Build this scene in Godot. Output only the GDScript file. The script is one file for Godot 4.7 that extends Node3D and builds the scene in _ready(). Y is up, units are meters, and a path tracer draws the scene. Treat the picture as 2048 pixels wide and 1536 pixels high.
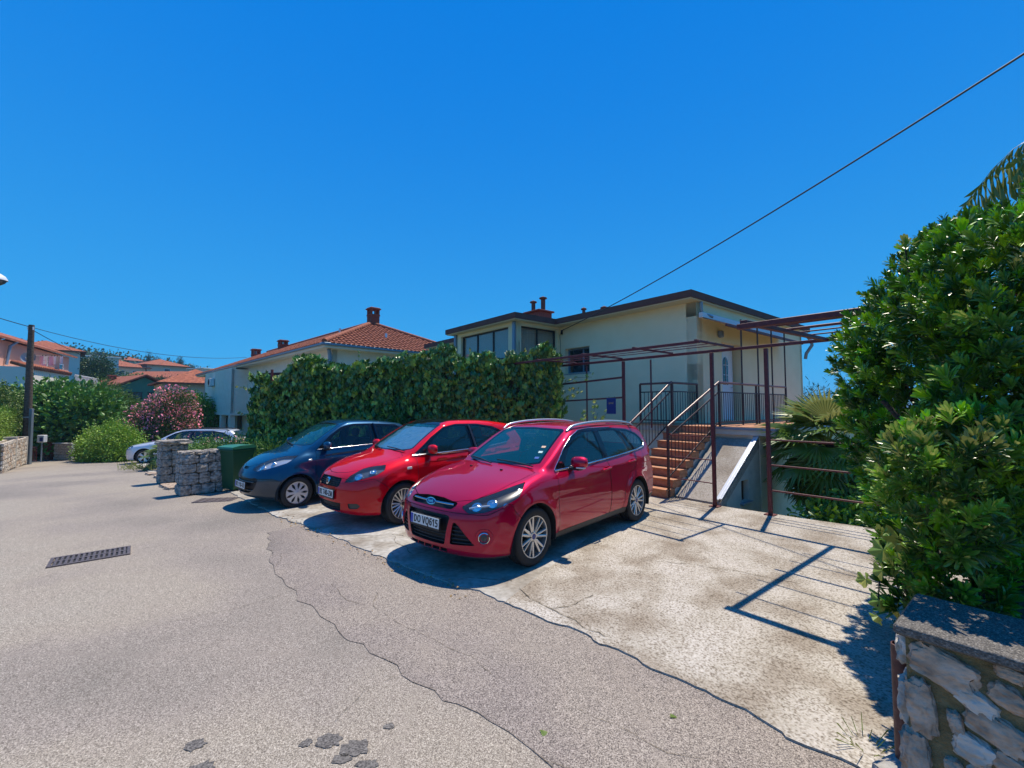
extends Node3D
# A sunny parking place beside a flat-roofed yellow house: three parked cars, a rusty pergola, ivy, a large glossy shrub on a stone planter.
# World: x right, y up, -z away from the camera; metres. hp(x, y, z) is a point in the yellow house's own frame (x along its street side, z towards the street).

var rng := RandomNumberGenerator.new()
var used := {}
var M := {}
const HYAW := -0.8901
const HPOS := Vector3(3.69, 0, -8.14)


func _ready() -> void:
	rng.seed = 7
	camera_and_light()
	make_materials()
	setting()
	yellow_house()
	stairs_and_terrace()
	pergola()
	white_house()
	far_houses()
	street_left()
	planter()
	cars()
	plants()
	small_things()


func camera_and_light() -> void:
	var cam := Camera3D.new()
	cam.name = "camera"
	cam.position = Vector3(0, 1.86, 0)
	cam.rotation_degrees = Vector3(2.88, 0, 0)
	cam.fov = 82.55
	cam.near = 0.05
	cam.far = 9000
	add_child(cam)
	cam.current = true
	var sky_mat := ProceduralSkyMaterial.new()
	sky_mat.sky_top_color = lin(0.0, 0.112, 0.43)
	sky_mat.sky_horizon_color = lin(0.032, 0.265, 0.52)
	sky_mat.sky_curve = 0.25
	sky_mat.ground_bottom_color = lin(0.22, 0.2, 0.17)
	sky_mat.ground_horizon_color = lin(0.15, 0.4, 0.6)
	sky_mat.sun_angle_max = 6.0
	var sky := Sky.new()
	sky.sky_material = sky_mat
	var env := Environment.new()
	env.background_mode = Environment.BG_SKY
	env.sky = sky
	env.tonemap_mode = Environment.TONE_MAPPER_LINEAR
	env.tonemap_exposure = 1.75
	env.sdfgi_enabled = true
	env.ssao_enabled = true
	env.ssil_enabled = true
	env.fog_enabled = true
	env.fog_density = 0.00045
	env.fog_light_color = Color(0.62, 0.8, 0.95)
	var we := WorldEnvironment.new()
	we.name = "daylight"
	we.environment = env
	add_child(we)
	var sun := DirectionalLight3D.new()
	sun.name = "sun"
	sun.light_color = Color(1.0, 0.955, 0.88)
	sun.light_energy = 1.05
	sun.light_angular_distance = 0.53
	sun.shadow_enabled = true
	var to_sun := Vector3(0.69, 2.86, -0.96).normalized()
	sun.look_at_from_position(to_sun * 50.0, Vector3.ZERO, Vector3.UP)
	add_child(sun)


# ---------------------------------------------------------------- helpers

func lin(r: float, g: float, b: float) -> Color:
	return Color(r, g, b).linear_to_srgb()


func hp(x: float, y: float, z: float) -> Vector3:
	return HPOS + Vector3(x, y, z).rotated(Vector3.UP, HYAW)


func numbered(called: String) -> String:
	if not used.has(called):
		used[called] = 0
		return called
	used[called] += 1
	return "%s_%03d" % [called, used[called]]


func thing(called: String, label: String, category: String, at := Vector3.ZERO, yaw := 0.0, group := "") -> Node3D:
	var o := Node3D.new()
	o.name = numbered(called)
	add_child(o, true)
	o.position = at
	o.rotation.y = yaw
	o.set_meta("label", label)
	o.set_meta("category", category)
	if group:
		o.set_meta("group", group)
	return o


func part(called: String, shape, material: Material, parent: Node3D, at := Transform3D.IDENTITY) -> MeshInstance3D:
	var o := MeshInstance3D.new()
	o.name = called
	o.mesh = shape.mesh() if shape is MB else shape
	o.material_override = material
	parent.add_child(o, true)
	o.transform = at
	return o


func struct(called: String, shape, material: Material) -> MeshInstance3D:
	var o := part(numbered(called), shape, material, self)
	o.set_meta("kind", "structure")
	return o


func mat(c: Color, rough := 0.8, metal := 0.0, spec := 0.5) -> StandardMaterial3D:
	var m := StandardMaterial3D.new()
	m.albedo_color = c
	m.roughness = rough
	m.metallic = metal
	m.metallic_specular = spec
	return m


func noise_tex(sd: int, freq: float, size: int, ramp: Array, octaves := 4, type := FastNoiseLite.TYPE_SIMPLEX_SMOOTH, fractal := FastNoiseLite.FRACTAL_FBM, normalize := true) -> NoiseTexture2D:
	var n := FastNoiseLite.new()
	n.seed = sd
	n.frequency = freq
	n.noise_type = type
	n.fractal_type = fractal
	n.fractal_octaves = octaves
	var t := NoiseTexture2D.new()
	t.width = size
	t.height = size
	t.seamless = true
	t.normalize = normalize
	t.noise = n
	if ramp.size():
		var g := Gradient.new()
		g.offsets = PackedFloat32Array()
		g.colors = PackedColorArray()
		var offs := PackedFloat32Array()
		var cols := PackedColorArray()
		for r in ramp:
			offs.append(r[0])
			cols.append(r[1])
		g.offsets = offs
		g.colors = cols
		t.color_ramp = g
	return t


func grey(v: float) -> Color:
	return Color(v, v, v)


func triplanar(m: StandardMaterial3D, albedo: Texture2D, scale: float, detail: Texture2D = null, dscale := 0.1, height: Texture2D = null, hscale := 0.0) -> StandardMaterial3D:
	m.albedo_texture = albedo
	m.uv1_triplanar = true
	m.uv1_world_triplanar = true
	m.uv1_scale = Vector3.ONE * scale
	if detail:
		m.detail_enabled = true
		m.detail_blend_mode = BaseMaterial3D.BLEND_MODE_MUL
		m.detail_albedo = detail
		m.detail_uv_layer = BaseMaterial3D.DETAIL_UV_2
		m.uv2_triplanar = true
		m.uv2_world_triplanar = true
		m.uv2_scale = Vector3.ONE * dscale
	if height:
		m.heightmap_enabled = true
		m.heightmap_texture = height
		m.heightmap_scale = hscale
	return m


func leaf_mat(c: Color, rough := 0.45, glow := 0.5, spec := 0.5) -> StandardMaterial3D:
	var m := mat(Color.WHITE, rough, 0.0, spec)
	m.albedo_color = c
	m.vertex_color_use_as_albedo = true
	m.backlight_enabled = true
	m.backlight = Color(glow, glow, glow * 0.6)
	m.cull_mode = BaseMaterial3D.CULL_DISABLED
	return m


func ground_y(x: float, z: float) -> float:
	var t := -0.73 * x - 0.68 * z - 8.0
	return 0.0 if t <= 0.0 else -0.043 * (t * t / (t + 3.0)) if t < 60.0 else -2.45


func on_ground(x: float, z: float) -> Vector3:
	return Vector3(x, ground_y(x, z), z)


# a mesh in the making: triangles with their own normals (and colours)
class MB:
	var v := PackedVector3Array()
	var n := PackedVector3Array()
	var c := PackedColorArray()
	var uv := PackedVector2Array()
	var col := Color.WHITE

	func tri(a: Vector3, b: Vector3, d: Vector3, na: Vector3, nb: Vector3, nd: Vector3) -> void:
		v.append(a); n.append(na)
		if (d - a).cross(b - a).dot(na + nb + nd) >= 0.0:
			v.append(b); v.append(d); n.append(nb); n.append(nd)
		else:
			v.append(d); v.append(b); n.append(nd); n.append(nb)

	func flat(a: Vector3, b: Vector3, d: Vector3, hint := Vector3.ZERO) -> void:
		var q := (d - a).cross(b - a).normalized()
		if hint != Vector3.ZERO and q.dot(hint) < 0.0:
			q = -q
		tri(a, b, d, q, q, q)

	func quad(a: Vector3, b: Vector3, d: Vector3, e: Vector3, hint := Vector3.ZERO) -> void:
		flat(a, b, d, hint)
		flat(a, d, e, hint)

	func box(at: Vector3, size: Vector3, turn := Basis.IDENTITY, bevel := 0.0) -> void:
		var h := size * 0.5
		var bv := minf(bevel, minf(h.x, minf(h.y, h.z)) * 0.9)
		for axis in 3:
			for s in [-1.0, 1.0]:
				var nn := Vector3.ZERO
				nn[axis] = s
				var i := (axis + 1) % 3
				var j := (axis + 2) % 3
				var p: Array[Vector3] = []
				for q in [[-1, -1], [1, -1], [1, 1], [-1, 1]]:
					var w := Vector3.ZERO
					w[axis] = h[axis] * s
					w[i] = (h[i] - bv) * q[0]
					w[j] = (h[j] - bv) * q[1]
					p.append(at + turn * w)
				quad(p[0], p[1], p[2], p[3], turn * nn)
		if bv <= 0.0:
			return
		for axis in 3:
			var i := (axis + 1) % 3
			var j := (axis + 2) % 3
			for si in [-1.0, 1.0]:
				for sj in [-1.0, 1.0]:
					var a := Vector3.ZERO
					a[i] = h[i] * si
					a[j] = (h[j] - bv) * sj
					var b := Vector3.ZERO
					b[i] = (h[i] - bv) * si
					b[j] = h[j] * sj
					var e := h[axis] - bv
					var ni := Vector3.ZERO
					ni[i] = si
					var nj := Vector3.ZERO
					nj[j] = sj
					var up := Vector3.ZERO
					up[axis] = e
					var a0 := at + turn * (a - up); var a1 := at + turn * (a + up)
					var b0 := at + turn * (b - up); var b1 := at + turn * (b + up)
					tri(a0, a1, b1, turn * ni, turn * ni, turn * nj)
					tri(a0, b1, b0, turn * ni, turn * nj, turn * nj)
		for sx in [-1.0, 1.0]:
			for sy in [-1.0, 1.0]:
				for sz in [-1.0, 1.0]:
					var k := Vector3(sx, sy, sz)
					var e := h - Vector3.ONE * bv
					flat(at + turn * (Vector3(h.x, e.y, e.z) * k), at + turn * (Vector3(e.x, h.y, e.z) * k), at + turn * (Vector3(e.x, e.y, h.z) * k), turn * k)

	# box between two points with a width and a depth (a bar)
	func bar(a: Vector3, b: Vector3, w: float, d: float, up := Vector3.UP, bevel := 0.0) -> void:
		var y := (b - a).normalized()
		if absf(y.dot(up)) > 0.98:
			up = Vector3.RIGHT
		var x := up.cross(y).normalized()
		var z := x.cross(y).normalized()
		box((a + b) * 0.5, Vector3(w, a.distance_to(b), d), Basis(x, y, z), bevel)

	func tube(path: PackedVector3Array, r: float, sides := 8, r_end := -1.0, caps := true) -> void:
		var m := path.size()
		if m < 2:
			return
		if r_end < 0.0:
			r_end = r
		var up := Vector3.UP
		var first := (path[1] - path[0]).normalized()
		if absf(first.dot(up)) > 0.9:
			up = Vector3.RIGHT
		var ring: Array[PackedVector3Array] = []
		var dirs: Array[PackedVector3Array] = []
		for i in m:
			var t := (path[mini(i + 1, m - 1)] - path[maxi(i - 1, 0)]).normalized()
			var x := up.cross(t)
			if x.length() < 0.01:
				x = Vector3.RIGHT.cross(t)
			x = x.normalized()
			up = t.cross(x).normalized()
			var rr := lerpf(r, r_end, float(i) / (m - 1))
			var ps := PackedVector3Array()
			var ds := PackedVector3Array()
			for k in sides:
				var a := TAU * k / sides
				var d := x * cos(a) + up * sin(a)
				ds.append(d)
				ps.append(path[i] + d * rr)
			ring.append(ps)
			dirs.append(ds)
		for i in m - 1:
			for k in sides:
				var l := (k + 1) % sides
				tri(ring[i][k], ring[i][l], ring[i + 1][l], dirs[i][k], dirs[i][l], dirs[i + 1][l])
				tri(ring[i][k], ring[i + 1][l], ring[i + 1][k], dirs[i][k], dirs[i + 1][l], dirs[i + 1][k])
		if caps:
			for k in sides:
				var l := (k + 1) % sides
				flat(path[0], ring[0][k], ring[0][l], path[0] - path[1])
				flat(path[m - 1], ring[m - 1][k], ring[m - 1][l], path[m - 1] - path[m - 2])

	func rod(a: Vector3, b: Vector3, r: float, sides := 8, r_end := -1.0) -> void:
		tube(PackedVector3Array([a, b]), r, sides, r_end)

	# profile of (radius, height) pairs turned about t's y axis; sharp where the profile bends by more than about 40 degrees
	func lathe(profile: Array, sides: int, t := Transform3D.IDENTITY, from := 0.0, to := TAU) -> void:
		for i in profile.size() - 1:
			var p0: Vector2 = profile[i]
			var p1: Vector2 = profile[i + 1]
			if p0.distance_to(p1) < 1e-6:
				continue
			var d := (p1 - p0).normalized()
			var nn := Vector2(d.y, -d.x)
			var n0 := nn
			var n1 := nn
			if i > 0:
				var e := (p0 - (profile[i - 1] as Vector2)).normalized()
				if e.dot(d) > 0.75:
					n0 = (nn + Vector2(e.y, -e.x)).normalized()
			if i < profile.size() - 2:
				var e := ((profile[i + 2] as Vector2) - p1).normalized()
				if e.dot(d) > 0.75:
					n1 = (nn + Vector2(e.y, -e.x)).normalized()
			for k in sides:
				var a := lerpf(from, to, float(k) / sides)
				var b := lerpf(from, to, float(k + 1) / sides)
				var A := Vector3(cos(a), 0, sin(a))
				var B := Vector3(cos(b), 0, sin(b))
				var U := Vector3.UP
				var q0 := t * (A * p0.x + U * p0.y); var q1 := t * (B * p0.x + U * p0.y)
				var q2 := t * (B * p1.x + U * p1.y); var q3 := t * (A * p1.x + U * p1.y)
				var m0 := t.basis * (A * n0.x + U * n0.y); var m1 := t.basis * (B * n0.x + U * n0.y)
				var m2 := t.basis * (B * n1.x + U * n1.y); var m3 := t.basis * (A * n1.x + U * n1.y)
				if p0.x > 1e-5:
					tri(q0, q1, q2, m0, m1, m2)
				if p1.x > 1e-5:
					tri(q0, q2, q3, m0, m2, m3)

	# a flat polygon (x, y) pushed along z by depth
	func prism(poly: PackedVector2Array, depth: float, t := Transform3D.IDENTITY) -> void:
		var idx := Geometry2D.triangulate_polygon(poly)
		var d := Vector3(0, 0, depth)
		for i in range(0, idx.size(), 3):
			var a := poly[idx[i]]; var b := poly[idx[i + 1]]; var e := poly[idx[i + 2]]
			var A := Vector3(a.x, a.y, 0); var B := Vector3(b.x, b.y, 0); var E := Vector3(e.x, e.y, 0)
			flat(t * A, t * B, t * E, t.basis * Vector3(0, 0, -depth))
			flat(t * (A + d), t * (B + d), t * (E + d), t.basis * Vector3(0, 0, depth))
		var turn := -1.0 if Geometry2D.is_polygon_clockwise(poly) else 1.0
		for i in poly.size():
			var a := poly[i]; var b := poly[(i + 1) % poly.size()]
			var e := (b - a).normalized()
			var nn := Vector3(e.y, -e.x, 0) * turn
			var A := Vector3(a.x, a.y, 0); var B := Vector3(b.x, b.y, 0)
			quad(t * A, t * B, t * (B + d), t * (A + d), t.basis * nn)

	func add(o: MB, t := Transform3D.IDENTITY) -> void:
		for i in o.v.size():
			v.append(t * o.v[i])
			n.append((t.basis * o.n[i]).normalized())

	func mesh() -> ArrayMesh:
		var arr := []
		arr.resize(Mesh.ARRAY_MAX)
		arr[Mesh.ARRAY_VERTEX] = v
		arr[Mesh.ARRAY_NORMAL] = n
		if uv.size() == v.size() and v.size():
			arr[Mesh.ARRAY_TEX_UV] = uv
		if c.size() == v.size() and v.size():
			arr[Mesh.ARRAY_COLOR] = c
		var m := ArrayMesh.new()
		if v.size():
			m.add_surface_from_arrays(Mesh.PRIMITIVE_TRIANGLES, arr)
		return m


func mb() -> MB:
	return MB.new()


func box_part(called: String, parent: Node3D, at: Vector3, size: Vector3, material: Material, bevel := 0.0, turn := Basis.IDENTITY) -> MeshInstance3D:
	var m := mb()
	m.box(at, size, turn, bevel)
	return part(called, m, material, parent)


func bar_part(called: String, parent: Node3D, a: Vector3, b: Vector3, w: float, d: float, material: Material, bevel := 0.0) -> MeshInstance3D:
	var m := mb()
	m.bar(a, b, w, d, Vector3.UP, bevel)
	return part(called, m, material, parent)


func rod_part(called: String, parent: Node3D, a: Vector3, b: Vector3, r: float, material: Material, sides := 8, r_end := -1.0) -> MeshInstance3D:
	var m := mb()
	m.rod(a, b, r, sides, r_end)
	return part(called, m, material, parent)


func tube_part(called: String, parent: Node3D, pts: Array, r: float, material: Material, sides := 8, r_end := -1.0) -> MeshInstance3D:
	var m := mb()
	m.tube(PackedVector3Array(pts), r, sides, r_end)
	return part(called, m, material, parent)


func sag(a: Vector3, b: Vector3, drop: float, n := 24) -> Array:
	var out := []
	for i in n + 1:
		var t := float(i) / n
		out.append(a.lerp(b, t) + Vector3.DOWN * drop * 4.0 * t * (1.0 - t))
	return out


func text_part(called: String, words: String, height: float, material: Material, parent: Node3D, at: Transform3D, font_name := "Droid Sans", bold := false, width := -1.0, depth := 0.003, italic := false) -> MeshInstance3D:
	var f := SystemFont.new()
	f.font_names = PackedStringArray([font_name])
	f.font_weight = 700 if bold else 400
	f.font_italic = italic
	var t := TextMesh.new()
	t.text = words
	t.font = f
	t.font_size = 64
	t.pixel_size = height / 46.0
	t.depth = depth
	t.curve_step = 2.0
	var o := part(called, t, material, parent)
	if width > 0.0:
		var w := t.get_aabb().size.x
		at = at * Transform3D(Basis.IDENTITY.scaled(Vector3(width / maxf(w, 0.001), 1, 1)), Vector3.ZERO)
	o.transform = at
	return o


func paint(c: Color, rough := 0.3, metal := 0.25, spec := 0.3) -> StandardMaterial3D:
	var m := mat(c, rough, metal, spec)
	m.clearcoat_enabled = true
	m.clearcoat = 1.0
	m.clearcoat_roughness = 0.02
	return m


func pane(c: Color, alpha: float, rough := 0.02) -> StandardMaterial3D:
	var m := mat(Color(c.r, c.g, c.b, alpha), rough, 0.0, 0.5)
	m.transparency = BaseMaterial3D.TRANSPARENCY_ALPHA
	m.cull_mode = BaseMaterial3D.CULL_DISABLED
	return m


func make_materials() -> void:
	M.crimson = paint(lin(0.43, 0.001, 0.034), 0.42, 0.45, 0.1)
	M.bright_red = paint(lin(0.6, 0.001, 0.008), 0.5, 0.15, 0.1)
	M.navy = paint(lin(0.003, 0.045, 0.11), 0.35, 0.35, 0.2)
	M.slate = paint(lin(0.035, 0.05, 0.06), 0.35, 0.2)
	M.silver_white = paint(lin(0.62, 0.64, 0.68), 0.35, 0.3)
	M.car_glass = pane(lin(0.008, 0.05, 0.07), 0.42)
	M.clear_glass = pane(lin(0.02, 0.03, 0.03), 0.08)
	M.screen_glass = pane(lin(0.01, 0.14, 0.18), 0.3)  # teal base colour stands in for the sky reflected in the windscreen
	M.roof_glass = mat(lin(0.006, 0.008, 0.012), 0.03, 0.0, 0.6)
	M.lamp_glass = pane(lin(0.3, 0.35, 0.4), 0.06)
	M.lamp_dark = mat(lin(0.012, 0.013, 0.016), 0.3)
	M.lamp_grey = mat(lin(0.08, 0.095, 0.11), 0.3, 0.3)
	M.lamp_dark_gloss = mat(lin(0.05, 0.055, 0.05), 0.08)
	M.lamp_silver = mat(lin(0.62, 0.64, 0.64), 0.3, 0.6)
	M.lamp_white = mat(lin(0.75, 0.72, 0.66), 0.15)
	M.lamp_red = paint(lin(0.35, 0.004, 0.006), 0.15, 0.0)
	M.chrome = mat(lin(0.75, 0.76, 0.78), 0.08, 1.0)
	M.chrome_strip = mat(lin(0.72, 0.74, 0.76), 0.16, 1.0)
	M.satin_silver = mat(lin(0.68, 0.69, 0.7), 0.32, 0.9)
	M.satin_grey = mat(lin(0.2, 0.2, 0.22), 0.35, 0.3)
	M.alloy = mat(lin(0.6, 0.6, 0.6), 0.3, 0.85)
	M.hubcap = mat(lin(0.62, 0.6, 0.58), 0.42, 0.3)
	M.dark_steel = mat(lin(0.09, 0.09, 0.09), 0.45, 0.7)
	M.tyre = mat(lin(0.017, 0.017, 0.017), 0.78)
	M.dark_plastic = mat(lin(0.016, 0.016, 0.017), 0.45)
	M.trim = mat(lin(0.05, 0.048, 0.046), 0.6)
	M.dark_gloss = mat(lin(0.006, 0.006, 0.007), 0.08)
	M.arch_black = mat(lin(0.01, 0.01, 0.01), 0.9)
	M.grille_black = mat(lin(0.008, 0.008, 0.009), 0.5)
	M.interior = mat(lin(0.06, 0.065, 0.07), 0.75)
	M.interior_seat = mat(lin(0.07, 0.07, 0.075), 0.9)
	M.seat_black = mat(lin(0.015, 0.012, 0.015), 0.9)
	M.seat_yellow = mat(lin(0.45, 0.36, 0.02), 0.85)
	M.mirror_glass = mat(lin(0.8, 0.82, 0.85), 0.02, 1.0)
	M.plate_white = mat(lin(0.72, 0.71, 0.66), 0.4)
	M.plate_blue = mat(lin(0.01, 0.05, 0.35), 0.4)
	M.plate_black = mat(lin(0.012, 0.012, 0.012), 0.5)
	M.badge_blue = mat(lin(0.01, 0.04, 0.2), 0.15)
	M.badge_red = mat(lin(0.25, 0.03, 0.06), 0.2)
	M.bar_blue = mat(lin(0.4, 0.43, 0.47), 0.2, 1.0)
	M.foil = mat(lin(0.55, 0.72, 0.75), 0.28, 0.8)
	M.sticker_peach = mat(lin(0.75, 0.5, 0.32), 0.5)
	M.sticker_white = mat(lin(0.55, 0.72, 0.66), 0.5)
	M.sticker_blue = mat(lin(0.03, 0.12, 0.4), 0.5)
	world_materials()


# ---------------------------------------------------------------- setting

func stone_mat(a: Color, b: Color, sd: int, scale := 1.6) -> StandardMaterial3D:
	var t := noise_tex(sd, 0.012, 512, [[0.0, a.darkened(0.35)], [0.35, a], [0.65, b], [1.0, b.lightened(0.12)]], 6)
	var h := noise_tex(sd + 1, 0.03, 512, [], 5)
	return triplanar(mat(Color.WHITE, 0.92), t, scale, null, 1.0, h, 1.2)


func world_materials() -> void:
	var grain := noise_tex(3, 0.3, 1024, [[0.0, lin(0.07, 0.06, 0.05)], [0.3, lin(0.16, 0.142, 0.122)], [0.42, lin(0.255, 0.23, 0.203)], [0.55, lin(0.32, 0.292, 0.26)], [0.68, lin(0.42, 0.39, 0.35)], [0.85, lin(0.66, 0.62, 0.57)]], 3, FastNoiseLite.TYPE_VALUE)
	var broad := noise_tex(8, 0.006, 512, [[0.0, grey(0.82)], [0.35, Color(0.93, 0.92, 0.92)], [0.6, Color(0.99, 0.98, 0.96)], [1.0, Color(1.0, 1.0, 0.985)]], 5)
	var bump := noise_tex(5, 0.3, 1024, [], 3, FastNoiseLite.TYPE_VALUE)
	M.asphalt = triplanar(mat(Color(1.0, 0.985, 0.96), 0.9), grain, 0.72, broad, 0.085, bump, 0.25)
	var grain2 := noise_tex(13, 0.3, 1024, [[0.0, lin(0.05, 0.043, 0.04)], [0.3, lin(0.105, 0.094, 0.087)], [0.42, lin(0.238, 0.213, 0.19)], [0.55, lin(0.303, 0.275, 0.247)], [0.68, lin(0.39, 0.36, 0.325)], [0.85, lin(0.6, 0.56, 0.52)]], 3, FastNoiseLite.TYPE_VALUE)
	M.asphalt_old = triplanar(mat(Color(1.0, 0.98, 0.965), 0.9), grain2, 0.7, broad, 0.11, bump, 0.3)
	# exposed concrete: pale cement worn down to brown grit in patches
	var conc := noise_tex(21, 0.16, 1024, [[0.0, lin(0.12, 0.1, 0.075)], [0.26, lin(0.22, 0.19, 0.15)], [0.4, lin(0.38, 0.345, 0.295)], [0.52, lin(0.47, 0.44, 0.385)], [0.7, lin(0.54, 0.51, 0.46)], [0.9, lin(0.66, 0.63, 0.58)]], 4, FastNoiseLite.TYPE_VALUE)
	var conc_b := noise_tex(27, 0.012, 512, [[0.0, Color(0.74, 0.7, 0.65)], [0.36, Color(0.86, 0.84, 0.81)], [0.55, Color(0.95, 0.945, 0.93)], [0.8, Color(1, 1, 1)]], 7)
	var conc_h := noise_tex(23, 0.05, 1024, [], 6)
	M.concrete = triplanar(mat(Color(0.975, 0.965, 0.955), 0.93), conc, 0.55, conc_b, 0.19, conc_h, 0.35)
	var slab := noise_tex(31, 0.02, 1024, [[0.0, lin(0.3, 0.28, 0.25)], [0.4, lin(0.4, 0.38, 0.34)], [0.7, lin(0.46, 0.44, 0.4)], [1.0, lin(0.55, 0.53, 0.49)]], 6)
	M.concrete_smooth = triplanar(mat(Color.WHITE, 0.9), slab, 0.5, conc_b, 0.23, conc_h, 0.2)
	M.cement = triplanar(mat(grey(0.93), 0.93), slab, 0.9, null, 1.0, conc_h, 0.4)
	var soil := noise_tex(41, 0.03, 512, [[0.0, lin(0.05, 0.038, 0.022)], [0.5, lin(0.11, 0.088, 0.052)], [1.0, lin(0.2, 0.165, 0.1)]], 5)
	M.soil = triplanar(mat(Color.WHITE, 0.97), soil, 0.8, null, 1.0, conc_h, 1.5)
	var turf := noise_tex(45, 0.02, 512, [[0.0, lin(0.03, 0.05, 0.012)], [0.5, lin(0.06, 0.09, 0.022)], [1.0, lin(0.13, 0.14, 0.05)]], 5)
	M.turf = triplanar(mat(Color.WHITE, 0.95), turf, 0.06)
	M.sea = mat(lin(0.006, 0.05, 0.11), 0.2)
	M.crack = triplanar(mat(Color.WHITE, 1.0), soil, 3.0)
	M.oil = triplanar(mat(grey(0.68), 0.75), grain2, 0.5)
	var pale := noise_tex(51, 0.012, 512, [[0.0, lin(0.78, 0.67, 0.42)], [0.5, lin(0.82, 0.715, 0.46)], [1.0, lin(0.85, 0.745, 0.49)]], 6)
	var rough := noise_tex(53, 0.2, 512, [], 3)
	M.yellow_wall = triplanar(mat(Color.WHITE, 0.92), pale, 0.3, null, 1.0, rough, 0.25)
	var white_n := noise_tex(55, 0.012, 512, [[0.0, lin(0.7, 0.62, 0.49)], [0.5, lin(0.8, 0.715, 0.585)], [1.0, lin(0.83, 0.75, 0.62)]], 6)
	M.white_wall = triplanar(mat(Color.WHITE, 0.9), white_n, 0.3, null, 1.0, rough, 0.25)
	var beige := noise_tex(57, 0.014, 512, [[0.0, lin(0.66, 0.57, 0.43)], [0.5, lin(0.78, 0.69, 0.54)], [1.0, lin(0.83, 0.74, 0.6)]], 6)
	M.beige_wall = triplanar(mat(Color.WHITE, 0.92), beige, 0.35, null, 1.0, rough, 0.3)
	var greyr := noise_tex(59, 0.016, 512, [[0.0, lin(0.44, 0.4, 0.33)], [0.5, lin(0.56, 0.52, 0.44)], [1.0, lin(0.64, 0.6, 0.52)]], 6)
	M.grey_render = triplanar(mat(Color.WHITE, 0.93), greyr, 0.5, null, 1.0, rough, 0.4)
	M.pink_wall = mat(lin(0.55, 0.29, 0.22), 0.9)
	M.green_wall = mat(lin(0.06, 0.2, 0.13), 0.9)
	M.cream_far = mat(lin(0.62, 0.52, 0.4), 0.9)
	M.white_far = mat(lin(0.78, 0.71, 0.6), 0.9)
	M.fascia = triplanar(mat(Color.WHITE, 0.9), noise_tex(61, 0.02, 256, [[0.0, lin(0.11, 0.045, 0.034)], [1.0, lin(0.17, 0.08, 0.062)]], 4), 0.7)
	M.cream = mat(lin(0.66, 0.6, 0.42), 0.9)
	M.rust = triplanar(mat(Color.WHITE, 0.55), noise_tex(63, 0.03, 256, [[0.0, lin(0.05, 0.009, 0.01)], [0.45, lin(0.105, 0.014, 0.016)], [0.75, lin(0.13, 0.022, 0.022)], [1.0, lin(0.19, 0.08, 0.06)]], 5), 2.2)
	M.rail_paint = triplanar(mat(Color.WHITE, 0.5), noise_tex(65, 0.03, 256, [[0.0, lin(0.03, 0.013, 0.011)], [0.6, lin(0.062, 0.024, 0.02)], [1.0, lin(0.14, 0.08, 0.065)]], 4), 2.5)
	M.handrail = mat(lin(0.13, 0.05, 0.042), 0.35)
	var ter := noise_tex(67, 0.03, 256, [[0.0, lin(0.32, 0.13, 0.06)], [0.5, lin(0.45, 0.2, 0.095)], [1.0, lin(0.53, 0.27, 0.15)]], 5)
	M.terracotta = triplanar(mat(Color.WHITE, 0.75), ter, 1.3)
	var tile := noise_tex(69, 0.05, 512, [[0.0, lin(0.09, 0.03, 0.018)], [0.35, lin(0.22, 0.06, 0.03)], [0.55, lin(0.33, 0.095, 0.043)], [0.8, lin(0.42, 0.15, 0.075)], [1.0, lin(0.5, 0.27, 0.16)]], 4)
	M.roof_tile = triplanar(mat(Color.WHITE, 0.85), tile, 0.35)
	M.roof_far = triplanar(mat(Color.WHITE, 0.9), tile, 0.12)
	M.brick = triplanar(mat(Color.WHITE, 0.9), noise_tex(71, 0.05, 256, [[0.0, lin(0.13, 0.035, 0.022)], [0.5, lin(0.26, 0.07, 0.042)], [1.0, lin(0.36, 0.12, 0.075)]], 4), 1.5)
	M.metal_grey = mat(lin(0.25, 0.3, 0.34), 0.45, 0.5)
	M.gutter = mat(lin(0.2, 0.27, 0.34), 0.4, 0.3)
	M.flashing = mat(lin(0.6, 0.63, 0.66), 0.35, 0.5)
	M.dark_metal = mat(lin(0.03, 0.03, 0.035), 0.5, 0.5)
	M.frame_dark = mat(lin(0.035, 0.028, 0.024), 0.5)
	M.frame_white = mat(lin(0.7, 0.7, 0.7), 0.4)
	M.house_glass = pane(lin(0.03, 0.04, 0.05), 0.12)
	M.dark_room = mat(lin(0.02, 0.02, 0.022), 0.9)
	M.curtain = mat(lin(0.5, 0.46, 0.36), 0.9)
	M.wood_dark = mat(lin(0.1, 0.055, 0.03), 0.6)
	var pole := noise_tex(73, 0.02, 512, [[0.0, lin(0.03, 0.022, 0.016)], [0.5, lin(0.085, 0.06, 0.042)], [1.0, lin(0.17, 0.13, 0.1)]], 5)
	M.pole_wood = triplanar(mat(Color.WHITE, 0.9), pole, 1.0)
	M.bark = triplanar(mat(Color.WHITE, 0.95), noise_tex(75, 0.04, 512, [[0.0, lin(0.018, 0.013, 0.009)], [0.5, lin(0.06, 0.045, 0.032)], [1.0, lin(0.15, 0.12, 0.09)]], 5), 2.5, null, 1.0, conc_h, 2.0)
	M.stone_a = stone_mat(lin(0.36, 0.26, 0.18), lin(0.52, 0.4, 0.3), 81, 1.7)
	M.stone_b = stone_mat(lin(0.3, 0.215, 0.15), lin(0.46, 0.36, 0.27), 85, 1.9)
	M.stone_c = stone_mat(lin(0.42, 0.36, 0.29), lin(0.6, 0.54, 0.46), 89, 1.5)
	M.stone_grey = stone_mat(lin(0.2, 0.175, 0.145), lin(0.46, 0.41, 0.35), 93, 2.2)
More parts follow.
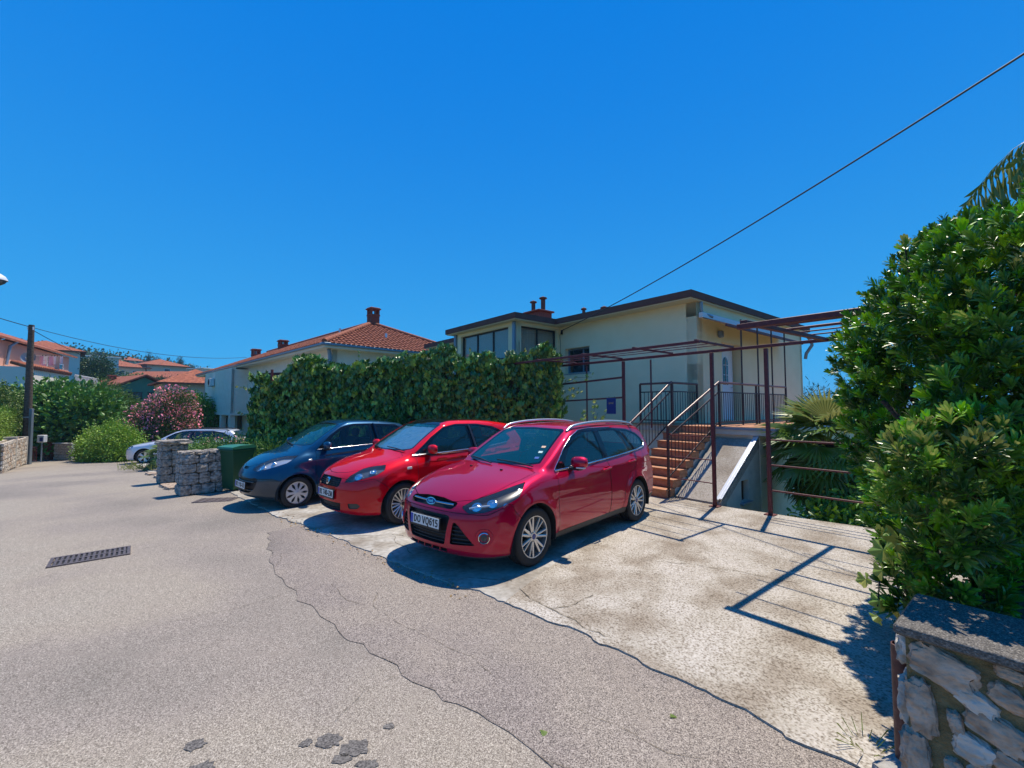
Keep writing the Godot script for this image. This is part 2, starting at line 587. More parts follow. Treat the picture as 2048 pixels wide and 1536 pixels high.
	var mortar := noise_tex(97, 0.02, 512, [[0.0, lin(0.1, 0.08, 0.035)], [0.5, lin(0.2, 0.155, 0.07)], [1.0, lin(0.27, 0.22, 0.12)]], 6)
	M.mortar = triplanar(mat(Color.WHITE, 0.95), mortar, 1.6, null, 1.0, conc_h, 0.9)
	var terrazzo := noise_tex(99, 0.25, 512, [[0.0, lin(0.025, 0.022, 0.02)], [0.4, lin(0.075, 0.068, 0.058)], [0.6, lin(0.14, 0.125, 0.105)], [0.9, lin(0.4, 0.37, 0.32)]], 3, FastNoiseLite.TYPE_VALUE)
	M.coping = triplanar(mat(Color.WHITE, 0.8), terrazzo, 1.8, null, 1.0, conc_h, 0.5)
	M.pipe_brown = triplanar(mat(Color.WHITE, 0.6), noise_tex(101, 0.03, 256, [[0.0, lin(0.06, 0.02, 0.016)], [0.6, lin(0.12, 0.04, 0.03)], [1.0, lin(0.2, 0.09, 0.065)]], 5), 3.0)
	M.bin_green = mat(lin(0.012, 0.075, 0.03), 0.42)
	M.bin_lid = mat(lin(0.03, 0.16, 0.08), 0.4)
	M.sign_blue = mat(lin(0.006, 0.02, 0.16), 0.4)
	M.sign_letters = mat(lin(0.45, 0.36, 0.12), 0.5)
	M.cast_iron = triplanar(mat(Color.WHITE, 0.6, 0.4), noise_tex(103, 0.04, 256, [[0.0, lin(0.05, 0.043, 0.045)], [0.6, lin(0.13, 0.11, 0.112)], [1.0, lin(0.26, 0.2, 0.17)]], 4), 3.0)
	M.wire = mat(lin(0.012, 0.013, 0.016), 0.6)
	M.cloth_white = mat(lin(0.75, 0.74, 0.74), 0.9)
	M.cloth_pink = mat(lin(0.66, 0.35, 0.45), 0.9)
	M.cloth_beige = mat(lin(0.6, 0.5, 0.36), 0.9)
	M.lamp_glass_white = mat(lin(0.7, 0.72, 0.74), 0.3)
	M.brown_cloth = mat(lin(0.085, 0.032, 0.024), 0.9)
	M.awning_white = mat(lin(0.66, 0.67, 0.68), 0.4)


func cut_sheet(poly: PackedVector2Array, cell: float, height: Callable, m: MB = null) -> MB:
	# a sheet over an outline in (x, z), following a height; cut on a grid so that it can bend
	if m == null:
		m = mb()
	var lo := Vector2(INF, INF)
	var hi := -lo
	for p in poly:
		lo = lo.min(p)
		hi = hi.max(p)
	var x := lo.x
	while x < hi.x:
		var y := lo.y
		while y < hi.y:
			var sq := PackedVector2Array([Vector2(x, y), Vector2(x + cell, y), Vector2(x + cell, y + cell), Vector2(x, y + cell)])
			for q in Geometry2D.intersect_polygons(poly, sq):
				var idx := Geometry2D.triangulate_polygon(q)
				for i in range(0, idx.size(), 3):
					var t := []
					for k in 3:
						var w: Vector2 = q[idx[i + k]]
						t.append(Vector3(w.x, height.call(w.x, w.y), w.y))
					m.flat(t[0], t[1], t[2], Vector3.UP)
			y += cell
		x += cell
	return m


func rough_line(pts: Array, amp: float, step: float, sd: int) -> PackedVector2Array:
	var n := FastNoiseLite.new()
	n.seed = sd
	n.frequency = 2.2
	n.fractal_octaves = 4
	var out := PackedVector2Array()
	for i in pts.size() - 1:
		var a := Vector2(pts[i][0], pts[i][1])
		var b := Vector2(pts[i + 1][0], pts[i + 1][1])
		var k := maxi(1, int(a.distance_to(b) / step))
		for j in k:
			var p := a.lerp(b, float(j) / k)
			out.append(p + Vector2(n.get_noise_2d(p.x, p.y), n.get_noise_2d(p.x + 50, p.y)) * amp)
	out.append(Vector2(pts[-1][0], pts[-1][1]))
	return out


func slab_with_edge(m: MB, poly: PackedVector2Array, cell: float, top: Callable, drop: float) -> void:
	cut_sheet(poly, cell, top, m)
	var turn := 1.0 if Geometry2D.is_polygon_clockwise(poly) else -1.0
	for i in poly.size():
		var a := poly[i]
		var b := poly[(i + 1) % poly.size()]
		var A := Vector3(a.x, top.call(a.x, a.y), a.y)
		var Bq := Vector3(b.x, top.call(b.x, b.y), b.y)
		var e := (b - a).normalized()
		m.quad(A, Bq, Bq + Vector3.DOWN * drop, A + Vector3.DOWN * drop, Vector3(-e.y, 0, e.x) * turn)


func to2(v: Vector3) -> Array:
	return [v.x, v.z]


func terrain(x: float, z: float) -> float:
	var base := ground_y(x, z) - 0.09
	# the garden behind the parking place lies a storey lower
	var l := (Vector3(x, 0, z) - HPOS).rotated(Vector3.UP, -HYAW)
	if l.z < -0.34 and l.x > -16.0:
		base = lerpf(base, -1.7, smoothstep(-0.34, -0.7, l.z) * smoothstep(-16.0, -12.0, l.x))
	var r := sqrt(x * x + z * z)
	if r > 30.0 and z < 0.0:
		var phi := rad_to_deg(atan2(x, -z))
		var hill := 25.0 * smoothstep(-14.0, -48.0, phi)
		var sea := 60.0 * smoothstep(-5.0, 30.0, phi)
		base += hill * pow(smoothstep(45.0, 300.0, r), 1.15) - sea * smoothstep(45.0, 400.0, r)
	return base


func setting() -> void:
	# open country: one sheet, finer close by, that reaches the horizon
	var m := mb()
	var rings := [0.0, 1.5, 3, 4.5, 6, 7.5, 9, 10.5, 12, 13.5, 15, 17, 19, 21, 23, 26, 30, 36, 44, 54, 66, 80, 100, 130, 170, 220, 300, 420, 700, 1500, 6000]
	var n := 180
	var pts := []
	for r in rings:
		var row := []
		for k in n:
			var a := TAU * k / n
			var x: float = cos(a) * r
			var z: float = sin(a) * r - 8.0
			row.append(Vector3(x, terrain(x, z), z))
		pts.append(row)
	for i in rings.size() - 1:
		for k in n:
			var l := (k + 1) % n
			m.flat(pts[i][k], pts[i][l], pts[i + 1][l], Vector3.UP)
			m.flat(pts[i][k], pts[i + 1][l], pts[i + 1][k], Vector3.UP)
	struct("ground", m, M.turf)
	var sea := mb()
	sea.quad(Vector3(-2000, -40, -300), Vector3(8000, -40, -300), Vector3(8000, -40, -8000), Vector3(-2000, -40, -8000), Vector3.UP)
	struct("sea", sea, M.sea)

	# the street
	var road := struct("road", cut_sheet(pv2([[-34, -12], [-27, -26.5], [-20.2, -22.3], [-15.5, -19.2], [-9.5, -14.0], [-6.0, -11.6], [3.0, -8.0], [9, -3], [9, 6], [-34, 6]]), 0.8, func(x, z): return ground_y(x, z) - 0.016), M.asphalt)
	# older, darker asphalt along the parking place
	var seam_pts := [[-3.6, -6.6], [-2.75, -5.1], [-2.05, -4.35], [-1.45, -3.75], [-0.75, -3.15], [-0.2, -2.75], [0.15, -2.4], [0.5, -2.1], [0.8, -1.8], [1.2, -1.4], [1.8, -0.9]]
	var old := rough_line(seam_pts, 0.10, 0.12, 5)
	for p in [[4.0, -0.9], [4.0, -4.0], [0.5, -5.5], [-3.0, -7.4]]:
		old.append(Vector2(p[0], p[1]))
	part("asphalt_patch", cut_sheet(old, 0.8, func(x, z): return ground_y(x, z) - 0.0118), M.asphalt_old, road)
	part("crack", ribbon(old.slice(0, old.size() - 4), 0.0011, -0.0075, 3), M.crack, road)

	# parking place: two concrete fields, a little proud of the asphalt, their front edge broken
	var top := func(x, z): return ground_y(x, z)
	var edge := [[-6.0, -9.6], [-5.3, -8.85], [-4.03, -7.58], [-2.54, -6.30], [-1.48, -5.39], [-0.6, -4.66], [-0.06, -4.27]]
	var front_l := rough_line(edge, 0.09, 0.09, 9)
	var joint_a := [-0.06, -4.27]
	var joint_b := to2(hp(-1.55, 0, -0.2))
	var p1 := front_l.duplicate()
	for p in [joint_b, to2(hp(-2.2, 0, -0.2)), to2(hp(-3.6, 0, -0.6)), [1.2, -11.8], [-6.9, -13.2], [-8.2, -12.0]]:
		p1.append(Vector2(p[0], p[1]))
	var a1 := mb()
	slab_with_edge(a1, p1, 0.7, top, 0.07)
	struct("parking_place", a1, M.concrete_smooth)
	var edge2 := [[-0.044, -4.258], [0.34, -3.88], [0.82, -3.46], [1.2, -3.02], [1.49, -2.74], [1.71, -2.38], [1.9, -2.1], [2.3, -1.6], [3.4, -0.3]]
	var p2 := rough_line(edge2, 0.075, 0.06, 12)
	for p in [[7.5, -1.0], [9.0, -3.5], to2(hp(5.5, 0, -0.6)), to2(hp(3.2, 0, -0.55)), to2(hp(2.0, 0, -0.5)), to2(hp(1.3, 0, -0.37)), to2(hp(0.85, 0, -0.34)), to2(hp(0.3, 0, -0.25)), to2(hp(-0.2, 0, -0.22)), to2(hp(-1.0, 0, -0.22)), [joint_b[0] + 0.016, joint_b[1] + 0.012]]:
		p2.append(Vector2(p[0], p[1]))
	var a2 := mb()
	slab_with_edge(a2, p2, 0.7, func(x, z): return ground_y(x, z) + 0.002, 0.11)
	var apron := struct("parking_apron", a2, M.concrete)
	# cracks: narrow, ragged strips of dirt
	var cracks := [
		[[-1.35, -4.5], [-1.28, -4.2], [-1.1, -3.98], [-0.85, -3.8], [-0.52, -3.5], [-0.3, -3.36], [-0.15, -3.15]],
		[[0.2, -2.42], [0.42, -2.3], [0.55, -2.12], [0.75, -2.0], [0.9, -1.85]],
		[[0.42, -2.78], [0.7, -2.6], [0.85, -2.48], [1.1, -2.36], [1.3, -2.2]],
		[[-2.2, -4.62], [-2.32, -4.4], [-2.5, -4.2], [-2.85, -3.95], [-3.2, -3.72]],
		[[-7.2, -5.9], [-6.4, -5.75], [-5.7, -5.5]], [[-4.85, -5.85], [-4.3, -6.15], [-3.9, -6.55], [-3.5, -6.8]],
		[[-3.1, -6.45], [-2.85, -5.9], [-2.9, -5.6], [-2.75, -5.2]],
		[[-1.4, -4.2], [-1.62, -4.35], [-1.9, -4.7]], [[-0.75, -3.2], [-0.95, -3.0], [-1.05, -2.7]]]
	for c in cracks:
		part("crack", crack_strip(c, 0.0018, -0.0075), M.crack, road)
	var slab_cracks := [[[-2.35, -6.35], [-2.0, -6.35], [-1.75, -6.5], [-1.4, -6.3], [-1.1, -5.9]], [[-1.75, -6.48], [-1.6, -6.15], [-1.25, -5.6]], [[-3.6, -7.3], [-3.3, -7.45], [-2.9, -7.7]], [[-0.9, -4.95], [-0.4, -4.85], [0.0, -4.75]], [[-2.9, -6.7], [-2.6, -6.9], [-2.5, -7.2]]]
	for c in slab_cracks:
		part("crack", crack_strip(c, 0.0045, 0.004), M.crack, apron)
	var slab2 := [[[0.08, -4.55], [0.2, -4.28], [0.42, -4.0], [0.6, -3.78], [0.75, -3.62]], [[0.35, -4.1], [0.6, -4.2], [0.8, -4.4]], [[1.55, -5.4], [2.2, -5.2], [3.0, -4.7]]]
	for c in slab2:
		part("crack", crack_strip(c, 0.0042, 0.0085), M.crack, apron)
	# oil spots
	var r2 := RandomNumberGenerator.new()
	r2.seed = 77
	for o in [[-1.02, -2.55, 0.075], [-0.86, -2.5, 0.085], [-0.9, -2.42, 0.055], [-1.15, -2.53, 0.04], [-0.72, -2.66, 0.035], [-0.76, -2.38, 0.06], [-1.75, -2.52, 0.06], [-1.6, -2.36, 0.07]]:
		var ring := PackedVector2Array()
		for k in 22:
			var a := TAU * k / 22.0
			ring.append(Vector2(o[0], o[1]) + Vector2(cos(a), sin(a) * 0.8) * o[2] * r2.randf_range(0.62, 1.12))
		part("oil_spot", cut_sheet(ring, 1.0, func(x, z): return ground_y(x, z) - 0.0118), M.oil, road)

	# drive of the neighbour and the flower bed's soil
	struct("drive", cut_sheet(rough_line([[-9.3, -12.3], [-11.5, -14.2], [-15.9, -18.5], [-17.0, -22.5], [-9.0, -25.0], [-8.0, -16.0], [-8.6, -13.3], [-9.3, -12.3]], 0.08, 0.3, 15), 1.5, func(x, z): return ground_y(x, z) + 0.005), M.concrete_smooth)
	struct("flower_bed_soil", cut_sheet(pv2([[-8.9, -12.7], [-6.3, -10.6], [-5.6, -11.2], [-6.6, -13.4], [-9.5, -17.5], [-13.5, -18.0], [-13.8, -17.0]]), 1.0, func(x, z): return ground_y(x, z) + 0.09), M.soil)


func crack_strip(pts: Array, w: float, lift: float) -> MB:
	return ribbon(rough_line(pts, 0.05, 0.05, 40 + pts.size()), w, lift, pts.size() * 31 + int(absf(pts[0][0]) * 100))


func ribbon(line: PackedVector2Array, w: float, lift: float, sd: int) -> MB:
	var m := mb()
	var r2 := RandomNumberGenerator.new()
	r2.seed = sd
	var prev_l := Vector3.ZERO
	var prev_r := Vector3.ZERO
	for i in line.size():
		var p := line[i]
		var d := (line[mini(i + 1, line.size() - 1)] - line[maxi(i - 1, 0)]).normalized()
		var s := Vector2(-d.y, d.x) * w * r2.randf_range(0.1, 1.2)
		var y := ground_y(p.x, p.y) + lift
		var a := Vector3(p.x + s.x, y, p.y + s.y)
		var b := Vector3(p.x - s.x, y, p.y - s.y)
		if i > 0:
			m.quad(prev_l, a, b, prev_r, Vector3.UP)
		prev_l = a
		prev_r = b
	return m


# ---------------------------------------------------------------- building blocks

# a wall in its own plane: x along, y up, thickness towards -z; holes are [x0, y0, x1, y1]
func wall_mb(w: float, y0: float, y1: float, thick: float, holes: Array, t := Transform3D.IDENTITY, m: MB = null) -> MB:
	if m == null:
		m = mb()
	var xs := [0.0, w]
	var ys := [y0, y1]
	for h in holes:
		xs.append(h[0]); xs.append(h[2]); ys.append(h[1]); ys.append(h[3])
	xs.sort()
	ys.sort()
	var solid := func(x: float, y: float) -> bool:
		if x < 0.0 or x > w or y < y0 or y > y1:
			return false
		for h in holes:
			if x > h[0] and x < h[2] and y > h[1] and y < h[3]:
				return false
		return true
	for i in xs.size() - 1:
		for j in ys.size() - 1:
			var xa: float = xs[i]; var xb: float = xs[i + 1]; var ya: float = ys[j]; var yb: float = ys[j + 1]
			if xb - xa < 1e-5 or yb - ya < 1e-5:
				continue
			var cx := (xa + xb) * 0.5
			var cy := (ya + yb) * 0.5
			if not solid.call(cx, cy):
				continue
			for z in [0.0, -thick]:
				m.quad(t * Vector3(xa, ya, z), t * Vector3(xb, ya, z), t * Vector3(xb, yb, z), t * Vector3(xa, yb, z), t.basis * Vector3(0, 0, 1 if z == 0.0 else -1))
			for e in [[xa - 1e-3, cy, xa, ya, xa, yb, Vector3.LEFT], [xb + 1e-3, cy, xb, ya, xb, yb, Vector3.RIGHT], [cx, ya - 1e-3, xa, ya, xb, ya, Vector3.DOWN], [cx, yb + 1e-3, xa, yb, xb, yb, Vector3.UP]]:
				if not solid.call(e[0], e[1]):
					m.quad(t * Vector3(e[2], e[3], 0), t * Vector3(e[4], e[5], 0), t * Vector3(e[4], e[5], -thick), t * Vector3(e[2], e[3], -thick), t.basis * (e[6] as Vector3))
	return m


# a window set into a hole: frame bars, mullions and panes
func window(parent: Node3D, t: Transform3D, w: float, h: float, cols: Array, rows: Array, frame_mat: Material, bar := 0.05, back: Material = null, back_depth := 0.12, sill: Material = null) -> Node3D:
	var n := Node3D.new()
	n.name = "window"
	parent.add_child(n, true)
	n.transform = t
	var f := mb()
	f.box(Vector3(w * 0.5, bar * 0.5, -0.05), Vector3(w, bar, 0.06), Basis.IDENTITY, 0.004)
	f.box(Vector3(w * 0.5, h - bar * 0.5, -0.05), Vector3(w, bar, 0.06), Basis.IDENTITY, 0.004)
	f.box(Vector3(bar * 0.5, h * 0.5, -0.05), Vector3(bar, h - 2 * bar, 0.06), Basis.IDENTITY, 0.004)
	f.box(Vector3(w - bar * 0.5, h * 0.5, -0.05), Vector3(bar, h - 2 * bar, 0.06), Basis.IDENTITY, 0.004)
	part("frame", f, frame_mat, n)
	var xs := [bar]
	for c in cols:
		box_part("mullion", n, Vector3(c * w, h * 0.5, -0.052), Vector3(bar, h - 2 * bar, 0.05), frame_mat, 0.004)
		xs.append(c * w - bar * 0.5)
		xs.append(c * w + bar * 0.5)
	xs.append(w - bar)
	var ys := [bar]
	for r in rows:
		for i in range(0, xs.size(), 2):
			box_part("transom", n, Vector3((xs[i] + xs[i + 1]) * 0.5, r * h, -0.054), Vector3(xs[i + 1] - xs[i], bar * 0.8, 0.045), frame_mat, 0.004)
		ys.append(r * h - bar * 0.4)
		ys.append(r * h + bar * 0.4)
	ys.append(h - bar)
	for i in range(0, xs.size(), 2):
		for j in range(0, ys.size(), 2):
			var g := mb()
			g.box(Vector3((xs[i] + xs[i + 1]) * 0.5, (ys[j] + ys[j + 1]) * 0.5, -0.06), Vector3(xs[i + 1] - xs[i] + 0.01, ys[j + 1] - ys[j] + 0.01, 0.006))
			part("pane", g, M.house_glass, n)
	if back:
		var cmb := mb()
		if back == M.curtain:
			var k := int(w / 0.035)
			for i in k:
				var x0 := w * i / k
				var x1 := w * (i + 1) / k
				var z0 := -back_depth - (0.02 if i % 2 else 0.0)
				var z1 := -back_depth - (0.0 if i % 2 else 0.02)
				cmb.quad(Vector3(x0, 0.0, z0), Vector3(x1, 0.0, z1), Vector3(x1, h, z1), Vector3(x0, h, z0), Vector3(0, 0, 1))
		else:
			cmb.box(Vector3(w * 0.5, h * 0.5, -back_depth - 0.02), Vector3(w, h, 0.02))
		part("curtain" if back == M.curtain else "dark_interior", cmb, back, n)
	if sill:
		box_part("sill", n, Vector3(w * 0.5, -0.03, 0.05), Vector3(w + 0.14, 0.05, 0.2), sill, 0.008)
	return n


# barrel tiles on a sloping plane: u along the eave, s up the slope, outline in (u, s)
func tiles(m: MB, o: Vector3, u: Vector3, s: Vector3, outline: PackedVector2Array, tw: float, tl: float, sd := 1) -> void:
	var nrm := u.cross(s).normalized()
	if nrm.y < 0:
		nrm = -nrm
	var lo := Vector2(INF, INF)
	var hi := -lo
	for p in outline:
		lo = lo.min(p)
		hi = hi.max(p)
	var r2 := RandomNumberGenerator.new()
	r2.seed = sd
	var y := lo.y
	while y < hi.y:
		var x := lo.x
		while x < hi.x:
			if Geometry2D.is_point_in_polygon(Vector2(x + tw * 0.5, y + tl * 0.4), outline):
				var lift := r2.randf_range(0.0, 0.012)
				var jx := r2.randf_range(-0.008, 0.008)
				for k in 4:
					var a0 := PI * k / 4.0
					var a1 := PI * (k + 1) / 4.0
					var h := tw * 0.3
					var p0 := o + u * (x + jx + tw * (0.5 - 0.5 * cos(a0))) + s * y + nrm * (sin(a0) * h + 0.05 + lift)
					var p1 := o + u * (x + jx + tw * (0.5 - 0.5 * cos(a1))) + s * y + nrm * (sin(a1) * h + 0.05 + lift)
					var p2 := o + u * (x + jx + tw * (0.5 - 0.46 * cos(a1))) + s * (y + tl * 1.1) + nrm * (sin(a1) * h * 0.9 + 0.015 + lift)
					var p3 := o + u * (x + jx + tw * (0.5 - 0.46 * cos(a0))) + s * (y + tl * 1.1) + nrm * (sin(a0) * h * 0.9 + 0.015 + lift)
					var n0 := (-u * cos(a0) + nrm * sin(a0)).normalized()
					var n1 := (-u * cos(a1) + nrm * sin(a1)).normalized()
					m.tri(p0, p1, p2, n0, n1, n1)
					m.tri(p0, p2, p3, n0, n1, n0)
					m.flat(p0, p1, o + u * (x + tw * 0.5) + s * y + nrm * 0.02, -s)
			x += tw
		y += tl


func chimney(parent: Node3D, at: Vector3, w: float, h: float, material: Material) -> void:
	var n := Node3D.new()
	n.name = "chimney"
	parent.add_child(n, true)
	n.position = at
	# courses of brick
	var courses := int(h * 0.7 / 0.1)
	for i in courses:
		var k := mb()
		var y := i * 0.1
		k.box(Vector3(0, y + 0.045, 0), Vector3(w, 0.088, w) * (1.0 if i < courses - 1 else 1.08), Basis.IDENTITY, 0.006)
		part("brick_course", k, material, n)
	var top := courses * 0.1
	for sx in [-1, 0, 1]:
		for sz in [-1, 0, 1]:
			if sx != 0 or sz != 0:
				box_part("brick_pier", n, Vector3(sx * w * 0.42, top + h * 0.11, sz * w * 0.42), Vector3(w * 0.16, h * 0.22, w * 0.16), material, 0.004)
	box_part("chimney_cap", n, Vector3(0, top + h * 0.22 + 0.035, 0), Vector3(w * 1.25, 0.07, w * 1.25), material, 0.01)
	var cap := mb()
	for i in 4:
		cap.box(Vector3(lerpf(-0.4, 0.4, i / 3.0) * w, top + h * 0.22 + 0.1, 0), Vector3(w * 0.22, 0.06, w * 1.1), Basis.IDENTITY, 0.02)
	part("cap_tiles", cap, M.roof_tile, n)


func aircon(parent: Node3D, t: Transform3D) -> void:
	var n := Node3D.new()
	n.name = "air_conditioner"
	parent.add_child(n, true)
	n.transform = t
	box_part("casing", n, Vector3(0, 0.28, 0.16), Vector3(0.8, 0.56, 0.28), M.frame_white, 0.02)
	var g := mb()
	for k in 5:
		var ring := []
		for i in 25:
			var a := TAU * i / 24.0
			ring.append(Vector3(-0.12 + cos(a) * 0.05 * (k + 1), 0.28 + sin(a) * 0.05 * (k + 1), 0.305))
		g.tube(PackedVector3Array(ring), 0.005, 4, -1.0, false)
	part("fan_grille", g, M.dark_metal, n)
	var d := mb()
	d.lathe([Vector2(0.24, 0.0), Vector2(0.0, 0.0)], 24, Transform3D(Basis(Vector3(1, 0, 0), Vector3(0, 0, 1), Vector3(0, -1, 0)), Vector3(-0.12, 0.28, 0.303)))
	part("fan_opening", d, M.dark_metal, n)
	for x in [-0.3, 0.3]:
		bar_part("bracket", n, Vector3(x, -0.02, 0.0), Vector3(x, -0.02, 0.32), 0.04, 0.04, M.metal_grey)


# ---------------------------------------------------------------- the yellow house

func yellow_house() -> void:
	var h := thing("yellow_house", "pale yellow flat-roofed house with brown fascia behind the pergola", "house", HPOS, HYAW)
	var top := 4.76
	var low := -1.8
	# street side of the main block
	var wall := part("wall", wall_mb(5.28, low, top, 0.3, [[0.28, 3.02, 1.44, 3.92]], Transform3D(Basis.IDENTITY, Vector3(-7.35, 0, -3.45))), M.yellow_wall, h)
	window(h, Transform3D(Basis.IDENTITY, Vector3(-7.07, 3.02, -3.6)), 1.16, 0.9, [0.62], [], M.gutter, 0.05, M.dark_room, 0.3, M.gutter)
	# end wall with the door, facing the terrace
	var side := Basis(Vector3(0, 0, -1), Vector3.UP, Vector3(1, 0, 0))
	part("wall", wall_mb(8.0, low, top, 0.3, [[1.42, 1.41, 2.72, 3.75]], Transform3D(side, Vector3(-2.07, 0, -3.45))), M.yellow_wall, h)
	box_part("door_recess", h, Vector3(-2.54, 2.6, -5.52), Vector3(0.06, 2.4, 1.6), M.yellow_wall)
	var door := Node3D.new()
	door.name = "door"
	h.add_child(door, true)
	door.transform = Transform3D(side, Vector3(-2.26, 1.41, -5.02))
	box_part("door_frame", door, Vector3(0.5, 1.15, -0.1), Vector3(1.12, 2.3, 0.1), M.frame_white, 0.01)
	box_part("door_leaf", door, Vector3(0.5, 1.1, -0.06), Vector3(0.92, 2.14, 0.08), M.frame_white, 0.01)
	var arch := PackedVector2Array()
	for i in 13:
		var a := PI * i / 12.0
		arch.append(Vector2(0.5 + cos(a) * 0.16, 1.75 + sin(a) * 0.2))
	arch.append(Vector2(0.34, 1.1))
	arch.append(Vector2(0.66, 1.1))
	var gl := mb()
	gl.prism(arch, 0.02, Transform3D(Basis.IDENTITY, Vector3(0, 0, -0.03)))
	part("arched_glass", gl, M.lamp_dark_gloss, door)
	for q in [[Vector3(0.5, 1.1, -0.005), Vector3(0.5, 1.95, -0.005)], [Vector3(0.34, 1.4, -0.005), Vector3(0.66, 1.4, -0.005)], [Vector3(0.34, 1.7, -0.005), Vector3(0.66, 1.7, -0.005)]]:
		bar_part("glazing_bar", door, q[0], q[1], 0.02, 0.012, M.frame_white)
	rod_part("handle", door, Vector3(0.88, 1.02, 0.02), Vector3(0.76, 1.02, 0.02), 0.012, M.chrome)
	# projecting wing with the glazed veranda
	part("wall", wall_mb(2.05, low, top, 0.2, [[0.16, 2.6, 1.92, 4.62]], Transform3D(side, Vector3(-7.35, 0, -1.4))), M.yellow_wall, h)
	window(h, Transform3D(side, Vector3(-7.42, 2.6, -1.56)), 1.76, 2.02, [0.5], [0.5], M.frame_dark, 0.05, M.curtain, 0.12)
	part("wall", wall_mb(3.95, low, top, 0.2, [[0.45, 3.0, 3.5, 4.62]], Transform3D(Basis.IDENTITY, Vector3(-11.3, 0, -1.4))), M.yellow_wall, h)
	window(h, Transform3D(Basis.IDENTITY, Vector3(-10.85, 3.0, -1.47)), 3.05, 1.62, [0.333, 0.667], [0.34], M.frame_dark, 0.05, M.curtain, 0.09)
	part("wall", wall_mb(3.0, low, top, 0.2, [], Transform3D(Basis(Vector3(0, 0, 1), Vector3.UP, Vector3(-1, 0, 0)), Vector3(-11.3, 0, -4.4))), M.yellow_wall, h)
	part("wall", wall_mb(4.0, low, top, 0.2, [], Transform3D(Basis.IDENTITY, Vector3(-15.3, 0, -2.9))), M.yellow_wall, h)
	part("wall", wall_mb(8.5, low, top, 0.2, [], Transform3D(Basis(Vector3(0, 0, 1), Vector3.UP, Vector3(-1, 0, 0)), Vector3(-15.3, 0, -11.4))), M.yellow_wall, h)
	part("wall", wall_mb(13.25, low, top, 0.2, [], Transform3D(Basis(Vector3(-1, 0, 0), Vector3.UP, Vector3(0, 0, -1)), Vector3(-2.07, 0, -11.45))), M.yellow_wall, h)
	# roof slab: brown fascia, pale soffit
	var plan := pv2([[-1.93, 2.95], [-7.04, 2.95], [-7.04, 1.08], [-11.54, 1.08], [-11.54, 2.4], [-15.9, 2.4], [-15.9, 12.0], [-1.93, 12.0]])
	var flat_up := Transform3D(Basis(Vector3(1, 0, 0), Vector3(0, 0, -1), Vector3(0, 1, 0)), Vector3(0, 4.775, 0))
	var rf := mb()
	rf.prism(plan, 0.19, flat_up)
	var roof := part("roof", rf, M.fascia, h)
	var sf := mb()
	sf.prism(pv2([[-1.97, 2.99], [-7.08, 2.99], [-7.08, 1.12], [-11.5, 1.12], [-11.5, 2.44], [-15.86, 2.44], [-15.86, 11.9], [-1.97, 11.9]]), 0.03, Transform3D(flat_up.basis, Vector3(0, 4.742, 0)))
	part("soffit", sf, M.cream, h)
	# chimney block and flues
	var ch := mb()
	ch.box(Vector3(-8.1, 5.15, -3.1), Vector3(0.78, 0.4, 0.65), Basis.IDENTITY, 0.01)
	ch.box(Vector3(-8.1, 5.38, -3.1), Vector3(0.92, 0.06, 0.8), Basis.IDENTITY, 0.01)
	part("chimney_block", ch, M.brick, roof)
	for q in [[-8.22, -2.95, 5.72, 0.09], [-7.95, -3.2, 5.86, 0.1], [-6.55, -3.9, 5.3, 0.07], [-5.95, -4.3, 5.3, 0.09]]:
		var fl := mb()
		fl.rod(Vector3(q[0], 4.96, q[1]), Vector3(q[0], q[2], q[1]), q[3] * 0.85, 14)
		fl.lathe([Vector2(q[3] * 0.85, q[2] + 0.02), Vector2(q[3] * 1.5, q[2] + 0.04), Vector2(q[3] * 1.45, q[2] + 0.08), Vector2(0, q[2] + 0.14)], 14, Transform3D(Basis.IDENTITY, Vector3(q[0], 0, q[1])))
		fl.rod(Vector3(q[0], q[2], q[1]), Vector3(q[0], q[2] + 0.04, q[1]), q[3] * 0.6, 10)
		part("flue", fl, M.fascia, roof)
	# veranda posts, downpipes
	box_part("veranda_post", h, Vector3(-7.44, 3.3, -1.36), Vector3(0.12, 2.9, 0.08), M.gutter, 0.01)
	box_part("veranda_post", h, Vector3(-11.2, 3.3, -1.36), Vector3(0.14, 2.9, 0.08), M.gutter, 0.01)
	tube_part("downpipe", h, [Vector3(-1.98, 4.72, -3.55), Vector3(-1.98, 4.5, -3.55), Vector3(-1.98, 4.42, -3.6), Vector3(-1.93, 4.36, -4.05)], 0.045, M.metal_grey, 10)
	tube_part("downpipe", h, [Vector3(-1.95, 4.72, -11.35), Vector3(-1.75, 4.35, -11.5), Vector3(-1.75, 4.2, -11.55), Vector3(-1.95, 3.9, -11.55), Vector3(-2.0, 3.7, -11.6)], 0.06, M.gutter, 10)
	# wall clamp of the overhead cable
	box_part("cable_clamp", h, Vector3(-7.18, 4.55, -3.4), Vector3(0.05, 0.16, 0.08), M.dark_metal, 0.01)
	tube_part("cable_loop", h, [Vector3(-7.18, 4.6, -3.38), Vector3(-7.3, 4.45, -3.42), Vector3(-7.28, 4.2, -3.43), Vector3(-7.28, 3.4, -3.43)], 0.008, M.wire, 5)
	# awning over the door: white cassette, brown cloth let down a little
	var aw := Node3D.new()
	aw.name = "awning"
	h.add_child(aw, true)
	bar_part("cassette", aw, Vector3(-1.98, 4.36, -3.5), Vector3(-1.98, 4.36, -9.2), 0.12, 0.16, M.awning_white, 0.02)
	var cl := mb()
	cl.box(Vector3(-1.66, 4.16, -6.35), Vector3(0.75, 0.012, 5.6), Basis(Vector3(0, 0, 1), -0.4))
	part("awning_cloth", cl, M.brown_cloth, aw)
	bar_part("front_rail", aw, Vector3(-1.32, 4.0, -3.55), Vector3(-1.32, 4.0, -9.15), 0.05, 0.08, M.rust, 0.01)
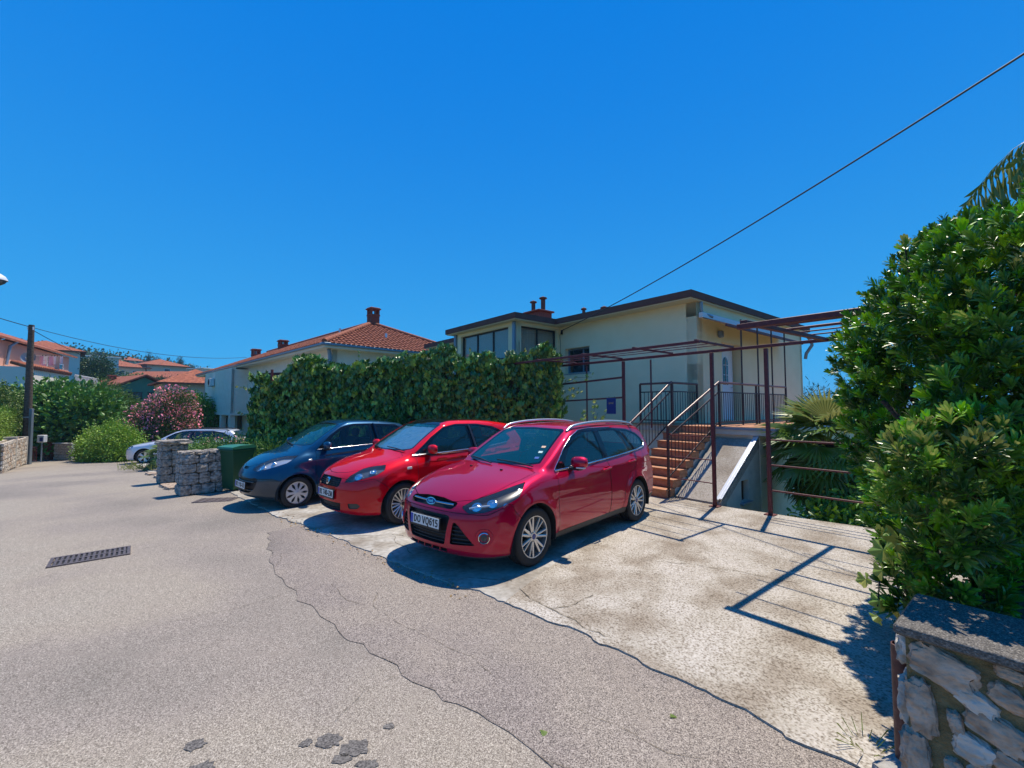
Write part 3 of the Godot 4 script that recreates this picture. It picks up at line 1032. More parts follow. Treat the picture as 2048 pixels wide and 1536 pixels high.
	box_part("porch_lamp", h, Vector3(-2.0, 3.95, -4.7), Vector3(0.14, 0.2, 0.14), M.metal_grey, 0.03)


func stairs_and_terrace() -> void:
	var t := thing("terrace", "raised terrace with reddish floor and grey slab edge before the house door", "terrace", HPOS, HYAW)
	var plan := pv2([[-0.9, 1.98], [0.36, 1.98], [0.36, 11.4], [-2.06, 11.4], [-2.06, 3.44], [-3.4, 3.44], [-3.4, 2.05], [-1.97, 2.05], [-0.9, 2.05]])
	var up := Basis(Vector3(1, 0, 0), Vector3(0, 0, -1), Vector3(0, 1, 0))
	var s := mb()
	s.prism(plan, 0.15, Transform3D(up, Vector3(0, 1.225, 0)))
	part("slab", s, M.grey_render, t)
	var fl := mb()
	# floor tiles laid with joints
	for i in 10:
		for j in 28:
			var x := -3.38 + i * 0.37
			var z := 2.02 + j * 0.335
			if Geometry2D.is_point_in_polygon(Vector2(x + 0.18, z + 0.16), plan):
				fl.box(Vector3(x + 0.18, 1.388, -z - 0.16), Vector3(0.362, 0.022, 0.327))
	part("floor_tiles", fl, M.terracotta, t).set_meta("kind", "stuff")
	bar_part("drip_edge", t, Vector3(-0.9, 1.36, -1.965), Vector3(0.375, 1.36, -1.965), 0.035, 0.05, M.gutter)
	bar_part("drip_edge", t, Vector3(0.375, 1.36, -1.98), Vector3(0.375, 1.36, -11.4), 0.035, 0.05, M.gutter)
	part("retaining_wall", wall_mb(8.6, -2.2, 1.22, 0.25, [], Transform3D(Basis(Vector3(0, 0, -1), Vector3.UP, Vector3(1, 0, 0)), Vector3(0.03, 0, -2.05))), M.beige_wall, t)
	part("retaining_wall", wall_mb(3.4, -1.8, 1.22, 0.2, [], Transform3D(Basis.IDENTITY, Vector3(-3.38, 0, -2.1))), M.beige_wall, t)
	var lamp := mb()
	lamp.box(Vector3(0.07, 0.85, -2.42), Vector3(0.06, 0.22, 0.09), Basis.IDENTITY, 0.01)
	part("meter_box", lamp, M.metal_grey, t)

	var st := thing("staircase", "terracotta tiled outdoor staircase climbing to the terrace", "staircase", HPOS, HYAW)
	for i in 8:
		var y1 := 0.175 * (i + 1)
		var z0 := -0.02 - 0.25 * i
		var b := mb()
		b.box(Vector3(-1.45, y1 - 0.087, z0 - 0.16), Vector3(1.0, 0.162, 0.32), Basis.IDENTITY, 0.008)
		b.box(Vector3(-1.45, y1 - 0.012, z0 - 0.12), Vector3(1.03, 0.028, 0.29), Basis.IDENTITY, 0.01)
		part("step", b, M.terracotta, st)
	var ck := mb()
	ck.prism(pv2([[0.1, -0.3], [0.1, 0.02], [-0.02, 0.02], [-2.0, 1.3], [-2.0, -0.3]]), 0.98, Transform3D(Basis(Vector3(0, 0, 1), Vector3.UP, Vector3(-1, 0, 0)), Vector3(-0.96, -0.02, -0.1)))
	part("stair_core", ck, M.grey_render, st)

	var rp := thing("cellar_roof", "sloping rough concrete roof with white metal edge beside the stairs", "cellar roof", HPOS, HYAW)
	var slope := mb()
	slope.prism(pv2([[-0.28, -0.1], [-0.28, 0.03], [-2.03, 1.14], [-2.03, 0.98], [-0.5, 0.02], [-0.5, -0.1]]), 0.92, Transform3D(Basis(Vector3(0, 0, 1), Vector3.UP, Vector3(-1, 0, 0)), Vector3(0.02, 0.0, 0)))
	part("sloping_slab", slope, M.concrete, rp)
	for q in [[-0.05, 0.012], [0.012, 0.03]]:
		var fb := mb()
		fb.bar(Vector3(q[0], 0.075 + q[1], -0.27), Vector3(q[0], 1.185 + q[1], -2.02), 0.055, 0.035, Vector3.UP, 0.004)
		part("metal_edge", fb, M.flashing, rp)
	# side wall with the little cellar window
	var side := Basis(Vector3(0, 0, -1), Vector3.UP, Vector3(1, 0, 0))
	var cheek := mb()
	var hole := [1.14, -0.06, 1.46, 0.36]
	# built from strips under the slope so that the hole stays real
	var cols := [0.3, 0.6, 0.9, hole[0], hole[2], 1.75, 2.04]
	for i in cols.size() - 1:
		var ya: float = (cols[i] - 0.28) * 0.634
		var yb: float = (cols[i + 1] - 0.28) * 0.634
		var spans := [[-2.2, -1.0]]
		if is_equal_approx(cols[i], hole[0]):
			spans = [[-2.2, hole[1]], [hole[3], -1.0]]
		for sp in spans:
			var t0: float = sp[1] if sp[1] > -0.9 else ya
			var t1: float = sp[1] if sp[1] > -0.9 else yb
			var poly := PackedVector2Array([Vector2(cols[i], sp[0]), Vector2(cols[i + 1], sp[0]), Vector2(cols[i + 1], t1), Vector2(cols[i], t0)])
			cheek.prism(poly, -0.18, Transform3D(side, Vector3(0.018, 0, 0)))
	part("side_wall", cheek, M.grey_render, rp)
	window(rp, Transform3D(side, Vector3(-0.06, hole[1], -hole[0])), 0.32, 0.42, [0.5], [], M.wood_dark, 0.03, M.dark_room, 0.1, M.gutter)

	# railings
	var rl := thing("terrace_railing", "dark red steel railing with thin bars along the terrace edge", "railing", HPOS, HYAW)
	railing(rl, Vector3(-0.82, 1.4, -2.06), Vector3(-0.82, 1.4, -6.06), 1.0, [0.0, 0.5, 1.0], 0.105)
	for z in [-3.26, -4.22, -5.13, -6.06]:
		rod_part("upright", rl, Vector3(-0.82, 1.4, z), Vector3(-0.82, 4.02, z), 0.02, M.rail_paint, 8)
	var sr := thing("stair_railing", "dark red steel handrail with bars on the right side of the stairs", "railing", HPOS, HYAW, "handrails of the staircase")
	railing(sr, Vector3(-0.95, 0.02, -0.1), Vector3(-0.82, 1.42, -2.04), 1.42, [0.0, 1.0], 0.12, 0.99)
	var sl := thing("stair_railing", "dark red steel handrail on the house side of the stairs", "railing", HPOS, HYAW, "handrails of the staircase")
	railing(sl, Vector3(-2.05, 0.02, -0.1), Vector3(-2.05, 1.42, -2.1), 1.3, [0.0, 1.0], 0.12, 1.05)
	railing(sl, Vector3(-2.05, 1.4, -2.14), Vector3(-2.05, 1.4, -3.36), 1.05, [0.0, 1.0], 0.12)
	railing(sl, Vector3(-2.12, 1.4, -2.14), Vector3(-3.0, 1.4, -2.14), 1.05, [1.0], 0.12)


# a straight or sloping railing: posts, handrail, bottom rail and single bars
func railing(parent: Node3D, a: Vector3, b: Vector3, h: float, posts: Array, gap: float, h_end := -1.0) -> void:
	if h_end < 0.0:
		h_end = h
	for p in posts:
		var q := a.lerp(b, p)
		bar_part("post", parent, q, q + Vector3.UP * lerpf(h, h_end, p), 0.045, 0.045, M.rail_paint, 0.004)
	var ta := a + Vector3.UP * h
	var tb := b + Vector3.UP * h_end
	rod_part("handrail", parent, ta, tb, 0.028, M.handrail, 10)
	var up0 := Vector3.UP * (h - 0.22)
	var up1 := Vector3.UP * (h_end - 0.22)
	bar_part("upper_rail", parent, a + up0, b + up1, 0.02, 0.028, M.rail_paint)
	var lo0 := Vector3.UP * (0.09 if absf(a.y - b.y) < 0.1 else h * 0.28)
	bar_part("lower_rail", parent, a + lo0, b + Vector3.UP * 0.09, 0.02, 0.028, M.rail_paint)
	var n := int(Vector2(a.x, a.z).distance_to(Vector2(b.x, b.z)) / gap)
	for i in range(1, n):
		var t := float(i) / n
		rod_part("bar", parent, (a + lo0).lerp(b + Vector3.UP * 0.09, t), (a + up0).lerp(b + up1, t), 0.008, M.rail_paint, 6)


func pergola() -> void:
	var p := thing("pergola", "rusty dark red steel pergola frame standing over the parking place", "pergola", HPOS, HYAW)
	var H := 2.86
	# posts on foot plates
	for q in [[0.0, -0.08, H], [0.9, -0.2, H], [-2.02, -0.1, H], [3.6, -0.3, H]]:
		bar_part("post", p, Vector3(q[0], 0.0, q[1]), Vector3(q[0], q[2], q[1]), 0.06, 0.06, M.rust, 0.006)
		box_part("foot_plate", p, Vector3(q[0], 0.012, q[1]), Vector3(0.16, 0.012, 0.16), M.rust)
	for q in [[-1.32, 1.4, 2.84], [-3.1, 0.0, 2.84]]:
		bar_part("thin_post", p, Vector3(q[0], q[1], -0.1), Vector3(q[0], q[2], -0.1), 0.025, 0.025, M.rust)
	bar_part("main_beam", p, Vector3(-6.2, H + 0.04, -0.1), Vector3(7.0, H + 0.04, -0.24), 0.07, 0.05, M.rust, 0.005)
	# narrow part over the cars
	bar_part("outer_beam", p, Vector3(-6.0, H + 0.05, 1.15), Vector3(0.42, H + 0.05, 1.15), 0.05, 0.045, M.rust, 0.004)
	for x in [0.36, -0.85, -2.1, -3.5, -4.9]:
		bar_part("cross_bar", p, Vector3(x, H + 0.075, -0.16), Vector3(x, H + 0.075, 1.18), 0.045, 0.035, M.rust, 0.004)
	for z in [0.25, 0.55, 0.85]:
		rod_part("wire_bar", p, Vector3(-6.0, H + 0.085, z), Vector3(0.4, H + 0.085, z), 0.009, M.rust, 6)
	# wide part to the right
	bar_part("outer_beam", p, Vector3(1.72, H - 0.08, 2.74), Vector3(7.0, H - 0.08, 2.6), 0.08, 0.06, M.rust, 0.005)
	for x in [1.78, 4.3, 6.6]:
		bar_part("cross_bar", p, Vector3(x, H + 0.05, -0.2), Vector3(x, H - 0.03, 2.74), 0.07, 0.05, M.rust, 0.004)
	var i := 0
	for z in [0.42, 0.86, 1.3, 1.78, 2.28]:
		rod_part("wire_bar", p, Vector3(1.62, H + 0.075 - 0.02 * z, z), Vector3(7.0, H + 0.075 - 0.02 * z, z - 0.05), 0.02 if i == 2 else 0.011, M.rust, 6)
		i += 1
	# short rails by the wall of ivy
	bar_part("side_rail", p, Vector3(-3.9, 2.42, -0.1), Vector3(-2.05, 2.5, -0.1), 0.05, 0.04, M.rust)
	bar_part("side_rail", p, Vector3(-4.0, 1.98, -0.1), Vector3(-2.05, 2.05, -0.1), 0.045, 0.035, M.rust)

	var f := thing("fence", "low fence of three thin rusty rails between posts at the concrete's edge", "fence", HPOS, HYAW)
	for y in [0.42, 0.85, 1.28]:
		rod_part("rail", f, Vector3(-0.95, y, -0.1), Vector3(0.0, y, -0.1), 0.011, M.rust, 6)
		rod_part("rail", f, Vector3(0.92, y, -0.2), Vector3(3.6, y - 0.01, -0.3), 0.016, M.rust, 6)
		rod_part("rail", f, Vector3(3.6, y - 0.01, -0.3), Vector3(7.0, y, -0.4), 0.016, M.rust, 6)

	var sg := thing("sign", "small dark blue notice board hanging on the pergola rail", "sign", HPOS, HYAW)
	box_part("board", sg, Vector3(-2.34, 1.86, -0.06), Vector3(0.26, 0.36, 0.012), M.sign_blue, 0.003)
	text_part("heading", "Apartmani", 0.045, M.sign_letters, sg, Transform3D(Basis.IDENTITY, Vector3(-2.34, 1.93, -0.053)), "Droid Serif", false, 0.14, 0.002, true)
	for x in [-2.42, -2.26]:
		rod_part("hook", sg, Vector3(x, 2.04, -0.06), Vector3(x, 2.08, -0.09), 0.004, M.wire, 5)


# ---------------------------------------------------------------- the white house

func white_house() -> void:
	var yaw := deg_to_rad(-45.0)
	var h := thing("white_house", "white two-storey house with hipped red tile roof and three brick chimneys", "house", Vector3(-8.5, 0, -19.7), yaw)
	var low := -2.6
	var eave := 4.55
	var side := Basis(Vector3(0, 0, -1), Vector3.UP, Vector3(1, 0, 0))
	# body a little inside the eaves
	part("wall", wall_mb(27.5, low, eave, 0.25, [[24.7, 2.7, 26.1, 4.0]], Transform3D(Basis.IDENTITY, Vector3(-28.1, 0, -0.6))), M.white_wall, h)
	part("wall", wall_mb(8.0, low, eave, 0.25, [[1.4, 2.6, 2.8, 4.0], [4.6, 2.6, 6.0, 4.0]], Transform3D(side, Vector3(-0.6, 0, -0.6))), M.white_wall, h)
	window(h, Transform3D(side, Vector3(-0.68, 2.6, -2.0)), 1.4, 1.4, [0.5], [], M.frame_white, 0.07, M.dark_room, 0.15, M.flashing)
	window(h, Transform3D(side, Vector3(-0.68, 2.6, -5.2)), 1.4, 1.4, [0.5], [], M.frame_white, 0.07, M.dark_room, 0.15, M.flashing)
	part("wall", wall_mb(8.0, low, eave, 0.25, [], Transform3D(Basis(Vector3(0, 0, 1), Vector3.UP, Vector3(-1, 0, 0)), Vector3(-28.1, 0, -8.6))), M.white_wall, h)
	part("wall", wall_mb(27.5, low, eave, 0.25, [], Transform3D(Basis(Vector3(-1, 0, 0), Vector3.UP, Vector3(0, 0, -1)), Vector3(-0.6, 0, -8.6))), M.white_wall, h)
	# projecting upper room at the far end, on a porch
	var bx := mb()
	wall_mb(8.8, 1.35, 4.5, 0.2, [], Transform3D(Basis.IDENTITY, Vector3(-23.4, 0, 0.35)), bx)
	wall_mb(2.0, 1.35, 4.4, 0.2, [], Transform3D(side, Vector3(-14.6, 0, 0.35)), bx)
	wall_mb(2.0, 1.35, 4.4, 0.2, [], Transform3D(Basis(Vector3(0, 0, 1), Vector3.UP, Vector3(-1, 0, 0)), Vector3(-23.4, 0, -1.65)), bx)
	part("upper_room", bx, M.white_wall, h)
	box_part("room_floor", h, Vector3(-19.0, 1.28, -0.6), Vector3(8.9, 0.14, 2.0), M.white_wall, 0.01)
	for x in [-23.1, -20.6, -17.4, -14.9]:
		box_part("porch_pillar", h, Vector3(x, -0.65, 0.25), Vector3(0.34, 3.7, 0.34), M.white_wall, 0.02)
	for q in [[-22.2, 1.3, 2.2, "wood_dark"], [-18.2, 1.0, 1.3, "wood_dark"], [-16.2, 0.9, 2.2, "wood_dark"]]:
		var n := Node3D.new()
		n.name = "shutter_door"
		h.add_child(n, true)
		n.position = Vector3(q[0], -1.0 if q[2] > 2.0 else -0.2, -0.52)
		box_part("leaf", n, Vector3(0, q[2] * 0.5, 0), Vector3(q[1], q[2], 0.06), M[q[3]], 0.01)
		for i in 9:
			box_part("slat", n, Vector3(0, 0.15 + (q[2] - 0.3) * i / 8.0, 0.035), Vector3(q[1] - 0.16, 0.06, 0.02), M[q[3]])
	aircon(h, Transform3D(Basis.IDENTITY, Vector3(-20.2, 3.4, 0.36)))
	aircon(h, Transform3D(Basis.IDENTITY, Vector3(-18.6, 0.45, -0.55)))
	# balcony at the end
	box_part("balcony_slab", h, Vector3(-25.2, 1.28, 0.4), Vector3(3.5, 0.15, 2.4), M.white_wall, 0.01)
	for i in 24:
		rod_part("balcony_bar", h, Vector3(-26.8 + i * 0.14, 1.36, 1.55), Vector3(-26.8 + i * 0.14, 2.3, 1.55), 0.012, M.rail_paint, 6)
	bar_part("balcony_rail", h, Vector3(-26.85, 2.32, 1.55), Vector3(-23.5, 2.32, 1.55), 0.05, 0.05, M.rail_paint)
	tube_part("downpipe", h, [Vector3(-23.55, 4.4, 0.1), Vector3(-23.55, 4.1, 0.3), Vector3(-23.55, 1.0, 0.3), Vector3(-23.55, -1.0, 0.3)], 0.05, M.metal_grey, 8)
	tube_part("downpipe", h, [Vector3(-0.35, 4.5, -0.35), Vector3(-0.45, 4.2, -0.45), Vector3(-0.5, 0.0, -0.5)], 0.09, M.gutter, 8)
	# eaves
	var up := Basis(Vector3(1, 0, 0), Vector3(0, 0, -1), Vector3(0, 1, 0))
	var ev := mb()
	ev.prism(pv2([[0.0, 0.0], [-29.2, 0.0], [-29.2, 9.2], [0.0, 9.2]]), 0.16, Transform3D(up, Vector3(0, eave - 0.02, 0)))
	part("eaves_slab", ev, M.white_wall, h)
	for q in [[Vector3(0.06, eave + 0.14, 0.06), Vector3(-29.2, eave + 0.14, 0.06)], [Vector3(0.06, eave + 0.14, 0.06), Vector3(0.06, eave + 0.14, -9.2)]]:
		bar_part("gutter", h, q[0], q[1], 0.12, 0.13, M.gutter, 0.03)
	# hipped roof
	var rise := 2.05
	var hw := 4.6
	var r := mb()
	var A := Vector3(0, eave + 0.15, 0); var Bq := Vector3(-29.2, eave + 0.15, 0); var C := Vector3(-29.2, eave + 0.15, -9.2); var D := Vector3(0, eave + 0.15, -9.2)
	var P := Vector3(-hw, eave + 0.15 + rise, -hw); var Q := Vector3(-24.6, eave + 0.15 + rise, -hw)
	r.quad(A, Bq, Q, P, Vector3(0, 1, 1))
	r.quad(C, D, P, Q, Vector3(0, 1, -1))
	r.flat(D, A, P, Vector3(1, 1, 0))
	r.flat(Bq, C, Q, Vector3(-1, 1, 0))
	var roof := part("roof", r, M.roof_tile, h)
	var sl := sqrt(hw * hw + rise * rise)
	var tm := mb()
	tiles(tm, A, Vector3(-1, 0, 0), Vector3(0, rise, -hw).normalized(), pv2([[0.0, -0.1], [29.2, -0.1], [24.6, sl], [hw, sl]]), 0.24, 0.34, 3)
	tiles(tm, A, Vector3(0, 0, -1), Vector3(-hw, rise, 0).normalized(), pv2([[0.0, -0.1], [9.2, -0.1], [4.6, sl]]), 0.24, 0.34, 4)
	part("roof_tiles", tm, M.roof_tile, roof).set_meta("kind", "stuff")
	var rd := mb()
	for e in [[A, P], [D, P], [P, Q]]:
		var n := int((e[0] as Vector3).distance_to(e[1]) / 0.36)
		for i in n:
			var a: Vector3 = (e[0] as Vector3).lerp(e[1], float(i) / n) + Vector3.UP * 0.1
			var b: Vector3 = (e[0] as Vector3).lerp(e[1], float(i + 1.15) / n) + Vector3.UP * 0.12
			rd.tube(PackedVector3Array([a, b]), 0.13, 10, 0.11)
	part("ridge_tiles", rd, M.roof_tile, roof).set_meta("kind", "stuff")
	chimney(roof, P + Vector3(-0.05, -0.25, -0.15), 0.55, 1.3, M.brick)
	chimney(roof, Vector3(-18.5, 6.3, -4.0), 0.6, 1.0, M.brick)
	chimney(roof, Vector3(-26.0, 5.6, -4.0), 0.65, 1.7, M.brick)
	for q in [[Vector3(-1.9, 5.35, -4.1), 0.5], [Vector3(-1.1, 5.05, -2.9), 0.18], [Vector3(-7.4, 6.3, -3.9), 0.5]]:
		rod_part("vent_pipe", roof, q[0], q[0] + Vector3.UP * q[1], 0.07, M.flashing, 10)
		box_part("flashing", roof, (q[0] as Vector3) + Vector3(0.05, 0.05, 0), Vector3(0.5, 0.02, 0.4), M.flashing, 0.0, Basis(Vector3(0, 0, 1), -0.42))


# ---------------------------------------------------------------- far houses

# roof: "gable" (ridge along x), "hip" or "flat"; openings: [face, along 0..1, y, w, h]
func far_house(called: String, label: String, at: Vector3, yaw: float, size: Vector3, roof: String, rise: float, wall_m: Material, roof_m: Material, opens: Array, over_by := 0.4, group := "") -> Node3D:
	var h := thing(called, label, "house", at, deg_to_rad(yaw), group)
	var w := size.x * 0.5
	var d := size.z * 0.5
	var y := size.y
	var b := mb()
	b.box(Vector3(0, y * 0.5 - 3.0, 0), Vector3(size.x, y + 6.0, size.z))
	if roof == "gable":
		for s in [-1.0, 1.0]:
			b.flat(Vector3(w * s, y, -d), Vector3(w * s, y, d), Vector3(w * s, y + rise * d / (d + over_by), 0), Vector3(s, 0, 0))
	part("wall", b, wall_m, h)
	var e := over_by
	var r := mb()
	if roof == "flat":
		r.box(Vector3(0, y + 0.15, 0), Vector3(size.x + 2 * e, 0.3, size.z + 2 * e), Basis.IDENTITY, 0.03)
	else:
		var hx := w + e
		var hz := d + e
		var rx := hx if roof == "gable" else maxf(hx - hz, 0.0)
		for lift in [0.0, 0.14]:
			var o: Vector3 = Vector3.UP * lift
			var s := 1.0 if lift > 0.0 else -1.0
			r.quad(Vector3(-hx, y, hz) + o, Vector3(hx, y, hz) + o, Vector3(rx, y + rise, 0) + o, Vector3(-rx, y + rise, 0) + o, Vector3(0, 1, 1) * s)
			r.quad(Vector3(-hx, y, -hz) + o, Vector3(hx, y, -hz) + o, Vector3(rx, y + rise, 0) + o, Vector3(-rx, y + rise, 0) + o, Vector3(0, 1, -1) * s)
			if roof == "hip":
				r.flat(Vector3(hx, y, hz) + o, Vector3(hx, y, -hz) + o, Vector3(rx, y + rise, 0) + o, Vector3(1, 1, 0) * s)
				r.flat(Vector3(-hx, y, hz) + o, Vector3(-hx, y, -hz) + o, Vector3(-rx, y + rise, 0) + o, Vector3(-1, 1, 0) * s)
		for q in [[Vector3(-hx, y, hz), Vector3(hx, y, hz)], [Vector3(-hx, y, -hz), Vector3(hx, y, -hz)]]:
			r.bar(q[0] + Vector3.UP * 0.07, q[1] + Vector3.UP * 0.07, 0.06, 0.16)
		if roof == "gable":
			for s in [-hx, hx]:
				for z in [-hz, hz]:
					r.bar(Vector3(s, y + 0.07, z), Vector3(s, y + rise + 0.07, 0), 0.06, 0.16)
		else:
			for s in [-hx, hx]:
				r.bar(Vector3(s, y + 0.07, -hz), Vector3(s, y + 0.07, hz), 0.06, 0.16)
	part("roof", r, roof_m, h)
	for o in opens:
		var n := Node3D.new()
		n.name = "window"
		h.add_child(n, true)
		var basis := Basis.IDENTITY
		var pos := Vector3.ZERO
		match o[0]:
			"f":
				pos = Vector3(lerpf(-w, w, o[1]), o[2], d + 0.002)
			"r":
				basis = Basis(Vector3(0, 0, -1), Vector3.UP, Vector3(1, 0, 0))
				pos = Vector3(w + 0.002, o[2], lerpf(d, -d, o[1]))
			"l":
				basis = Basis(Vector3(0, 0, 1), Vector3.UP, Vector3(-1, 0, 0))
				pos = Vector3(-w - 0.002, o[2], lerpf(-d, d, o[1]))
		n.transform = Transform3D(basis, pos)
		var fr := mb()
		for q in [[0.0, -o[4] * 0.5, o[3] + 0.2, 0.1], [0.0, o[4] * 0.5, o[3] + 0.2, 0.1], [-o[3] * 0.5, 0.0, 0.1, o[4]], [o[3] * 0.5, 0.0, 0.1, o[4]]]:
			fr.box(Vector3(q[0], q[1], 0.03), Vector3(q[2], q[3], 0.06))
		part("frame", fr, M.frame_white if o.size() < 6 else M[o[5]], n)
		box_part("pane", n, Vector3(0, 0, 0.012), Vector3(o[3] - 0.1, o[4] - 0.1, 0.02), M.lamp_dark_gloss)
	return h


func far_houses() -> void:
	# pink house at the left edge, with a balcony and washing
	var ph := far_house("pink_house", "salmon pink house with red roof and balcony at the left edge", Vector3(-46.6, -0.5, -36.7), 120.7, Vector3(17, 7.5, 9), "gable", 1.9, M.pink_wall, M.roof_far, [["f", 0.62, 5.9, 1.2, 1.4], ["f", 0.86, 5.9, 1.2, 1.4]], 0.5)
	box_part("lower_floor", ph, Vector3(-4.2, 1.6, 5.6), Vector3(9.0, 7.4, 2.2), M.white_far)
	box_part("balcony_slab", ph, Vector3(4.0, 4.2, 5.8), Vector3(7.4, 0.25, 2.6), M.white_far, 0.02)
	box_part("balcony_base", ph, Vector3(4.0, 1.0, 5.4), Vector3(7.2, 6.2, 1.6), M.cream_far)
	var dr := mb()
	for i in 24:
		dr.rod(Vector3(-8.6 + i * 0.38, 5.3, 6.9), Vector3(-8.6 + i * 0.38, 5.65, 5.9), 0.18, 6)
	part("eave_tiles", dr, M.roof_far, ph).set_meta("kind", "stuff")
	tube_part("downpipe", ph, [Vector3(-5.0, 7.5, 5.0), Vector3(-5.3, 7.1, 4.7), Vector3(-5.6, 5.6, 4.65)], 0.1, M.gutter, 8)
	for i in 26:
		rod_part("balcony_bar", ph, Vector3(0.5 + i * 0.28, 4.3, 7.05), Vector3(0.5 + i * 0.28, 5.25, 7.05), 0.025, M.frame_white, 5)
	bar_part("balcony_rail", ph, Vector3(0.4, 5.28, 7.05), Vector3(7.7, 5.28, 7.05), 0.07, 0.07, M.frame_white)

	far_house("blue_white_house", "low pale blue and white house beyond the fig tree", Vector3(-50.0, -1.2, -49.0), -46.0, Vector3(9, 4.6, 8), "flat", 0.0, M.white_far, M.gutter, [["r", 0.3, 3.2, 2.6, 1.2, "gutter"], ["r", 0.75, 3.2, 1.2, 1.2, "gutter"], ["f", 0.5, 3.2, 3.0, 1.2, "gutter"]], 0.5)
	far_house("grey_house", "long flat-roofed pale grey house on the hillside", Vector3(-80, 4.5, -82.0), -44.0, Vector3(14, 6.0, 8), "flat", 0.0, M.white_far, M.white_far, [["r", 0.3, 4.2, 1.5, 1.4], ["f", 0.3, 4.2, 1.6, 1.4], ["f", 0.7, 4.2, 1.6, 1.4]], 0.3)
	far_house("red_roof_house", "small house with an orange roof behind the pink house", Vector3(-67.5, 4.0, -63.0), -44.0, Vector3(7, 5.6, 7), "hip", 1.6, M.white_far, M.roof_far, [["f", 0.5, 3.8, 1.4, 1.4]], 0.6)
	# large apartment house with several orange roofs
	var ap := far_house("apartment_house", "cream apartment house with orange hipped roof, the largest on the hillside", Vector3(-93.0, 3.0, -101.0), -30.0, Vector3(11.5, 7.6, 9), "hip", 2.0, M.cream_far, M.roof_far, [["f", 0.25, 6.3, 1.2, 1.3], ["f", 0.55, 6.3, 1.2, 1.3], ["f", 0.4, 3.6, 1.2, 1.4], ["r", 0.2, 6.1, 1.2, 1.6], ["r", 0.5, 6.1, 1.2, 1.6], ["r", 0.8, 6.1, 1.2, 1.6], ["r", 0.35, 3.4, 1.2, 1.6], ["r", 0.65, 3.4, 1.2, 1.6]], 0.9)
	for i in 2:
		box_part("balcony", ap, Vector3(6.5, 2.4 + i * 2.7, -0.5), Vector3(1.4, 0.9, 6.0), M.cream_far, 0.02)
	box_part("string_course", ap, Vector3(0, 5.0, 0), Vector3(11.7, 0.25, 9.2), M.white_far)
	far_house("apartment_house", "second cream block with orange roof to the right of the largest apartment house", Vector3(-87.5, 3.5, -108.0), -30.0, Vector3(9, 8.0, 8), "hip", 1.8, M.cream_far, M.roof_far, [["f", 0.3, 6.6, 1.2, 1.5], ["f", 0.7, 6.6, 1.2, 1.5], ["f", 0.5, 4.0, 1.2, 1.5], ["r", 0.5, 6.6, 1.2, 1.5]], 0.8)
	far_house("hill_house", "grey blue gabled house highest on the hill", Vector3(-171, 17.5, -180), -35.0, Vector3(9, 4.5, 7), "gable", 1.6, M.gutter, M.metal_grey, [["f", 0.3, 3, 1.4, 1.4], ["f", 0.7, 3, 1.4, 1.4]], 0.6, "houses along the hill top")
	far_house("hill_house", "white house with a red roof next below the hill top", Vector3(-162, 16.2, -178), -35.0, Vector3(8, 4.2, 6.5), "gable", 1.6, M.white_far, M.roof_far, [["f", 0.3, 2.8, 1.4, 1.4], ["f", 0.7, 2.8, 1.4, 1.4]], 0.6, "houses along the hill top")
	far_house("hill_house", "brown roofed house behind the apartment block", Vector3(-146, 14.5, -166), -30.0, Vector3(9, 4.2, 7), "hip", 1.6, M.cream_far, M.roof_far, [["f", 0.5, 2.8, 1.4, 1.4]], 0.6, "houses along the hill top")
	# green gable
	var gh := far_house("green_house", "green gabled house with orange roof and brick chimney above the oleander", Vector3(-48.6, -1.0, -55.4), -30.0, Vector3(9, 5.2, 4.6), "gable", 1.35, M.green_wall, M.roof_far, [["r", 0.3, 4.1, 1.3, 0.75, "frame_dark"], ["r", 0.68, 4.1, 0.8, 0.8, "frame_dark"]], 0.5)
	aircon(gh, Transform3D(Basis(Vector3(0, 0, -1), Vector3.UP, Vector3(1, 0, 0)), Vector3(4.5, 2.35, 0.1)))
	chimney(gh, Vector3(4.0, 4.0, -2.9), 0.75, 2.3, M.brick)
	chimney(gh, Vector3(-1.5, 5.4, 1.2), 0.7, 1.4, M.brick)
	var rw := far_house("row_house", "low white row of houses with orange roof above the oleander", Vector3(-69.5, 2.6, -88.0), 0.0, Vector3(11, 4.6, 7), "gable", 1.5, M.white_far, M.roof_far, [["f", 0.12, 2.8, 1.6, 1.8], ["f", 0.3, 2.8, 1.6, 1.8], ["f", 0.52, 2.8, 1.6, 1.8], ["f", 0.72, 2.8, 1.6, 1.8], ["f", 0.9, 2.8, 1.6, 1.8]], 0.6)
	far_house("far_house", "white house with a flat roof far behind the white house's eaves", Vector3(-88.5, 7.0, -125), -20.0, Vector3(12, 5, 8), "flat", 0.0, M.white_far, M.white_far, [["f", 0.3, 3, 2, 1.6], ["f", 0.7, 3, 2, 1.6]], 0.5)
	far_house("far_house", "small red roofed house next to the white house's balcony", Vector3(-33.4, -1.0, -46.0), -45.0, Vector3(6, 5.0, 6), "hip", 1.6, M.cream_far, M.roof_far, [["f", 0.5, 3.2, 1.2, 1.2]], 0.5)


# ---------------------------------------------------------------- cars
# A car body is the zero level of a smooth field (hood, sides, nose, tail and cabin blended), meshed once and then cut along its real seams.

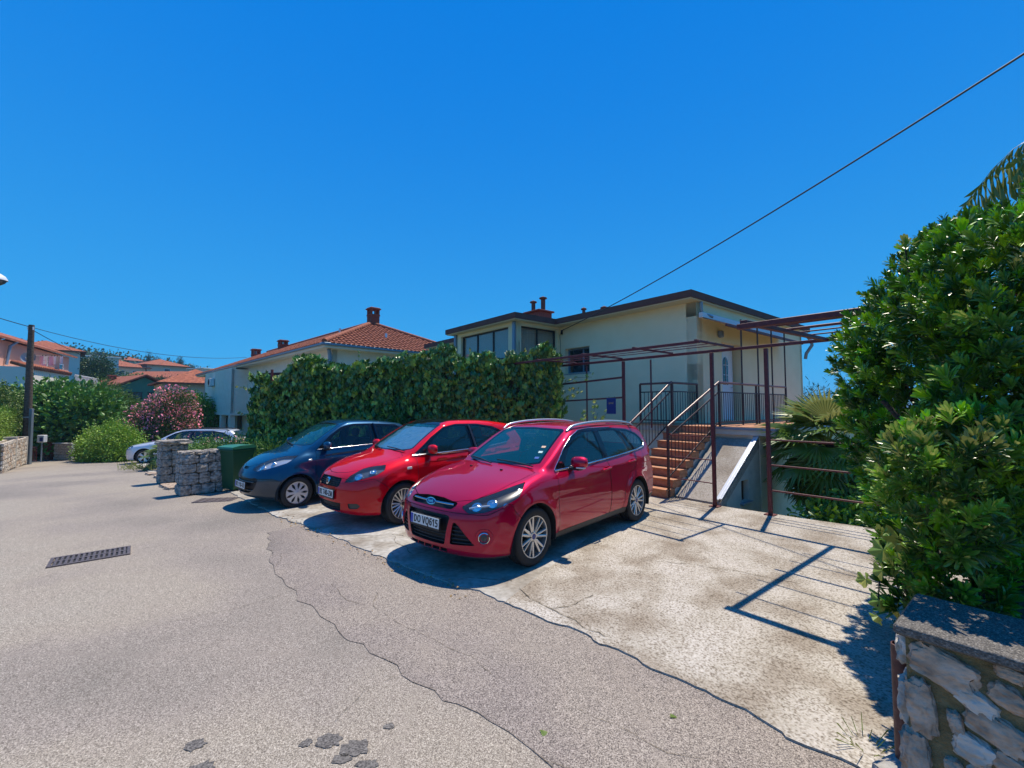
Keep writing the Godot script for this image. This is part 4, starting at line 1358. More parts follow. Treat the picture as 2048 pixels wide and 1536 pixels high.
class CarField:
	var L := 4.5
	var tabs := {}
	var H: PackedFloat32Array   # top of the lower body along x
	var W: PackedFloat32Array   # half width along x
	var G: PackedFloat32Array   # cabin half width at the belt along x
	var R: PackedFloat32Array   # roof height along x
	var B: PackedFloat32Array   # belt height along x
	var Y: PackedFloat32Array   # underside along x
	var F: PackedFloat32Array   # nose, x over height
	var T: PackedFloat32Array   # tail inset over height
	var E: PackedFloat32Array   # side inset over height
	var S: PackedFloat32Array   # windscreen, x over height
	var D: PackedFloat32Array   # rear screen, x over height
	var K: PackedFloat32Array   # crease height along x
	var crown := 0.1
	var nose_curve := 0.22
	var nose_curve4 := 0.35
	var tail_curve := 0.15
	var screen_curve := 0.22
	var tumble := 0.33
	var k_top := 0.12
	var k_nose := 0.12
	var k_roof := 0.11
	var k_cowl := 0.05
	var crease := 0.012
	var wx := PackedFloat32Array()
	var wy := 0.33
	var wr := 0.36
	var flare := 0.015

	static func smax(a: float, b: float, k: float) -> float:
		var h := maxf(k - absf(a - b), 0.0) / k
		return maxf(a, b) + h * h * k * 0.25

	static func lut(pts: Array, t0: float, step: float, count: int) -> PackedFloat32Array:
		var out := PackedFloat32Array()
		out.resize(count)
		var m := pts.size()
		var tan := PackedFloat32Array()
		for i in m:
			var a: Array = pts[maxi(i - 1, 0)]
			var b: Array = pts[mini(i + 1, m - 1)]
			tan.append((b[1] - a[1]) / maxf(b[0] - a[0], 1e-5))
		var j := 0
		for i in count:
			var t := t0 + step * i
			if t <= pts[0][0]:
				out[i] = pts[0][1] + (t - pts[0][0]) * tan[0]
				continue
			if t >= pts[m - 1][0]:
				out[i] = pts[m - 1][1] + (t - pts[m - 1][0]) * tan[m - 1]
				continue
			while t > pts[j + 1][0]:
				j += 1
			var w: float = pts[j + 1][0] - pts[j][0]
			var s: float = (t - pts[j][0]) / w
			var s2 := s * s
			var s3 := s2 * s
			out[i] = (2 * s3 - 3 * s2 + 1) * pts[j][1] + (s3 - 2 * s2 + s) * w * tan[j] + (3 * s2 - 2 * s3) * pts[j + 1][1] + (s3 - s2) * w * tan[j + 1]
		return out

	func along_x(pts: Array) -> PackedFloat32Array:
		return lut(pts, -0.4, 0.02, 290)

	func over_y(pts: Array) -> PackedFloat32Array:
		return lut(pts, -0.1, 0.01, 210)

	func vx(a: PackedFloat32Array, x: float) -> float:
		var q := clampf((x + 0.4) * 50.0, 0.0, 287.99)
		var i := int(q)
		return a[i] + (a[i + 1] - a[i]) * (q - i)

	func vy(a: PackedFloat32Array, y: float) -> float:
		var q := clampf((y + 0.1) * 100.0, 0.0, 207.99)
		var i := int(q)
		return a[i] + (a[i + 1] - a[i]) * (q - i)

	func at(p: Vector3) -> float:
		var x := p.x
		var y := p.y
		var az := absf(p.z)
		var zz := az * az
		var qx := clampf((x + 0.4) * 50.0, 0.0, 287.99)
		var ix := int(qx)
		var tx := qx - ix
		var qy := clampf((y + 0.1) * 100.0, 0.0, 207.99)
		var iy := int(qy)
		var ty := qy - iy
		var g := W[ix] + (W[ix + 1] - W[ix]) * tx - (E[iy] + (E[iy + 1] - E[iy]) * ty)
		# crease along the flank
		var kd := y - (K[ix] + (K[ix + 1] - K[ix]) * tx)
		g += crease * (1.0 - clampf(absf(kd) / 0.16, 0.0, 1.0)) * (1.0 if kd < 0.0 else 1.0)
		for w in wx:
			var r := sqrt((x - w) * (x - w) + (y - wy) * (y - wy))
			if r < wr + 0.2:
				var e := (r - wr) / 0.09
				g += flare * exp(-e * e)
		var top := y - (H[ix] + (H[ix + 1] - H[ix]) * tx - crown * zz)
		var low := smax(top, az - g, k_top)
		var nose := F[iy] + (F[iy + 1] - F[iy]) * ty + nose_curve * zz + nose_curve4 * zz * zz - x
		var tail := x - (L - (T[iy] + (T[iy + 1] - T[iy]) * ty) - tail_curve * zz - 0.25 * zz * zz)
		low = smax(low, nose, k_nose)
		low = smax(low, tail, 0.1)
		low = smax(low, Y[ix] + (Y[ix + 1] - Y[ix]) * tx - y, 0.06)
		var belt := B[ix] + (B[ix + 1] - B[ix]) * tx
		var up := y - belt
		var cab := az - (G[ix] + (G[ix + 1] - G[ix]) * tx - tumble * up - 0.18 * up * absf(up))
		var roof := y - (R[ix] + (R[ix + 1] - R[ix]) * tx - 0.09 * zz)
		cab = smax(cab, roof, k_roof)
		var ws := (S[iy] + (S[iy + 1] - S[iy]) * ty + screen_curve * zz - x) * 0.5
		cab = smax(cab, ws, 0.05)
		var rs := (x - (D[iy] + (D[iy + 1] - D[iy]) * ty) + 0.12 * zz) * 0.85
		cab = smax(cab, rs, 0.09)
		cab = maxf(cab, belt - 0.1 - y)
		return -smax(-low, -cab, k_cowl)

	func grad(p: Vector3) -> Vector3:
		var e := 0.004
		return Vector3(at(p + Vector3(e, 0, 0)) - at(p - Vector3(e, 0, 0)), at(p + Vector3(0, e, 0)) - at(p - Vector3(0, e, 0)), at(p + Vector3(0, 0, e)) - at(p - Vector3(0, 0, e))) / (2.0 * e)

	# the point where a ray from p along d meets the body from outside
	func hit(p: Vector3, d: Vector3, reach := 2.5) -> Vector3:
		var t := 0.0
		var prev := 0.0
		while t < reach:
			var f := at(p + d * t)
			if f < 0.0:
				var a := prev
				var b := t
				for i in 14:
					var m := (a + b) * 0.5
					if at(p + d * m) < 0.0:
						b = m
					else:
						a = m
				return p + d * b
			prev = t
			t += maxf(0.006, f * 0.35)
		return p + d * reach

	func side(x: float, y: float) -> Vector3:
		return hit(Vector3(x, y, 1.3), Vector3(0, 0, -1))

	func front(z: float, y: float) -> Vector3:
		return hit(Vector3(-0.4, y, z), Vector3(1, 0, 0), 3.0)

	func top(x: float, z: float) -> Vector3:
		return hit(Vector3(x, 1.9, z), Vector3(0, -1, 0))

	func normal(p: Vector3) -> Vector3:
		return grad(p).normalized()


class Soup:
	var v := PackedVector3Array()
	var n := PackedVector3Array()

	func add(o: Soup) -> void:
		v.append_array(o.v)
		n.append_array(o.n)

	func mirrored() -> Soup:
		var o := Soup.new()
		for i in range(0, v.size(), 3):
			for k in [0, 2, 1]:
				o.v.append(v[i + k] * Vector3(1, 1, -1))
				o.n.append(n[i + k] * Vector3(1, 1, -1))
		return o

	func both() -> Soup:
		var o := mirrored()
		o.add(self)
		return o

	func offset(d: float) -> Soup:
		var o := Soup.new()
		o.n = n
		o.v.resize(v.size())
		for i in v.size():
			o.v[i] = v[i] + n[i] * d
		return o

	func inward() -> Soup:
		var o := Soup.new()
		for i in range(0, v.size(), 3):
			for k in [0, 2, 1]:
				o.v.append(v[i + k])
				o.n.append(-n[i + k])
		return o

	func mesh() -> ArrayMesh:
		var m := MB.new()
		m.v = v
		m.n = n
		return m.mesh()


# a closed outline in a flat projection of the body: inside is negative
class Cut:
	var U: Vector3
	var V: Vector3
	var poly: PackedVector2Array
	var lo := Vector2(INF, INF)
	var hi := Vector2(-INF, -INF)
	var limit_n := Vector3.ZERO
	var limit_d := 0.0

	func _init(u: Vector3, w: Vector3, pts: PackedVector2Array, ln := Vector3.ZERO, ld := 0.0) -> void:
		U = u
		V = w
		poly = pts
		limit_n = ln
		limit_d = ld
		for p in pts:
			lo = lo.min(p)
			hi = hi.max(p)

	func dist(p: Vector3) -> float:
		var q := Vector2(p.dot(U), p.dot(V))
		var best := INF
		var inside := false
		var j := poly.size() - 1
		for i in poly.size():
			var a := poly[i]
			var b := poly[j]
			var e := b - a
			var w := q - a
			var s := clampf(w.dot(e) / e.length_squared(), 0.0, 1.0)
			best = minf(best, (w - e * s).length_squared())
			if (a.y > q.y) != (b.y > q.y) and q.x < (b.x - a.x) * (q.y - a.y) / (b.y - a.y) + a.x:
				inside = not inside
			j = i
		return -sqrt(best) if inside else sqrt(best)

	func skips(a: Vector3, b: Vector3, c: Vector3) -> bool:
		if limit_n != Vector3.ZERO and (a.dot(limit_n) < limit_d or b.dot(limit_n) < limit_d or c.dot(limit_n) < limit_d):
			return true
		var x0 := a.dot(U); var x1 := b.dot(U); var x2 := c.dot(U)
		if maxf(x0, maxf(x1, x2)) < lo.x - 0.01 or minf(x0, minf(x1, x2)) > hi.x + 0.01:
			return true
		var y0 := a.dot(V); var y1 := b.dot(V); var y2 := c.dot(V)
		return maxf(y0, maxf(y1, y2)) < lo.y - 0.01 or minf(y0, minf(y1, y2)) > hi.y + 0.01


class Round extends Cut:
	var centre: Vector2
	var radius: float

	func _init(x: float, y: float, r: float, zmin: float) -> void:
		super(Vector3.RIGHT, Vector3.UP, PackedVector2Array([Vector2(x - r, y - r), Vector2(x + r, y + r)]), Vector3(0, 0, 1), zmin)
		centre = Vector2(x, y)
		radius = r

	func dist(p: Vector3) -> float:
		return centre.distance_to(Vector2(p.x, p.y)) - radius


func clip_into(out: Soup, p: Array, q: Array, d: Array, keep_below: bool, level: float) -> void:
	var pv: Array[Vector3] = []
	var pn: Array[Vector3] = []
	for i in 3:
		var j := (i + 1) % 3
		var a: float = level - d[i] if keep_below else d[i] - level
		var b: float = level - d[j] if keep_below else d[j] - level
		if a >= 0.0:
			pv.append(p[i])
			pn.append(q[i])
		if (a >= 0.0) != (b >= 0.0):
			var t := a / (a - b)
			pv.append((p[i] as Vector3).lerp(p[j], t))
			pn.append((q[i] as Vector3).lerp(q[j], t).normalized())
	for i in range(1, pv.size() - 1):
		out.v.append(pv[0]); out.v.append(pv[i]); out.v.append(pv[i + 1])
		out.n.append(pn[0]); out.n.append(pn[i]); out.n.append(pn[i + 1])


# [inside, outside] of a cut; a seam of twice the gap stays open between them
func cut(s: Soup, c: Cut, gap := 0.0) -> Array:
	var ins := Soup.new()
	var outs := Soup.new()
	for i in range(0, s.v.size(), 3):
		var a := s.v[i]; var b := s.v[i + 1]; var e := s.v[i + 2]
		if c.skips(a, b, e):
			outs.v.append(a); outs.v.append(b); outs.v.append(e)
			outs.n.append(s.n[i]); outs.n.append(s.n[i + 1]); outs.n.append(s.n[i + 2])
			continue
		var d0 := c.dist(a); var d1 := c.dist(b); var d2 := c.dist(e)
		if d0 > gap and d1 > gap and d2 > gap:
			outs.v.append(a); outs.v.append(b); outs.v.append(e)
			outs.n.append(s.n[i]); outs.n.append(s.n[i + 1]); outs.n.append(s.n[i + 2])
		elif d0 < -gap and d1 < -gap and d2 < -gap:
			ins.v.append(a); ins.v.append(b); ins.v.append(e)
			ins.n.append(s.n[i]); ins.n.append(s.n[i + 1]); ins.n.append(s.n[i + 2])
		else:
			var p := [a, b, e]
			var q := [s.n[i], s.n[i + 1], s.n[i + 2]]
			var d := [d0, d1, d2]
			clip_into(ins, p, q, d, true, -gap)
			clip_into(outs, p, q, d, false, gap)
	return [ins, outs]


func pv2(a: Array) -> PackedVector2Array:
	var o := PackedVector2Array()
	for p in a:
		o.append(Vector2(p[0], p[1]))
	return o


func side_cut(pts: Array, zmin := 0.3) -> Cut:
	return Cut.new(Vector3.RIGHT, Vector3.UP, pv2(pts), Vector3(0, 0, 1), zmin)


func front_cut(pts: Array, xmax := 0.6) -> Cut:
	return Cut.new(Vector3(0, 0, 1), Vector3.UP, pv2(pts), Vector3(-1, 0, 0), -xmax)


func corner_cut(f: CarField, pts: Array, lim := 0.0) -> Cut:
	# each point: ["f", z, y] on the nose, ["s", x, y] on the flank or ["t", x, z] seen from above
	var u := Vector3(0.7071, 0, 0.7071)
	var out := PackedVector2Array()
	for p in pts:
		var q: Vector3 = f.front(p[1], p[2]) if p[0] == "f" else f.side(p[1], p[2]) if p[0] == "s" else f.top(p[1], p[2])
		out.append(Vector2(q.dot(u), q.y))
	return Cut.new(u, Vector3.UP, out, Vector3(-0.7071, 0, 0.7071), lim)


# the left half of the body (z >= 0) as triangles on the zero level
func body_mesh(f: CarField, c: float, half: float, tall: float) -> Soup:
	var nx := int(ceil((f.L + 0.3) / c)) + 2
	var ny := int(ceil(tall / c)) + 2
	var nz := int(ceil(half / c)) + 2
	var x0 := -0.12
	var y0 := 0.04
	var val := PackedFloat32Array()
	val.resize(nx * ny * nz)
	var blk := 4
	for bi in range(0, nx, blk):
		for bj in range(0, ny, blk):
			for bk in range(0, nz, blk):
				var mid := f.at(Vector3(x0 + (bi + 1.5) * c, y0 + (bj + 1.5) * c, (bk + 1.0) * c))
				var near := absf(mid) < c * 6.5
				for i in range(bi, mini(bi + blk, nx)):
					for j in range(bj, mini(bj + blk, ny)):
						for k in range(bk, mini(bk + blk, nz)):
							val[(i * ny + j) * nz + k] = f.at(Vector3(x0 + i * c, y0 + j * c, (k - 0.5) * c)) if near else mid
	var index := {}
	var pos := PackedVector3Array()
	var nor := PackedVector3Array()
	var quads := PackedInt32Array()
	var sx := ny * nz
	var corner := [0, sx, nz, sx + nz, 1, sx + 1, nz + 1, sx + nz + 1]
	var edges := [[0, 1], [2, 3], [4, 5], [6, 7], [0, 2], [1, 3], [4, 6], [5, 7], [0, 4], [1, 5], [2, 6], [3, 7]]
	for i in nx - 1:
		for j in ny - 1:
			for k in nz - 1:
				var base := i * sx + j * nz + k
				var neg := 0
				for q in 8:
					if val[base + corner[q]] < 0.0:
						neg += 1
				if neg == 0 or neg == 8:
					continue
				var p := Vector3.ZERO
				var hits := 0
				for e in edges:
					var a: float = val[base + corner[e[0]]]
					var b: float = val[base + corner[e[1]]]
					if (a < 0.0) != (b < 0.0):
						var t := a / (a - b)
						var A := Vector3(e[0] & 1, (e[0] >> 1) & 1, (e[0] >> 2) & 1)
						var Bv := Vector3(e[1] & 1, (e[1] >> 1) & 1, (e[1] >> 2) & 1)
						p += A.lerp(Bv, t)
						hits += 1
				p = Vector3(x0 + i * c, y0 + j * c, (k - 0.5) * c) + p / hits * c
				if k == 0:
					p.z = 0.0
				var g := Vector3.UP
				for it in 2:
					g = f.grad(p)
					var st := g * (f.at(p) / maxf(g.length_squared(), 0.05))
					p -= st.limit_length(c)
				if k == 0:
					p.z = 0.0
					g.z = 0.0
				index[base] = pos.size()
				pos.append(p)
				nor.append(g.normalized())
	var out := Soup.new()
	for i in range(1, nx - 1):
		for j in range(1, ny - 1):
			for k in range(1, nz - 1):
				var base := i * sx + j * nz + k
				var a := val[base] < 0.0
				for ax in 3:
					var step: int = [sx, nz, 1][ax]
					if (val[base + step] < 0.0) == a:
						continue
					var s1: int = [nz, 1, sx][ax]
					var s2: int = [1, sx, nz][ax]
					var c0: int = index.get(base - s1 - s2, -1)
					var c1: int = index.get(base - s2, -1)
					var c2: int = index.get(base, -1)
					var c3: int = index.get(base - s1, -1)
					if c0 < 0 or c1 < 0 or c2 < 0 or c3 < 0:
						continue
					for t in [[c0, c1, c2], [c0, c2, c3]]:
						var A := pos[t[0]]; var Bq := pos[t[1]]; var Cq := pos[t[2]]
						var m := nor[t[0]] + nor[t[1]] + nor[t[2]]
						var o := [0, 1, 2] if (Cq - A).cross(Bq - A).dot(m) >= 0.0 else [0, 2, 1]
						for q in o:
							out.v.append(pos[t[q]])
							out.n.append(nor[t[q]])
	return out


# a strip lying on the flank along a polyline given in side view
func flank_strip(f: CarField, pts: Array, r: float, sides := 6, lift := 0.004, steps := 6) -> MB:
	var m := mb()
	var path := PackedVector3Array()
	for i in pts.size() - 1:
		for k in steps:
			var t := float(k) / steps
			var p := f.side(lerpf(pts[i][0], pts[i + 1][0], t), lerpf(pts[i][1], pts[i + 1][1], t))
			path.append(p + f.normal(p) * lift)
	var e := f.side(pts[-1][0], pts[-1][1])
	path.append(e + f.normal(e) * lift)
	m.tube(path, r, sides)
	return m


func flip_z(m: MB) -> MB:
	var o := mb()
	for i in range(0, m.v.size(), 3):
		for k in [0, 2, 1]:
			o.v.append(m.v[i + k] * Vector3(1, 1, -1))
			o.n.append(m.n[i + k] * Vector3(1, 1, -1))
	return o


func face_at(p: Vector3, n: Vector3) -> Transform3D:
	# x along the thing's width, z out of the surface
	var x := Vector3.UP.cross(n).normalized()
	return Transform3D(Basis(x, n.cross(x).normalized(), n), p)


func wheel(parent: Node3D, called: String, at: Vector3, side: float, r: float, rim_r: float, width: float, style: String, steer := 0.0) -> Node3D:
	var w := Node3D.new()
	w.name = called
	parent.add_child(w, true)
	# the wheel's own y axis points outwards
	var b := Basis(Vector3(1, 0, 0), Vector3(0, 0, side), Vector3(0, -side, 0)).rotated(Vector3.UP, steer)
	w.transform = Transform3D(b, at)
	var h := width * 0.5
	var t := mb()
	t.lathe([Vector2(rim_r - 0.01, -h * 0.9), Vector2(rim_r + 0.012, -h * 0.98), Vector2(r * 0.86, -h), Vector2(r * 0.95, -h * 0.93), Vector2(r * 0.985, -h * 0.8), Vector2(r, -h * 0.62), Vector2(r, -h * 0.34)], 56)
	for g in [-0.3, 0.06, 0.38]:
		t.lathe([Vector2(r, h * (g - 0.04)), Vector2(r - 0.008, h * g), Vector2(r - 0.008, h * (g + 0.05)), Vector2(r, h * (g + 0.09)), Vector2(r, h * (g + 0.32))], 56)
	t.lathe([Vector2(r, h * 0.5), Vector2(r, h * 0.62), Vector2(r * 0.985, h * 0.8), Vector2(r * 0.95, h * 0.93), Vector2(r * 0.9, h * 0.99), Vector2(r * 0.86, h), Vector2(rim_r + 0.022, h * 0.985), Vector2(rim_r + 0.012, h * 0.93), Vector2(rim_r - 0.004, h * 0.9)], 56)
	part("tyre", t, M.tyre, w)
	var lip := mb()
	lip.lathe([Vector2(rim_r * 0.94, -h * 0.8), Vector2(rim_r * 0.93, h * 0.55), Vector2(rim_r * 0.955, h * 0.8), Vector2(rim_r * 0.96, h * 0.93), Vector2(rim_r, h * 0.95), Vector2(rim_r + 0.004, h * 0.86)], 56)
	part("rim", lip, M.alloy, w)
	var back := mb()
	back.lathe([Vector2(0.0, -h * 0.1), Vector2(rim_r * 0.93, -h * 0.1)], 32)
	back.lathe([Vector2(rim_r * 0.66, h * 0.06), Vector2(rim_r * 0.3, h * 0.06)], 32)
	part("brake_disc", back, M.dark_steel, w)
	var sp := mb()
	if style == "double":
		for k in 7:
			for s in [-1.0, 1.0]:
				var a0: float = TAU * k / 7.0 + s * 0.13
				var a1: float = TAU * k / 7.0 + s * 0.165
				spoke(sp, a0, a1, rim_r * 0.2, rim_r * 0.95, 0.017, 0.014, h * 0.72, h * 0.84)
	elif style == "multi":
		for k in 10:
			for s in [-1.0, 1.0]:
				var a0: float = TAU * k / 10.0 + s * 0.07
				var a1: float = TAU * k / 10.0 + s * 0.14
				spoke(sp, a0, a1, rim_r * 0.2, rim_r * 0.95, 0.010, 0.012, h * 0.7, h * 0.86)
	elif style == "five":
		for k in 5:
			for s in [-1.0, 1.0]:
				spoke(sp, TAU * k / 5.0 + s * 0.1, TAU * k / 5.0 + s * 0.16, rim_r * 0.2, rim_r * 0.95, 0.02, 0.024, h * 0.72, h * 0.84)
	else:
		# a plastic trim with nine radial slots
		for k in 9:
			var a := TAU * k / 9.0
			for q in 6:
				var r0 := lerpf(0.16, 0.97, q / 6.0) * rim_r
				var r1 := lerpf(0.16, 0.97, (q + 1) / 6.0) * rim_r
				var open0: float = [0.0, 0.0, 0.09, 0.15, 0.16, 0.1, 0.0][q]
				var open1: float = [0.0, 0.0, 0.09, 0.15, 0.16, 0.1, 0.0][q + 1]
				for s in [-1.0, 1.0]:
					var lo0: float = a + s * open0
					var lo1: float = a + s * open1
					var en: float = a + s * PI / 9.0
					var y0 := h * lerpf(0.99, 0.86, q / 6.0)
					var y1 := h * lerpf(0.99, 0.86, (q + 1) / 6.0)
					sp.quad(Vector3(cos(lo0) * r0, y0, sin(lo0) * r0), Vector3(cos(en) * r0, y0, sin(en) * r0), Vector3(cos(en) * r1, y1, sin(en) * r1), Vector3(cos(lo1) * r1, y1, sin(lo1) * r1), Vector3.UP)
	part("wheel_trim" if style == "trim" else "spokes", sp, M.hubcap if style == "trim" else M.alloy, w)
	var hub := mb()
	hub.lathe([Vector2(rim_r * 0.25, h * 0.55), Vector2(rim_r * 0.24, h * 0.78), Vector2(rim_r * 0.17, h * 0.84), Vector2(rim_r * 0.14, h * 0.82)] if style != "trim" else [Vector2(rim_r * 0.22, h * 0.9), Vector2(rim_r * 0.15, h * 1.03), Vector2(rim_r * 0.12, h * 1.03)], 24)
	part("hub", hub, M.alloy if style != "trim" else M.hubcap, w)
	var cap := mb()
	cap.lathe([Vector2(rim_r * 0.14, h * (0.8 if style != "trim" else 1.0)), Vector2(rim_r * 0.13, h * (0.86 if style != "trim" else 1.06)), Vector2(0, h * (0.88 if style != "trim" else 1.08))], 20)
	part("hub_cap", cap, M.badge_blue if style == "double" else M.hubcap if style == "trim" else M.dark_plastic, w)
	if style != "trim":
		for k in 5:
			var a := TAU * (k + 0.5) / 5.0
			var bolt := mb()
			bolt.rod(Vector3(cos(a), 0, sin(a)) * rim_r * 0.215 + Vector3.UP * h * 0.6, Vector3(cos(a), 0, sin(a)) * rim_r * 0.215 + Vector3.UP * h * 0.83, 0.009, 6)
			part("wheel_bolt", bolt, M.dark_steel, w)
	return w


func spoke(m: MB, a0: float, a1: float, r0: float, r1: float, w0: float, w1: float, y0: float, y1: float) -> void:
	var p0 := Vector3(cos(a0) * r0, y0, sin(a0) * r0)
	var p1 := Vector3(cos(a1) * r1, y1, sin(a1) * r1)
	var d := (p1 - p0).normalized()
	var s := d.cross(Vector3.UP).normalized()
	var top := s.cross(d).normalized()
	if top.y < 0.0:
		top = -top
	var dep := Vector3.DOWN * 0.035
	var bev := 0.3
	var A0 := p0 - s * w0; var A1 := p0 - s * w0 * bev + top * 0.006; var A2 := p0 + s * w0 * bev + top * 0.006; var A3 := p0 + s * w0
	var B0 := p1 - s * w1; var B1 := p1 - s * w1 * bev + top * 0.006; var B2 := p1 + s * w1 * bev + top * 0.006; var B3 := p1 + s * w1
	m.quad(A1, A2, B2, B1, top)
	m.quad(A0, A1, B1, B0, top - s)
	m.quad(A2, A3, B3, B2, top + s)
	m.quad(A0, B0, B0 + dep, A0 + dep, -s)
	m.quad(A3, B3, B3 + dep, A3 + dep, s)


func wheel_house(x: float, y: float, r: float, z_out: float, z_in: float) -> MB:
	var m := mb()
	var t := Transform3D(Basis(Vector3(1, 0, 0), Vector3(0, 0, 1), Vector3(0, -1, 0)), Vector3(x, y, 0))
	# the inner face of a drum, open below
	var prof := [Vector2(r, z_out), Vector2(r, z_in), Vector2(0, z_in)]
	var tmp := mb()
	tmp.lathe(prof, 40, t)
	for i in range(0, tmp.v.size(), 3):
		if tmp.v[i].y > 0.16 and tmp.v[i + 1].y > 0.16 and tmp.v[i + 2].y > 0.16:
			for k in [0, 2, 1]:
				m.v.append(tmp.v[i + k])
				m.n.append(-tmp.n[i + k])
	return m


func plate(parent: Node3D, at: Transform3D, words: String, width := 0.52, tall := 0.112) -> void:
	var n := Node3D.new()
	n.name = "number_plate"
	parent.add_child(n, true)
	n.transform = at
	box_part("plate_holder", n, Vector3(0, -0.008, -0.012), Vector3(width + 0.016, tall + 0.034, 0.018), M.dark_plastic, 0.004)
	box_part("plate_face", n, Vector3(0, 0, 0), Vector3(width, tall, 0.006), M.plate_white, 0.002)
	box_part("euro_band", n, Vector3(-width * 0.5 + 0.024, 0, 0.0025), Vector3(0.044, tall - 0.006, 0.004), M.plate_blue)
	text_part("plate_letters", words, 0.08 * tall / 0.112, M.plate_black, n, Transform3D(Basis.IDENTITY, Vector3(0.022, 0, 0.004)), "Droid Sans", true, width - 0.085, 0.003)


func mirror_unit(parent: Node3D, f: CarField, at: Vector3, side: float, shell: Material, size := Vector3(0.13, 0.15, 0.22), lamp := true) -> void:
	var n := Node3D.new()
	n.name = "door_mirror"
	parent.add_child(n, true)
	n.transform = Transform3D(Basis(Vector3(1, 0, 0), Vector3(0, 1, 0), Vector3(0, 0, side)) if side > 0 else Basis(Vector3(1, 0, 0), Vector3(0, 1, 0), Vector3(0, 0, -1)), Vector3(at.x, at.y, at.z * side))
	# rounded housing: a squashed ball, flat at the back
	var shell_m := mb()
	var rows := 10
	var cols := 20
	var pts := []
	for i in rows + 1:
		var row := []
		var la := -PI / 2 + PI * i / rows
		for j in cols:
			var lo := TAU * j / cols
			var d := Vector3(cos(la) * cos(lo), sin(la), cos(la) * sin(lo))
			var q := Vector3(signf(d.x) * pow(absf(d.x), 0.75), signf(d.y) * pow(absf(d.y), 0.7), signf(d.z) * pow(absf(d.z), 0.65))
			if q.x > 0.0:
				q.x *= 0.35
			row.append(q * size * 0.5)
		pts.append(row)
	for i in rows:
		for j in cols:
			var l := (j + 1) % cols
			var a: Vector3 = pts[i][j]; var b: Vector3 = pts[i][l]; var c: Vector3 = pts[i + 1][l]; var e: Vector3 = pts[i + 1][j]
			var sc := Vector3(1, 1, 1) / (size * size)
			if side > 0:
				shell_m.tri(a, b, c, (a * sc).normalized(), (b * sc).normalized(), (c * sc).normalized())
				shell_m.tri(a, c, e, (a * sc).normalized(), (c * sc).normalized(), (e * sc).normalized())
			else:
				shell_m.tri(a, b, c, (a * sc).normalized(), (b * sc).normalized(), (c * sc).normalized())
				shell_m.tri(a, c, e, (a * sc).normalized(), (c * sc).normalized(), (e * sc).normalized())
	part("mirror_shell", shell_m, shell, n, Transform3D(Basis.IDENTITY, Vector3(0, 0, 0.06)))
	box_part("mirror_foot", n, Vector3(0.01, -size.y * 0.5 - 0.012, -0.01), Vector3(size.x * 0.72, 0.035, 0.18), M.dark_plastic, 0.012)
	box_part("mirror_glass", n, Vector3(size.x * 0.18, 0, 0.06), Vector3(0.006, size.y * 0.74, size.z * 0.8), M.mirror_glass, 0.002)
	if lamp:
		box_part("indicator", n, Vector3(-size.x * 0.25, -size.y * 0.42, 0.1), Vector3(size.x * 0.4, 0.022, size.z * 0.5), M.lamp_white, 0.008)


func seat(parent: Node3D, x: float, z: float, floor_y: float, material: Material, head := true) -> void:
	var n := Node3D.new()
	n.name = "seat"
	parent.add_child(n, true)
	n.position = Vector3(x, floor_y, z)
	box_part("seat_cushion", n, Vector3(-0.02, 0.28, 0), Vector3(0.5, 0.16, 0.48), material, 0.05)
	box_part("seat_back", n, Vector3(0.3, 0.6, 0), Vector3(0.14, 0.62, 0.46), material, 0.05, Basis(Vector3(0, 0, 1), -0.25))
	if head:
		box_part("head_rest", n, Vector3(0.42, 1.0, 0), Vector3(0.1, 0.17, 0.26), material, 0.04, Basis(Vector3(0, 0, 1), -0.2))


